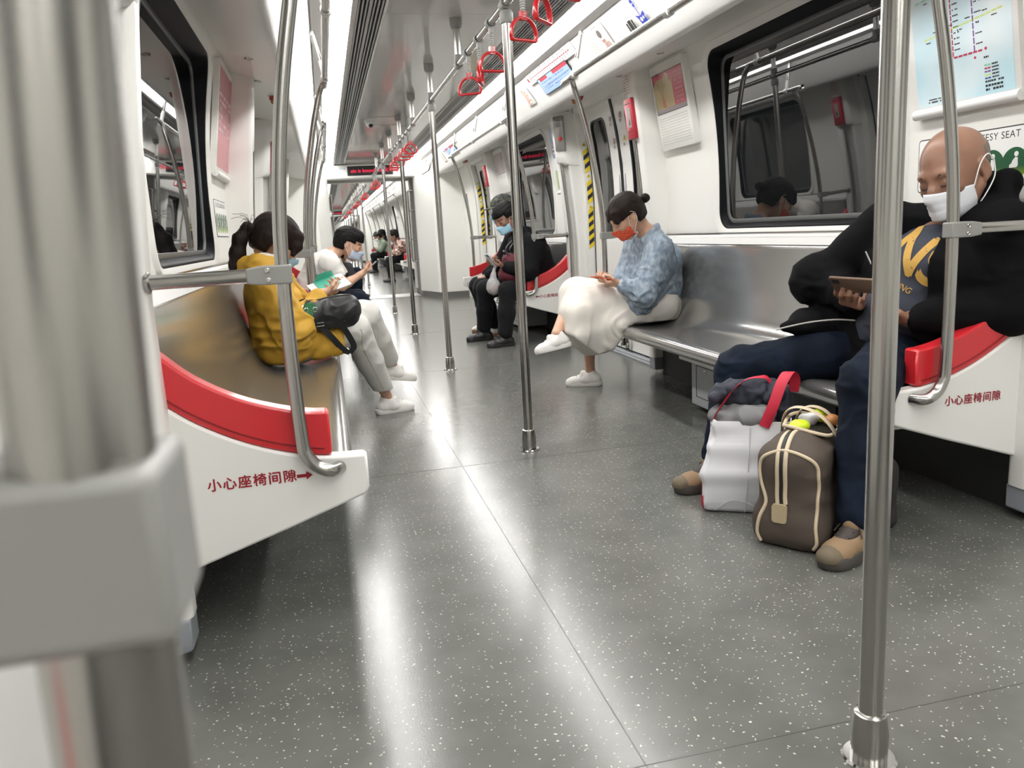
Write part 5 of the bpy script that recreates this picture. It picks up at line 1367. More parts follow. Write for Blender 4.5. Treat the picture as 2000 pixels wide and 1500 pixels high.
for body_, sz, dx, dy, bo in (('NS', .180, -.090, .0, .006), ('OF YOUUNG', .026, -.085, -.096, 0)):
    M4 = frame(cen + xx*dx + yy*dy, xx, yy); t_ = text('tmp', body_, sz, PRINT, M4, None, bold=bo, depth=0)
    drape(tee, 'print', t_, [tee], tuple(-fw), .0022, PRINT)
# jacket
JK = mat('jacket_black', (.0042, .0042, .0052), .85, spec=.12, bump=((300, 300, 300), .35, .0008, 2))
S = Field((.68, 1.86, .44), (1.42, 2.90, 1.14), .006)
S.cap(P + V3(.0, 0, -.03), (P+C)/2, .128, .128, .04, sq=(lat, 1.42)); S.cap((P+C)/2, C, .130, .132, .04, sq=(lat, 1.5)); S.cap(C, C*.35 + N*.65 + V3(.02, 0, 0), .130, .090, .05, sq=(lat, 1.7))
for s, e2 in (('R', .012), ('L', .0)):
    S.cap(N + V3(.03, 0, -.03), J['sh'+s], .07, .082, .05); S.chain([J['sh'+s], J['el'+s], J['wr'+s]*.97 + J['el'+s]*.03], [.088 if s == 'R' else .084, .074, .050], .035)
    w_ = J['wr'+s]; el = J['el'+s]; S.cap(w_*.95 + el*.05, w_*.80 + el*.20, .047, .056, .012)
S.ell(J['elR'] + V3(-.02, .03, -.01), (.085, .085, .09), None, .04)
S.chain([H + HB @ V3(-.095, -.085, -.125), H + HB @ V3(-.125, .0, -.095), H + HB @ V3(-.095, .085, -.090), H + HB @ V3(-.03, .115, -.135)], [.036, .040, .038, .034], .03)
S.cap(N + V3(.03, -.09, .0), N + V3(.06, .09, -.01), .065, .065, .05)
S.ell(H + HB @ V3(.005, 0, .0), V3(.125, .098, .135), HB, .01, op='s')
S.chain([V3(1.06, 2.56, .60), V3(.90, 2.62, .615), V3(.79, 2.60, .615)], [.075, .050, .018], .03, sq=((-.3, .9, .2), 1.3)); S.chain([J['elR'] + V3(.05, 0, -.06), V3(1.0, 2.58, .62)], [.06, .07], .05)
def opening(x, y, z):
    ll = (x-C[0])*lat[0] + (y-C[1])*lat[1] - .012; fl = (x-C[0])*fw[0] + (y-C[1])*fw[1]
    w_ = np.clip(.052 + (z-.62)*.12, .045, .085)
    return np.minimum(fl - .015, w_ - np.abs(ll - np.clip((.80-z)*.10, -.02, .03)))
S.cut(opening, .008)
S.cut(lambda x, y, z: np.minimum(.470 - z, 1.2) , .01)
V, F = S.verts(); V = relax(V, F, 2)
jk = soft('jacket', folds(V, F, .003, (.09, .09, .06), 17, [(J['elR'], .13, .009), (J['elL'], .12, .007), (J['wrR'], .09, .006), (V3(1.0, 2.58, .62), .12, .006)]), F, JK, root)
m = MB(); m.tube(smoothline([(.985, 2.415, .885), (.99, 2.385, .835), (.995, 2.36, .79), (1.0, 2.345, .72)], 4), .0028, 6); part('zip', m, PIPING, jk)
m = MB(); m.tube(smoothline([(.745, 2.585, .612), (.83, 2.52, .637), (.90, 2.46, .648), (.955, 2.42, .645)], 4), .003, 6); part('hem_piping', m, PIPING, jk)
text('sleeve_lettering', 'NIKO', .03, mat('stitch_plum', (.035, .018, .025), .8), frame((1.178, 1.958, .80), (.97, .2, .06), (-.1, .1, .97)), jk) if False else None
# jeans
S = Field((.42, 1.82, .05), (1.30, 2.86, .68), .006)
S.cap(P, P + V3(0, 0, -.02), .105, .105, .03, sq=(lat, 1.5))
for s in 'RL':
    h, k, a = J['hip'+s], J['knee'+s], J['ank'+s]
    S.cap(h, k, .102, .078, .04); S.cap(k, k*.55 + a*.45, .078, .074, .03); S.cap(k*.55 + a*.45, a + V3(0, 0, .03), .074, .066, .03)
S.cut(lambda x, y, z: .075 - z, .006)
V, F = S.verts(); V = relax(V, F, 2)
for s in 'RL':
    m = MB(); m.tube([J['ank'+s] + V3(.012, 0, q) for q in (-.03, .03, .09)], [.046, .043, .043], 14); part('sock', m, BLKC, root)
soft('jeans', folds(V, F, .003, (.07, .07, .05), 29, [(J['kneeL'], .14, .008), (J['kneeR'], .14, .007), (J['ankL'] + V3(0, 0, .06), .10, .007), (J['ankR'] + V3(0, 0, .06), .1, .006), (J['hipL'], .14, .006)]), F, JEAN, root)
for s in 'RL': shoe(root, J['ank'+s] + V3(.01, 0, -.006), J['toe'+s], SHTAN, SHSOLE, LACE, .31, panel=SHBRN, toecap=SHGD, chunky=1.15)
m = MB()
phone('brown cased phone held by the bald person', (.850, 2.290, .785), (.639, .364, -.658), (-.45, .88, .05), .076, .156, .009, mat('phone_brown', (.16, .10, .065), .35))
# ================================================================== luggage on the floor
BAGB = mat('bag_brown', (.070, .053, .041), .75, bump=((500, 500, 500), .35, .0006, 2)); CREAM = mat('cream_piping', (.58, .48, .34), .55); ZIPB = mat('zip_black', (.012, .012, .012), .5)
PPW = mat('woven_white', (.76, .76, .79), .45, bump=((300, 300, 300), .25, .0006, 1)); REDW = mat('webbing_red', (.55, .02, .05), .6)
NAVY = mat('cloth_navy', (.022, .025, .040), .75); GREYC = mat('cloth_grey', (.20, .20, .205), .85, bump=((260, 260, 260), .5, .001, 3))
# brown holdall: end panel towards the camera
def rot2(f, l): return None
ctr = V3(.612, 2.190, 0); ex = V3(.66, -.75, 0); ex /= np.linalg.norm(ex); ey = V3(.75, .66, 0); ey /= np.linalg.norm(ey)   # across the end panel, along the bag
BR = np.stack([ex, ey, V3(0, 0, 1)], 1)
def BW(a, b, c): return ctr + BR @ V3(a, b, c)
th = thing('holdall', 'brown holdall with cream piping between the bald person\'s feet', 'bag', tuple(ctr))
S = Field(ctr + V3(-.36, -.36, -.0), ctr + V3(.36, .36, .42), .006)
S.box(BW(0, .0, .165), (.102, .20, .155), BR, .05, .02); S.box(BW(0, 0, .06), (.108, .205, .058), BR, .04, .05); S.cap(BW(0, -.10, .27), BW(0, .10, .25), .085, .08, .05)
S.cut(lambda x, y, z: .002 - z, .004)
V, F = S.verts(); V = relax(V, F, 2)
side_ = np.abs((V - ctr) @ ey) < .15
body_ = soft('body', folds(V, F, .004, (.13, .13, .09), 5, [(BW(.11, .0, .18), .14, .006)]), F, BAGB, th)
from mathutils.bvhtree import BVHTree
def skin_of(o):
    off = Vector()
    for q in ancestors(o): off += q.location
    return BVHTree.FromPolygons([v.co + off for v in o.data.vertices], [tuple(p.vertices) for p in o.data.polygons])
def onto(bv, pts, d, lift):
    out = []; d = Vector(d).normalized()
    for p in pts:
        h = bv.ray_cast(Vector(p) - d*.5, d); out.append(h[0] - d*lift if h[0] else Vector(p))
    return out
BV = skin_of(body_); VD = Vector(ey)*.93 + Vector((0, 0, -.36))
m = MB()                                        # piping round the end panel
pl = [(-.095, .018), (-.108, .05), (-.098, .10), (-.078, .15), (-.098, .21), (-.104, .26), (-.086, .295), (-.02, .318), (.055, .308), (.098, .285), (.108, .24), (.106, .16), (.106, .09), (.112, .04), (.100, .018)]
m.tube(onto(BV, smoothline([BW(a*.83, -.2, c) for a, c in pl], 5), ey, .002), .0055, 8); part('piping', m, CREAM, body_)
m = MB(); m2 = MB(); zc = [(-.018, -.06, .352), (-.018, -.12, .348), (-.018, -.165, .325), (-.016, -.190, .285), (-.016, -.199, .23), (-.018, -.204, .18), (-.016, -.206, .150)]
for q in (-.012, .012): m.tube(onto(BV, smoothline([BW(a + q, b, c) for a, b, c in zc], 4), VD, .003), .0062, 6, flat=(1.1, .5, tuple(ex)))
part('zip_tape', m, CREAM, body_); m2.tube(onto(BV, smoothline([BW(a, b, c) for a, b, c in zc], 4), VD, .0025), .007, 6, flat=(1., .5, tuple(ex))); part('zip', m2, ZIPB, body_)
m = MB(); q_ = onto(BV, [BW(-.018, -.2, .118)], ey, .006)[0]; M4 = frame(q_, tuple(ex), (0, 0, 1)); R_ = [[M4 @ Vector((x, y, z)) for x, y in rrect(-.024, -.028, .022, .032, .010, 4)] for z in (-.006, .004)]; m.rings(R_); part('zip_tab', m, mat('tan_tab', (.42, .34, .21), .6), body_)
m = MB()                                        # open mouth on top with rims and straps
mouth = [BW(-.045, -.075, .362), BW(.075, -.075, .345), BW(.085, .10, .345), BW(-.045, .11, .352)]
m.tube(smoothline([BW(-.055, -.055, .360), BW(-.02, -.085, .366), BW(.05, -.080, .352), BW(.088, -.05, .342), BW(.092, .05, .342), BW(.09, .12, .335)], 5), .006, 8)
m.tube(smoothline([BW(-.055, -.055, .360), BW(-.062, .02, .372), BW(-.055, .09, .37), BW(-.02, .13, .36)], 5), .006, 8); part('mouth_trim', m, CREAM, body_)
m = MB(); m.add([tuple(p + V3(0, 0, -.004)) for p in mouth], [(0, 1, 2, 3)]); part('lining', m, ZIPB, body_)
m = MB()
st = smoothline([BW(-.085, .02, .30), BW(-.07, .01, .385), BW(-.02, -.01, .415), BW(.05, -.02, .395), BW(.105, -.03, .33), BW(.128, -.035, .22)], 5)
m.tube(st, .016, 8, flat=(1., .18, tuple(ey))); st = smoothline([BW(-.07, .09, .32), BW(-.03, .08, .392), BW(.04, .07, .392), BW(.105, .06, .32)], 5); m.tube(st, .015, 8, flat=(1., .18, tuple(ey))); part('strap', m, CREAM, th)
def blob(name, label, cat, c, r, m_, seed, amp=.006, parent=None):
    S = Field(np.array(c) - max(r)*1.4, np.array(c) + max(r)*1.4, max(r)/11); S.ell(c, r, None, .01); V, F = S.verts()
    o = soft(name, folds(V, F, amp, (.04, .04, .04), seed), F, m_)
    return tag(o, label, cat)
YLP = mat('yellow_plastic', (.62, .78, .03), .35)
blob('snack_packet', 'bright yellow-green packet in the open top of the brown holdall', 'packet', BW(-.01, -.045, .362), (.034, .026, .018), YLP, 3, .004)
blob('snack_packet', 'yellow-green packet corner behind the holdall strap', 'packet', BW(.02, .075, .372), (.03, .022, .022), YLP, 8, .004)
blob('bread_roll', 'orange-brown roll in the open brown holdall', 'bread', BW(.062, .065, .362), (.026, .026, .020), mat('bread_orange', (.50, .20, .06), .45), 5, .002)
blob('plastic_bag', 'crumpled clear-white plastic in the open brown holdall', 'bag', BW(.0, .03, .366), (.034, .024, .018), PPW, 6, .008)
# white woven shopping bag
c2 = V3(.535, 2.46, 0); fx = V3(.86, -.51, 0); fx /= np.linalg.norm(fx); fy = V3(.51, .86, 0); fy /= np.linalg.norm(fy)
CR = np.stack([fx, fy, V3(0, 0, 1)], 1)
def CW(a, b, c): return c2 + CR @ V3(a, b, c)
th = thing('shopping_bag', 'white woven shopping bag with red handles leaning on the brown holdall', 'bag', tuple(c2))
def ringb(z, w_, d_, dx=0, n=6, r=.02): return [CW(x + dx, y, z) for x, y in rrect(-w_, -d_, w_, d_, r, n)]
S = None
lv = [(.004, .100, .085, -.020), (.012, .107, .092, -.020), (.06, .116, .096, -.012), (.14, .124, .098, .0), (.22, .130, .095, .016), (.29, .130, .088, .030), (.335, .126, .082, .036)]
R_ = [np.array(ringb(z, a, b, dx, 10, .018)) for z, a, b, dx in lv]
dense = []
for i in range(len(R_)-1):
    for k in range(6): dense.append(R_[i]*(1-k/6) + R_[i+1]*k/6)
dense.append(R_[-1]); out_ = []
for r in dense:
    cen_ = r.mean(0); dv = r - cen_; dv[:, 2] = 0; dl = np.linalg.norm(dv, axis=1)[:, None]
    nz = vnoise(r/np.array([.07, .07, .045]), 4); nz2 = 1 - 2*np.abs(vnoise(r/np.array([.05, .05, .10]) + 7, 2))
    out_.append(r + dv/dl*((nz*.015 + nz2*.013)[:, None]))
inner = [r*1. for r in out_[-1:]]; top_ = out_[-1]; cen_ = top_.mean(0)
m = MB(); m.rings([[tuple(p) for p in r] for r in out_] + [[tuple(cen_ + (p - cen_)*.965) for p in top_], [tuple(cen_ + (p - cen_)*.95 - V3(0, 0, .06)) for p in top_]], True, True, True); sack = part('sack', m, PPW, th, smooth=60)
m = MB(); rr_ = lambda z: np.array([p for p in out_[max(0, min(len(out_)-1, int(z*100)))]])
i0 = [k for k in range(len(out_[0])) if (out_[0][k] - c2) @ fx < -.10 and abs((out_[0][k] - c2) @ fy) < .08]
col_ = [out_[q][k] - fx*.002 for q in range(0, 16) for k in i0]
g_ = [[tuple(out_[q][k] - fx*.0025 + V3(0, 0, .001)) for k in i0[len(i0)//2:]] for q in range(0, 13)]
if len(g_[0]) > 1: m.sheet(g_)
part('side_panel', m, REDW, sack, smooth=60)
m = MB(); m.tube(smoothline([CW(.012, -.100, .010), CW(.020, -.106, .10), CW(.026, -.103, .20), CW(.032, -.095, .315)], 5), .0018, 6); m.tube(smoothline([CW(-.09, -.097, .012), CW(-.02, -.104, .055), CW(.10, -.100, .012)], 4), .0014, 6); part('seam', m, mat('seam_white', (.55, .55, .58), .5), sack)
S = Field(c2 + V3(-.20, -.20, .26), c2 + V3(.26, .22, .50), .006); S.ell(CW(-.01, -.01, .335), (.10, .07, .045), CR, .02); S.ell(CW(.04, -.035, .345), (.075, .055, .038), CR, .02)
for k in range(7): S.cap(CW(-.07 + .026*k, -.05, .350), CW(-.06 + .024*k, .02, .368 - .004*(k % 3)), .020, .015, .008); V, F = S.verts()
o = soft('garment', folds(V, F, .010, (.05, .05, .05), 12), F, GREYC); tag(o, 'grey cloth garment bunched in the top of the white shopping bag', 'clothing')
S = Field(c2 + V3(-.24, -.20, .28), c2 + V3(.30, .26, .54), .006); S.ell(CW(.035, .035, .405), (.115, .07, .055), CR, .03); S.ell(CW(-.05, .02, .41), (.065, .05, .038), CR, .03); S.cap(CW(.12, .03, .40), CW(.15, .01, .33), .04, .03, .03)
for k in range(8): S.cap(CW(-.09 + .03*k, -.03 + .01*(k % 2), .405 + .012*(k % 3)), CW(-.04 + .022*k, .06, .430), .022, .020, .008); V, F = S.verts()
o = soft('jacket', folds(V, F, .011, (.055, .05, .05), 21), F, NAVY); tag(o, 'navy jacket bundled on top of the white shopping bag', 'clothing')
m = MB(); m.tube(smoothline([CW(-.10, -.045, .31), CW(-.075, -.05, .37), CW(.0, -.03, .462), (CW(.07, .0, .475)), CW(.10, .02, .45)], 5), .017, 8, flat=(1, .12, tuple(fx*.3 + fy)))
part('handle', m, REDW, th)
m = MB(); m.tube(smoothline([CW(.075, -.095, .32), CW(.105, -.10, .40), CW(.130, -.08, .47), CW(.155, -.04, .50), CW(.175, .0, .47), CW(.172, .02, .42)], 5), .018, 8, flat=(1, .12, tuple(fx))); part('handle', m, REDW, th)
# dark case behind the left shin
th = thing('travel_bag', 'dark travel bag standing behind the bald person\'s near leg', 'bag', (.80, 2.17, 0))
S = Field((.68, 1.98, 0), (.92, 2.36, .30), .007); S.box((.795, 2.17, .125), (.075, .12, .12), None, .035, .02); S.cut(lambda x, y, z: .002 - z, .004); V, F = S.verts()
b_ = soft('body', folds(V, F, .004, (.12, .12, .1), 9), F, mat('bag_charcoal', (.022, .021, .021), .7), th)
m = MB(); m.tube(smoothline([(.79, 2.08, .235), (.79, 2.12, .275), (.79, 2.21, .275), (.79, 2.25, .235)], 4), .008, 8); part('handle', m, ZIPB, b_)
# ================================================================== the other passengers
def limbs(S, J, parts_, k=.035):
    """cloth sleeves or legs: parts_ = list of (joint names, radii)"""
    for names, rs in parts_: S.chain([J[n] if isinstance(n, str) else np.array(n, float) for n in names], rs, k)
def lerp(a, b, t): return np.array(a)*(1-t) + np.array(b)*t
def hair_cap(parent, H, B, sc, m, cutter, extra=None, name='hair', res=.005, grow=1.0, seed=1, amp=.0015):
    S = Field(H - .19*sc, H + .19*sc, res)
    S.ell(H + sc*(B @ V3(-.014, 0, .040)), sc*V3(.110, .089, .094)*grow, B, .015); S.ell(H + sc*(B @ V3(-.045, 0, -.010)), sc*V3(.072, .083, .080)*grow, B, .03)
    if extra: extra(S)
    S.cut(lambda x, y, z: cutter(((x-H[0])*B[0, 0] + (y-H[1])*B[1, 0] + (z-H[2])*B[2, 0])/sc, ((x-H[0])*B[0, 1] + (y-H[1])*B[1, 1] + (z-H[2])*B[2, 1])/sc, ((x-H[0])*B[0, 2] + (y-H[1])*B[1, 2] + (z-H[2])*B[2, 2])/sc), .006)
    V, F = S.verts(); V = relax(V, F, 1)
    q = (V - H) @ B; st = np.stack([q[:, 0]*.4, q[:, 1]*3.2, q[:, 2]*1.0], 1)*42/sc
    V = V + vnormals(V, F)*(vnoise(st, seed)*amp*1.6)[:, None]
    return soft(name, V, F, m, parent)

# ------------------------------------------------------------------ woman in the denim jacket
DENIM = mat('denim_blue', (.22, .31, .42), .85, bump=((600, 600, 600), .35, .0007, 2)); ramp_color(DENIM, (38, 38, 26), [(.30, (.17, .225, .30)), (.52, (.28, .345, .42)), (.72, (.46, .52, .58))], 8)
DENIMD = mat('denim_seam', (.085, .13, .21), .85); CREAMC = mat('cream_cotton', (.72, .685, .63), .85, bump=((300, 300, 300), .25, .0008, 2)); WSHOE = mat('shoe_white', (.76, .74, .71), .5); WSOLE = mat('sole_white', (.74, .72, .69), .6)
TREAD = mat('sole_tread', (.12, .10, .08), .8); ORANGE = mat('phone_orange', (.62, .10, .03), .4)
H = V3(.925, 4.50, 1.068); HB = basis((-.78, .08, -.60), (-.6, 0, .8))
J = dict(pelvis=V3(1.13, 4.56, .535), chest=V3(1.13, 4.52, .80), neck=V3(1.065, 4.51, .955), headbase=H + HB @ V3(-.045, 0, -.06),
         shR=V3(1.06, 4.70, .875), shL=V3(1.06, 4.345, .875), elR=V3(.965, 4.74, .62), elL=V3(.935, 4.285, .615), wrR=V3(.815, 4.53, .690), wrL=V3(.820, 4.365, .680),
         hipR=V3(1.10, 4.65, .53), hipL=V3(1.09, 4.46, .53), kneeR=V3(.625, 4.66, .615), kneeL=V3(.70, 4.62, .515), ankR=V3(.440, 4.45, .405), ankL=V3(.755, 4.79, .100), toeR=V3(-.97, -.16, -.12), toeL=V3(-.90, .44, 0), upR=V3(-.11, .22, .96))
root = thing('person', 'person in a light denim jacket and long white skirt with red mask, legs crossed', 'person', (1.05, 4.55, .42))
S = Field((.22, 4.12, 0), (1.34, 5.0, 1.26), .0055)
body_field(S, J, .90, False, .08)
head_field(S, H, HB, 1.0, False)
hand_field(S, J['wrR'], (-.75, -.55, .05), (.15, -.1, .98), 1, (1.0, 1.15, 1.25, 1.3), .1, .5, .92)
hand_field(S, J['wrL'], (-.80, .35, .05), (.15, .35, .92), -1, (1.0, 1.15, 1.25, 1.3), .1, .5, .92)
V, F = S.verts(); body = soft('body', relax(V, F, 1), F, SKINP, root)
face_lines(body, H, HB, 1.0, HAIRB); mask_part(root, H, HB, MASKR, 1.05)
def ex_(S):
    S.ell(H + HB @ V3(-.095, .0, .012), (.03, .03, .03), None, .02)
    for s in (-1, 1): S.chain([H + HB @ V3(.060, s*.055, .075), H + HB @ V3(.082, s*.060, .035), H + HB @ V3(.080, s*.068, .0)], [.020, .013, .006], .02)
hair_cap(root, H, HB, 1.04, HAIRB, lambda f, l, u: np.maximum(np.minimum(np.maximum(f - .030, .042 - u - .0*f), np.maximum(f + .028, -.045 - u)) if False else np.where(f > .036, .045 - u - (f-.036)*.0 - .035*(np.abs(l) > .048), np.where(f > -.028, .012 - u, -.062 - u)), -1), ex_, seed=3)
S = Field(H - .2, H + .2, .005); S.ell(H + HB @ V3(-.150, .005, .012), (.029, .029, .027), None, .01); S.cap(H + HB @ V3(-.100, 0, .012), H + HB @ V3(-.135, 0, .012), .024, .014, .012); V, F = S.verts()
soft('hair_bun', folds(V, F, .003, (.012, .012, .012), 5), F, HAIRB, root)
lat = J['shL'] - J['shR']; lat /= np.linalg.norm(lat); P, C, N = J['pelvis'], J['chest'], J['neck']
S = Field((.74, 4.10, .40), (1.36, 4.98, 1.06), .0055)
S.cap(P + V3(.0, 0, .04), (P+C)/2, .135, .130, .04, sq=(lat, 1.35)); S.cap((P+C)/2, C, .128, .118, .04, sq=(lat, 1.42)); S.cap(C + V3(.005, 0, 0), C*.35 + N*.65, .116, .075, .05, sq=(lat, 1.6))
S.cap(V3(1.09, 4.52, .88), V3(1.07, 4.505, .945), .085, .070, .03); S.chain([V3(1.06, 4.36, .78), V3(1.0, 4.36, .66), V3(.95, 4.38, .56)], [.09, .085, .08], .05); S.chain([V3(1.06, 4.68, .78), V3(1.0, 4.68, .66), V3(.97, 4.68, .56)], [.09, .085, .08], .05)
for s in 'LR':
    S.cap(N + V3(.01, 0, -.04), J['sh'+s], .055, .072, .05); S.chain([J['sh'+s], J['el'+s], J['wr'+s]*.80 + J['el'+s]*.20], [.076, .064, .047], .03)
S.ell(H + HB @ V3(-.005, 0, .01), (.11, .085, .12), HB, .01, op='s')
S.cap(V3(1.03, 4.505, .98), V3(1.05, 4.505, 1.02), .060, .062, .008, op='s')
S.cut(lambda x, y, z: (.475 + (x-.85)*.16) - z, .008)
V, F = S.verts(); V = relax(V, F, 2)
den = soft('denim_jacket', folds(V, F, .005, (.06, .06, .05), 41, [(J['elL'], .12, .009), (V3(.90, 4.33, .66), .08, .007), (V3(1.15, 4.40, .55), .14, .006), (J['elR'], .1, .006)]), F, DENIM, root)
BV = skin_of(den)
def near(bv, pts, lift=.001):
    r = []
    for p in pts:
        h = bv.find_nearest(Vector(p)); r.append(h[0] + h[1]*lift if h[0] else Vector(p))
    return r
def seam(bv, pts, r_, m_, par, nm='seam', n=6):
    m = MB(); m.tube(near(bv, smoothline(pts, n)), r_, 6); part(nm, m, m_, par)
seam(BV, [(1.13, 4.30, .93), (1.165, 4.28, .87), (1.16, 4.30, .80), (1.12, 4.31, .765)], .0018, DENIMD, den)
seam(BV, [(.93, 4.34, .520), (1.0, 4.33, .540), (1.05, 4.34, .550), (1.15, 4.36, .565), (1.25, 4.42, .58)], .0022, DENIMD, den)
# collar
S = Field((.93, 4.36, .86), (1.20, 4.66, 1.06), .005)
S.chain([V3(1.00, 4.44, .920), V3(1.075, 4.440, .972), V3(1.120, 4.505, .988), V3(1.075, 4.57, .972), V3(1.0, 4.57, .920)], [.012, .016, .018, .016, .012], .012, sq=((0, 0, 1), 1.5))
V, F = S.verts(); soft('collar', folds(V, F, .002, (.05, .05, .05), 3), F, DENIM, den)
# skirt
S = Field((.40, 4.22, .20), (1.34, 5.02, .74), .006)
S.cap(P + V3(0, 0, -.02), P + V3(-.05, 0, 0), .135, .13, .03, sq=(lat, 1.45))
S.cap(J['hipL'] + V3(0, 0, .0), V3(.68, 4.58, .56), .125, .115, .05); S.cap(J['hipR'], J['kneeR'] + V3(.02, 0, -.01), .125, .105, .05)
S.chain([J['kneeR'] + V3(.025, 0, -.02), V3(.60, 4.54, .50), V3(.575, 4.50, .38), V3(.58, 4.49, .25)], [.098, .098, .080, .074], .06, sq=((.2, 1, 0), 1.35))
S.chain([V3(.74, 4.60, .52), V3(.70, 4.58, .40), V3(.72, 4.58, .22)], [.115, .112, .105], .06, sq=((.2, 1, 0), 1.3))
S.chain([V3(.98, 4.44, .50), V3(.83, 4.44, .43), V3(.80, 4.45, .32)], [.09, .075, .05], .06)
hx, hz = [.35, .455, .52, .60, .70, .78, .83, .90, 1.4], [.47, .435, .385, .310, .248, .262, .350, .420, .43]
S.cut(lambda x, y, z: np.interp(x, hx, hz) - z + 0*y - (y-4.5)*.15, .006)
S.cut(lambda x, y, z: np.where(x > .86, .424 - z, -1), .004)
V, F = S.verts(); V = relax(V, F, 3)
soft('skirt', folds(V, F, .0055, (.13, .04, .20), 52, [(V3(.64, 4.5, .38), .16, .006), (V3(.85, 4.42, .46), .12, .006)]), F, CREAMC, root)
sh1 = shoe(root, J['ankL'] + V3(.0, 0, -.012), J['toeL'], WSHOE, WSOLE, PAPER, .245, chunky=1.2)
up_ = np.cross(J['toeR'], np.cross((-.28, -.1, 1.), J['toeR'])); sh2 = shoe(root, J['ankR'] + V3(0, 0, -.005), J['toeR'], WSHOE, WSOLE, PAPER, .245, up=(-.11, .22, .96), chunky=1.2)
B_ = basis(J['toeR'], (-.11, .22, .96)); m = MB(); q0 = J['ankR'] + V3(0, 0, -.005)
m.rings([[tuple(q0 + B_ @ V3(f, l, u)) for f, l in [(-.072, 0), (-.06, .022), (-.02, .030), (.04, .033), (.10, .038), (.145, .026), (.155, .003), (.14, -.022), (.10, -.032), (.04, -.030), (-.02, -.028), (-.06, -.02)]] for u in (-.0895, -.087)]); part('tread', m, TREAD, sh2, smooth=20)
phone('orange phone held low by the person in denim', (.735, 4.42, .716), (-.10, .99, .0), (-.97, -.08, .20), .074, .152, .009, ORANGE)

# ------------------------------------------------------------------ person in the yellow jacket
YEL2 = mat('jacket_yellow', (.60, .34, .035), .7, bump=((260, 260, 260), .25, .0006, 2)); WTROU = mat('trousers_white', (.66, .645, .61), .85, bump=((400, 400, 400), .3, .0006, 2))
H = V3(-1.085, 4.17, 1.030); HB = basis((.80, .28, -.56), (.5, .15, .85))
J = dict(pelvis=V3(-1.08, 4.12, .535), chest=V3(-1.135, 4.12, .78), neck=V3(-1.135, 4.13, .915), headbase=H + HB @ V3(-.045, 0, -.065),
         shR=V3(-1.13, 3.955, .825), shL=V3(-1.11, 4.29, .835), elR=V3(-1.035, 3.94, .60), elL=V3(-.96, 4.36, .62), wrR=V3(-.885, 4.09, .765), wrL=V3(-.87, 4.30, .76),
         hipR=V3(-1.05, 4.04, .53), hipL=V3(-1.05, 4.21, .53), kneeR=V3(-.735, 4.33, .545), kneeL=V3(-.67, 4.47, .605), ankR=V3(-.575, 4.605, .100), ankL=V3(-.515, 4.76, .265), toeR=V3(.97, .22, 0), toeL=V3(.95, .20, -.18))
root = thing('person', 'person in a yellow jacket and white trousers with a ponytail, bag on lap', 'person', (-1.0, 4.15, .42))
S = Field((-1.38, 3.72, 0), (-.22, 4.96, 1.24), .0058)
body_field(S, J, .90, False, .10); head_field(S, H, HB, 1.05, False)
hand_field(S, J['wrR'], (.65, .70, .10), (-.2, .3, .93), 1, (.6, .8, .9, 1.0), .1, .5, .92); hand_field(S, J['wrL'], (.80, -.45, .10), (-.2, -.3, .93), -1, (.6, .8, .9, 1.0), .1, .5, .92)
V, F = S.verts(); body = soft('body', relax(V, F, 1), F, SKINP, root); face_lines(body, H, HB, 1.05); mask_part(root, H, HB, MASKB, 1.12)
def ex_(S):
    for s in (-1, 1): S.chain([H + HB @ V3(.070, s*.060, .075), H + HB @ V3(.088, s*.068, .03), H + HB @ V3(.082, s*.078, -.02)], [.028, .020, .012], .02)
hair_cap(root, H, HB, 1.12, HAIRB, lambda f, l, u: np.where(f > .045, .028 - u - .055*(np.abs(l) > .050), np.where(f > -.03, -.020 - u, -.068 - u)), ex_, seed=7)
t0 = H + HB @ V3(-.115, 0, .005)
S = Field(t0 + V3(-.20, -.16, -.26), t0 + V3(.14, .14, .09), .005)
S.chain([H + HB @ V3(-.10, 0, .010), t0 + V3(-.035, -.02, .015), t0 + V3(-.075, -.025, -.04), t0 + V3(-.095, -.03, -.11), t0 + V3(-.11, -.03, -.17), t0 + V3(-.125, -.03, -.215)], [.026, .024, .033, .036, .030, .014], .02)
V, F = S.verts(); V = V + vnormals(V, F)*(vnoise(V*np.array([160, 160, 14]), 3)*.003)[:, None]; soft('ponytail', V, F, HAIRB, root)
m = MB(); m.tube([t0 + V3(-.03 + .026*cos(q)*.3, -.02 + .026*sin(q), .012 + .026*cos(q)) for q in np.linspace(0, tau, 14)[:-1]], .006, 8, loop=True); part('hair_tie', m, HAIR, root)
m = MB(); rnd = random.Random(2)
for k in range(9):
    a = t0 + V3(-.02, -.02, .03); b = a + V3(rnd.uniform(-.09, .02), rnd.uniform(-.05, .05), rnd.uniform(.01, .07)); m.tube(smoothline([a, (a+b)/2 + V3(0, 0, .02), b], 4), .0009, 4)
part('loose_strands', m, HAIRB, root)
lat = J['shL'] - J['shR']; lat /= np.linalg.norm(lat); P, C, N = J['pelvis'], J['chest'], J['neck']
S = Field((-1.40, 3.70, .40), (-.76, 4.62, 1.06), .006)
S.cap(P + V3(-.02, 0, .0), (P+C)/2, .142, .134, .05, sq=(lat, 1.3)); S.cap((P+C)/2, C, .130, .116, .05, sq=(lat, 1.4)); S.cap(C, C*.35 + N*.65, .115, .080, .05, sq=(lat, 1.6)); S.cap(P, V3(-.86, 4.20, .525), .14, .122, .06, sq=(lat, 1.35))
for s in 'LR':
    S.cap(N + V3(-.01, 0, -.04), J['sh'+s], .06, .080, .05); S.chain([J['sh'+s], J['el'+s], J['wr'+s]*.86 + J['el'+s]*.14], [.080, .070, .048], .035)
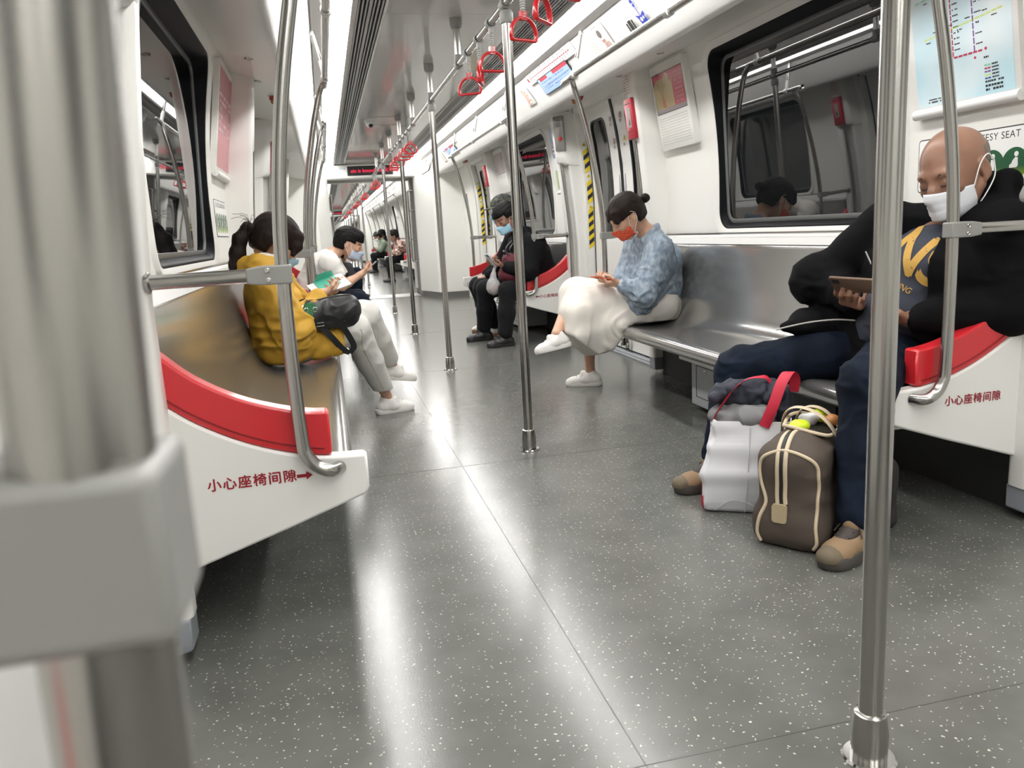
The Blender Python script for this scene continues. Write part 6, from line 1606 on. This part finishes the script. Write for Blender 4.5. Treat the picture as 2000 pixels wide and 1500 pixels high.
S.chain([V3(-1.06, 4.03, .925), V3(-1.17, 4.04, .925), V3(-1.235, 4.12, .915), V3(-1.18, 4.22, .925), V3(-1.07, 4.24, .925)], [.030, .045, .052, .045, .030], .04)
S.ell(H + HB @ V3(.0, 0, -.01), (.115, .092, .125), HB, .01, op='s'); S.cap(V3(-1.09, 4.135, .93), V3(-1.07, 4.14, 1.0), .062, .066, .01, op='s')
S.cut(lambda x, y, z: .447 - z, .01); S.cut(lambda x, y, z: np.where(z < .60, x + .80, -1), .01)
V, F = S.verts(); V = relax(V, F, 2)
yj = soft('jacket', folds(V, F, .0075, (.09, .09, .06), 61, [(J['elR'], .14, .012), (V3(-1.08, 3.98, .68), .14, .010), (V3(-1.0, 4.0, .52), .16, .009), (V3(-1.22, 4.0, .88), .1, .006)]), F, YEL2, root)
m = MB(); m.tube(smoothline([(-1.20, 4.04, .955), (-1.15, 4.05, .975), (-1.07, 4.07, .955)], 5), .012, 8, flat=(1, .5, (0, 0, 1))); part('inner_collar', m, PAPER, root)
S = Field((-1.26, 3.86, .06), (-.42, 4.92, .76), .006)
S.cap(P, P + V3(.03, 0, 0), .115, .115, .03, sq=(lat, 1.4))
for s, r_ in (('R', (.100, .080, .074, .058)), ('L', (.102, .082, .074, .056))):
    h, k, a = J['hip'+s], J['knee'+s], J['ank'+s]; S.cap(h, k, r_[0], r_[1], .035); S.cap(k, lerp(k, a, .45), r_[1], r_[2], .02); S.cap(lerp(k, a, .45), lerp(k, a, .86), r_[2], r_[3], .02)
S.cut(lambda x, y, z: .150 - z - np.where(x > -.40, 1, 0), .006)
V, F = S.verts(); V = relax(V, F, 2)
wt = soft('trousers', folds(V, F, .003, (.09, .09, .07), 71, [(J['kneeR'], .13, .007), (J['kneeL'], .12, .006), (V3(-.9, 4.2, .55), .14, .006)]), F, WTROU, root); BV = skin_of(wt)
seam(BV, [(-.72, 4.26, .55), (-.69, 4.30, .42), (-.64, 4.40, .28), (-.60, 4.50, .17)], .0018, mat('seam_grey', (.42, .41, .39), .8), wt)
shoe(root, J['ankR'] + V3(0, 0, -.012), J['toeR'], WSHOE, WSOLE, PAPER, .245, chunky=1.25); shoe(root, J['ankL'] + V3(0, 0, -.006), J['toeL'], WSHOE, WSOLE, PAPER, .245, up=(.12, 0, 1), chunky=1.25)
# black bag with hanging straps, green disc charm, booklet
BLKL = mat('bag_black', (.010, .010, .011), .42, bump=((180, 180, 180), .3, .0008, 2))
th = thing('handbag', 'black handbag with hanging straps on the lap of the person in yellow', 'bag', (-0.855, 4.100, .60))
S = Field((-1.075, 3.860, .54), (-0.675, 4.380, .84), .0055); bd = V3(.78, .34, .02); bd /= np.linalg.norm(bd)
S.cap(V3(-0.955, 4.020, .675), V3(-0.775, 4.120, .680), .080, .078, .03, sq=((0, 0, 1), .95)); S.box(V3(-0.865, 4.070, .64), (.135, .075, .05), basis(bd), .04, .04)
V, F = S.verts(); V = relax(V, F, 1); hb = soft('body', folds(V, F, .005, (.07, .07, .05), 8, [(V3(-0.855, 4.000, .7), .08, .006)]), F, BLKL, th); BV = skin_of(hb)
m = MB(); m.tube(near(BV, smoothline([(-1.015, 3.940, .70), (-0.985, 3.930, .745), (-0.915, 3.980, .775), (-0.815, 4.050, .775), (-0.745, 4.090, .75)], 5), .002), .0035, 6); part('zip', m, CHROME, hb)
for a, b, c, d, e in (((-.930, 3.985, .690), (-.905, 3.98, .62), (-.850, 4.01, .54), (-.805, 4.06, .475), (-.775, 4.09, .452)), ((-.835, 4.01, .700), (-.815, 4.01, .63), (-.775, 4.05, .55), (-.752, 4.08, .485), (-.775, 4.09, .452))):
    m = MB(); m.tube(smoothline([a, b, c, d, e], 6), .0155, 8, flat=(1, .12, (1, .2, .2))); part('strap', m, BLACK, th)
m = MB()
for x, y, z in ((-0.907, 3.955, .625), (-0.807, 4.010, .635)): m.tube([V3(x, y, z) + V3(q[0], .3*q[0], q[1]) for q in ((-.018, -.008), (.018, -.008), (.018, .008), (-.018, .008))], .003, 6, loop=True)
part('buckle', m, CHROME, th)
t = thing('charm', 'green disc charm with two silver rings on the handbag', 'charm', (-.945, 3.95, .665))
CP = V3(-.945, 3.945, .700)
m = MB(); m.lathe(tuple(CP), [(0, -.004), (.034, -.004), (.036, 0), (.034, .004), (0, .004)], 28, (.30, -.94, .15)); d_ = part('disc', m, mat('charm_green', (.02, .17, .055), .4), t)
m = MB()
for q in (-.022, .022): m.tube([CP + V3(.95*(q + .011*cos(a)), .30*(q + .011*cos(a)) - .006, .011*sin(a)) for a in np.linspace(0, tau, 13)[:-1]], .0025, 6, loop=True)
part('ring', m, CHROME, t)
M4 = frame((-.845, 4.21, .80), (.80, .35, .22), (-.35, .75, .5))
t = thing('booklet', 'pale booklet with a teal cover corner held by the person in yellow', 'booklet', (-.845, 4.21, .80))
m = MB(); slab(m, M4, -.10, -.055, .10, .055, -.004, .002); part('pages', m, PAPER, t); m = MB(); slab(m, M4, -.06, -.02, .06, .056, .002, .006); m.add([M4 @ Vector(p) for p in ((-.06, .056, .006), (.06, .056, .006), (.045, .05, .045), (-.03, .05, .05))], [(0, 1, 2, 3)]); part('cover', m, mat('teal_cover', (.10, .50, .38), .5), t)

# ------------------------------------------------------------------ man in the white shirt
TWH = mat('tee_white', (.74, .72, .685), .85, bump=((420, 420, 420), .25, .0006, 2))
H = V3(-.640, 7.0, .985); HB = basis((.90, -.06, -.40), (.4, 0, 1))
J = dict(pelvis=V3(-1.06, 7.02, .535), chest=V3(-.90, 7.01, .80), neck=V3(-.785, 7.0, .905), headbase=H + HB @ V3(-.05, 0, -.055),
         shR=V3(-.82, 6.81, .835), shL=V3(-.80, 7.20, .835), elR=V3(-.735, 6.80, .635), elL=V3(-.70, 7.20, .635), wrR=V3(-.565, 6.88, .725), wrL=V3(-.555, 7.10, .72),
         hipR=V3(-1.03, 6.92, .53), hipL=V3(-1.03, 7.12, .53), kneeR=V3(-.60, 6.86, .50), kneeL=V3(-.60, 7.18, .50), ankR=V3(-.62, 6.88, .10), ankL=V3(-.62, 7.16, .10), toeR=V3(1, 0, 0), toeL=V3(1, 0, 0))
root = thing('person', 'person in a white short-sleeved shirt leaning over a phone, short black hair', 'person', (-1.0, 7.0, .42))
S = Field((-1.34, 6.62, 0), (-.34, 7.40, 1.22), .0062)
body_field(S, J, .97, True, .08); head_field(S, H, HB, 1.08)
hand_field(S, J['wrR'], (.80, .35, .35), (-.3, .25, .9), 1, (.7, .9, 1.0, 1.0), .1, .6, 1.0); hand_field(S, J['wrL'], (.80, -.35, .35), (-.3, -.25, .9), -1, (.7, .9, 1.0, 1.0), .1, .6, 1.0)
V, F = S.verts(); body = soft('body', relax(V, F, 1), F, SKINP, root); face_lines(body, H, HB, 1.08); mask_part(root, H, HB, mat('mask_pale_blue', (.50, .62, .78), .7), 1.13)
def ex_(S):
    S.cap(H + HB @ V3(.060, -.03, .095), H + HB @ V3(.060, .03, .095), .036, .036, .03); S.cap(H + HB @ V3(.088, -.035, .055), H + HB @ V3(.088, .035, .055), .020, .020, .02)
hair_cap(root, H, HB, 1.13, HAIR, lambda f, l, u: np.where(f > .045, .040 - u, np.where(f > -.022, .014 - u, -.058 - u)), ex_, seed=9, amp=.003)
lat = V3(0, 1, 0); P, C, N = J['pelvis'], J['chest'], J['neck']
S = Field((-1.34, 6.62, .42), (-.60, 7.40, 1.02), .006)
S.cap(P, (P+C)/2, .125, .125, .04, sq=(lat, 1.35)); S.cap((P+C)/2, C, .125, .125, .04, sq=(lat, 1.45)); S.cap(C, C*.4 + N*.6, .120, .080, .05, sq=(lat, 1.6))
for s in 'LR': S.cap(N + V3(-.03, 0, -.03), J['sh'+s], .06, .078, .05); S.cap(J['sh'+s], lerp(J['sh'+s], J['el'+s], .80), .080, .072, .03)
S.cap(N, H + HB @ V3(-.03, 0, -.09), .062, .060, .008, op='s'); S.ell(H, (.12, .09, .13), HB, .01, op='s')
for s in 'RL':
    d_ = J['el'+s] - J['sh'+s]; d_ /= np.linalg.norm(d_); e_ = lerp(J['sh'+s], J['el'+s], .82)
    S.cap(e_ + d_*.02, e_ + d_*.12, .09, .09, .006, op='s')
V, F = S.verts(); V = relax(V, F, 2); soft('shirt', folds(V, F, .004, (.11, .08, .06), 81, [(J['shR'] + V3(0, 0, -.08), .12, .006), (V3(-1.0, 6.85, .65), .16, .007)]), F, TWH, root)
S = Field((-1.30, 6.66, .05), (-.40, 7.36, .74), .008); S.cap(P, P + V3(.02, 0, 0), .115, .115, .03, sq=(lat, 1.5))
for s in 'RL': S.chain([J['hip'+s], J['knee'+s], lerp(J['knee'+s], J['ank'+s], .5), J['ank'+s] + V3(0, 0, .03)], [.10, .076, .070, .062], .035)
S.cut(lambda x, y, z: .10 - z, .006); V, F = S.verts(); soft('trousers', folds(relax(V, F, 1), F, .004, (.08, .08, .06), 5), F, JEAN, root)
for s in 'RL': shoe(root, J['ank'+s] + V3(0, 0, -.012), J['toe'+s], SHBRN, SHSOLE, LACE, .28, res=.007)
phone('dark phone held by the person in the white shirt', (-.478, 6.975, .775), (.05, -.99, 0), (.76, .0, .62), .074, .150, .009, BLACK)

# ------------------------------------------------------------------ pair in black on the right
BCOAT = mat('coat_black', (.0075, .0075, .009), .8, spec=.12, bump=((300, 300, 300), .3, .0008, 2)); MARN = mat('pack_maroon', (.12, .012, .025), .7, bump=((260, 260, 260), .3, .0008, 2)); BSHOE = mat('shoe_black', (.012, .012, .013), .4)
def seated(label, off, H, HB, J, colours, sc=1., res=.007, cap=None, hair=True, mask=MASKB, shoes=(BSHOE, BSHOE), male=True, coat_r=1.0, hands=True, skin=None, hairm=None):
    root = thing('person', label, 'person', tuple(J['pelvis'] - V3(0, 0, .11)))
    lo = np.min([v for k, v in J.items() if k[:3] not in ('toe',)], 0) - .30; hi = np.max([v for k, v in J.items() if k[:3] not in ('toe',)], 0) + .24; lo[2] = 0; hi[2] = max(hi[2], H[2] + .2)
    S = Field(lo, hi, res); body_field(S, J, .95*sc, male, .10); head_field(S, H, HB, 1.06*sc)
    if hands:
        hand_field(S, J['wrR'], J['hdR'], J['hnR'], 1, (.7, .85, .95, 1.0), .1, .6, sc); hand_field(S, J['wrL'], J['hdL'], J['hnL'], -1, (.7, .85, .95, 1.0), .1, .6, sc)
    V, F = S.verts(); body = soft('body', relax(V, F, 1), F, skin or SKIN, root)
    if res < .009: face_lines(body, H, HB, 1.06*sc)
    if mask: mask_part(root, H, HB, mask, 1.12*sc, loops=res < .009)
    if hair: hair_cap(root, H, HB, 1.12*sc, hairm or HAIR, lambda f, l, u: np.where(f > .045, .045 - u, np.where(f > -.022, .010 - u, -.058 - u)), None, seed=11, amp=.0035, res=max(res*.8, .005), grow=1.04)
    lat = J['shL'] - J['shR']; lat /= np.linalg.norm(lat); P, C, N = J['pelvis'], J['chest'], J['neck']; q = coat_r
    S = Field(lo, hi, res); S.cap(P + V3(0, 0, -.02), (P+C)/2, .140*q, .138*q, .04, sq=(lat, 1.4)); S.cap((P+C)/2, C, .138*q, .135*q, .04, sq=(lat, 1.45)); S.cap(C, C*.35 + N*.65, .13*q, .09, .05, sq=(lat, 1.6))
    for s in 'LR':
        S.cap(N + V3(0, 0, -.03), J['sh'+s], .06, .085*q, .05); S.chain([J['sh'+s], J['el'+s], J['wr'+s]*.96 + J['el'+s]*.04], [.088*q, .076*q, .050], .035)
    S.cap(N + V3(0, 0, .0), H + HB @ V3(-.05, 0, -.10), .075, .070, .03); S.ell(H + HB @ V3(.0, 0, .0), (.125, .095, .135), HB, .01, op='s'); zc = P[2] - .10
    S.cut(lambda x, y, z: zc - z, .01); V, F = S.verts(); coat = soft('coat', folds(relax(V, F, 2), F, .004, (.10, .10, .07), 5, [(J['elL'], .12, .006)]), F, colours[0], root)
    S = Field(lo, hi, res); S.cap(P, P + V3(0, 0, -.02), .115, .11, .03, sq=(lat, 1.45))
    for s in 'RL': S.chain([J['hip'+s], J['knee'+s], lerp(J['knee'+s], J['ank'+s], .5), J['ank'+s] + V3(0, 0, .02)], [.102, .080, .074, .066], .035)
    S.cut(lambda x, y, z: .075 - z, .006); V, F = S.verts(); soft('trousers', folds(relax(V, F, 1), F, .004, (.09, .09, .07), 6, [(J['kneeL'], .13, .006)]), F, colours[1], root)
    for s in 'RL': shoe(root, J['ank'+s] + V3(0, 0, -.012), J['toe'+s], shoes[0], shoes[1], LACE if res < .009 else None, .275, res=max(res*.8, .0055))
    return root, coat
HK = V3(.765, 7.03, 1.125); HBK = basis((-.80, -.38, -.40), (-.4, 0, 1))
JK_ = dict(pelvis=V3(1.08, 7.12, .535), chest=V3(1.0, 7.08, .80), neck=V3(.90, 7.05, .955), headbase=HK + HBK @ V3(-.05, 0, -.06), shR=V3(.93, 7.27, .885), shL=V3(.98, 6.87, .885), elR=V3(.86, 7.36, .665), elL=V3(.90, 6.83, .66),
    wrR=V3(.68, 7.13, .705), wrL=V3(.715, 6.93, .705), hipR=V3(1.05, 7.22, .53), hipL=V3(1.05, 7.02, .53), kneeR=V3(.585, 7.28, .49), kneeL=V3(.715, 6.90, .49), ankR=V3(.56, 7.34, .10), ankL=V3(.655, 6.84, .10), toeR=V3(-.98, -.1, 0), toeL=V3(-.98, -.15, 0),
    hdR=V3(-.75, -.45, .25), hnR=V3(.3, 0, .9), hdL=V3(-.8, .35, .25), hnL=V3(.3, 0, .9))
rk, ck = seated('person in black with a pale blue mask and maroon backpack in front, phone in hand', 0, HK, HBK, JK_, (BCOAT, BLKC), coat_r=1.12, skin=SKIN)
phone('white backed phone held by the person in black', (.602, 7.01, .765), (-.25, .93, -.1), (-.62, .0, .75), .074, .150, .009, mat('phone_silver', (.62, .62, .64), .3))
th = thing('backpack', 'maroon backpack worn on the front of the person in black', 'bag', (.78, 7.02, .56))
S = Field((.55, 6.78, .50), (1.0, 7.28, .96), .007); S.box((.80, 7.04, .69), (.075, .12, .125), basis((-.95, -.2, .25)), .05, .03); S.ell((.76, 7.03, .63), (.09, .12, .07), None, .04); V, F = S.verts()
bp_ = soft('body', folds(relax(V, F, 1), F, .006, (.09, .09, .06), 3), F, MARN, th)
m = MB()
for y in (6.96, 7.12): m.tube(smoothline([(.80, y, .80), (.77, y, .86), (.84, y+.01, .93), (.92, y+.02, .94)], 5), .017, 8, flat=(1, .25, (0, 1, 0)))
m.tube(smoothline([(.76, 6.98, .80), (.735, 7.0, .835), (.735, 7.07, .835), (.76, 7.09, .80)], 5), .010, 8); part('strap', m, BLACK, th)
th = thing('carrier_bag', 'clear plastic bag of food hanging from the hand of the person in black', 'bag', (.60, 6.97, .45))
S = Field((.46, 6.84, .43), (.74, 7.10, .74), .006); S.ell((.60, 6.97, .525), (.062, .058, .070), None, .02); S.chain([V3(.60, 6.97, .57), V3(.605, 6.975, .63), V3(.625, 6.985, .70)], [.045, .018, .012], .03); V, F = S.verts()
soft('film', folds(V, F, .005, (.03, .03, .10), 4), F, mat('clear_film', (.85, .85, .86), .2, alpha=.38), th)
S = Field((.50, 6.88, .44), (.70, 7.06, .58), .006); S.ell((.60, 6.97, .505), (.048, .046, .042), None, .02); V, F = S.verts(); soft('food', folds(V, F, .006, (.03, .03, .03), 6), F, mat('food_brown', (.17, .075, .055), .5), th)
HC = V3(.885, 7.66, 1.215); HBC = basis((-.97, -.12, -.20), (-.2, 0, 1))
JC = dict(pelvis=V3(1.10, 7.68, .535), chest=V3(1.08, 7.67, .84), neck=V3(1.0, 7.66, 1.03), headbase=HC + HBC @ V3(-.04, 0, -.06), shR=V3(1.04, 7.88, .95), shL=V3(1.06, 7.46, .95), elR=V3(.90, 7.92, .70), elL=V3(.92, 7.42, .70), wrR=V3(.70, 7.76, .60), wrL=V3(.68, 7.56, .60),
    hipR=V3(1.06, 7.78, .53), hipL=V3(1.06, 7.58, .53), kneeR=V3(.62, 7.86, .49), kneeL=V3(.60, 7.54, .49), ankR=V3(.74, 8.0, .10), ankL=V3(.72, 7.60, .10), toeR=V3(-.98, .1, 0), toeL=V3(-.98, 0, 0), hdR=V3(-.9, -.1, -.3), hnR=V3(-.3, 0, -.9), hdL=V3(-.9, .1, -.3), hnL=V3(-.3, 0, -.9))
rc, cc = seated('person in a dark camouflage cap, mostly behind the person with the maroon backpack', 0, HC, HBC, JC, (BCOAT, BLKC), shoes=(WSHOE, mat('sole_gum', (.32, .16, .08), .7)), coat_r=1.05, res=.008)
CAMO = mat('camo_cap', (.05, .055, .045), .8); ramp_color(CAMO, (32, 32, 32), [(.36, (.012, .013, .012)), (.50, (.045, .052, .040)), (.62, (.10, .105, .085))], 2)
def cap_hat(parent, H, B, m_, sc=1.0):
    S = Field(H - .2, H + .24, .006); S.ell(H + B @ V3(-.012, 0, .055), V3(.118, .100, .098)*sc, B, .01)
    S.cut(lambda x, y, z: .052 - ((x-H[0])*B[0, 2] + (y-H[1])*B[1, 2] + (z-H[2])*B[2, 2]), .004); V, F = S.verts(); o = soft('cap', V, F, m_, parent)
    g = [[tuple(H + B @ V3(.075 + (.115*cos(t*1.25))*r, .085*sin(t*1.35)*(1-.1*r), .066 - .012*r - .02*abs(sin(t))**2)) for t in np.linspace(-1, 1, 13)] for r in (0, .35, .7, 1.)]
    m = MB(); m.sheet(g); part('peak', m, m_, o, smooth=60, solid=.004)
cap_hat(rc, HC, HBC, CAMO, 1.08)

# ------------------------------------------------------------------ passengers beyond the gangway
def far(label, x, y, cols, lean=.0, cap=None, hairm=None, mask=MASKW, s=1, face=-1):
    f = face; H = V3(x + f*(.14 + lean), y - .02, 1.12 - lean*.45); B = basis((f*.9, -.1, -.35), (f*.3, 0, 1))
    def Q(a, b, c): return V3(x + f*a, y + b*(-f)*-1, c)
    J = dict(pelvis=Q(0, 0, .535), chest=Q(.06 + lean*.5, 0, .80 - lean*.12), neck=Q(.06 + lean*.8, 0, .95 - lean*.3), headbase=H + B @ V3(-.05, 0, -.06))
    for n_, b in (('R', -1 if f > 0 else 1), ('L', 1 if f > 0 else -1)):
        J.update({'sh'+n_: Q(.04 + lean*.75, b*.20, .89 - lean*.3), 'el'+n_: Q(.16 + lean*.7, b*.25, .66), 'wr'+n_: Q(.36, b*.09, .66), 'hip'+n_: Q(.03, b*.1, .53), 'knee'+n_: Q(.47, b*.14, .49), 'ank'+n_: Q(.46, b*.15, .10), 'toe'+n_: V3(f, 0, 0), 'hd'+n_: V3(f*.8, -b*.4, .2), 'hn'+n_: V3(-f*.3, 0, .9)})
    r, c = seated(label, 0, H, B, J, cols, res=.012, mask=mask, hairm=hairm)
    if cap: cap_hat(r, H, B, cap, 1.08)
    return r
far('tiny person in a flowered top with black legs, on the first bench beyond the gangway', 1.05, 18.42, (mat('floral_print', (.40, .25, .20), .8), BLKC), lean=.20, mask=None)
ramp_color(MATS['floral_print'], (22, 22, 22), [(.40, (.05, .02, .02)), (.5, (.42, .20, .16)), (.6, (.62, .55, .48))], 2)
far('tiny person in a pale green jacket and dark cap, far beyond the gangway', 1.0, 23.6, (mat('jacket_sage', (.20, .25, .19), .8), BLKC), lean=.16, cap=BLACK)
far('tiny person in a black coat next to the pale green jacket, far beyond the gangway', 1.05, 24.25, (BCOAT, BLKC), lean=.05)
# someone sitting low in the gangway, hidden but for the boots and jeans
Hs = V3(-.50, 13.92, .74); Bs = basis((.85, -.2, -.45), (.4, 0, 1))
Js = dict(pelvis=V3(-.52, 13.95, .24), chest=V3(-.52, 13.94, .46), neck=V3(-.50, 13.93, .58), headbase=Hs + Bs @ V3(-.05, 0, -.06), shR=V3(-.50, 13.76, .52), shL=V3(-.50, 14.08, .52), elR=V3(-.42, 13.72, .36), elL=V3(-.42, 14.1, .36), wrR=V3(-.30, 13.86, .46), wrL=V3(-.30, 13.98, .46),
    hipR=V3(-.50, 13.86, .22), hipL=V3(-.50, 14.02, .22), kneeR=V3(-.36, 13.84, .45), kneeL=V3(-.34, 14.06, .45), ankR=V3(-.40, 13.84, .10), ankL=V3(-.33, 14.06, .10), toeR=V3(.97, -.2, 0), toeL=V3(.97, .1, 0), hdR=V3(.6, .4, .2), hnR=V3(0, .3, .9), hdL=V3(.6, -.4, .2), hnL=V3(0, -.3, .9))
seated('person crouching in the gangway in dark jeans and reddish-brown boots behind the white shirt', 0, Hs, Bs, Js, (mat('coat_charcoal', (.02, .02, .024), .8), JEAN), sc=.85, res=.010, shoes=(mat('boot_russet', (.10, .035, .025), .45), SHSOLE), mask=MASKW)
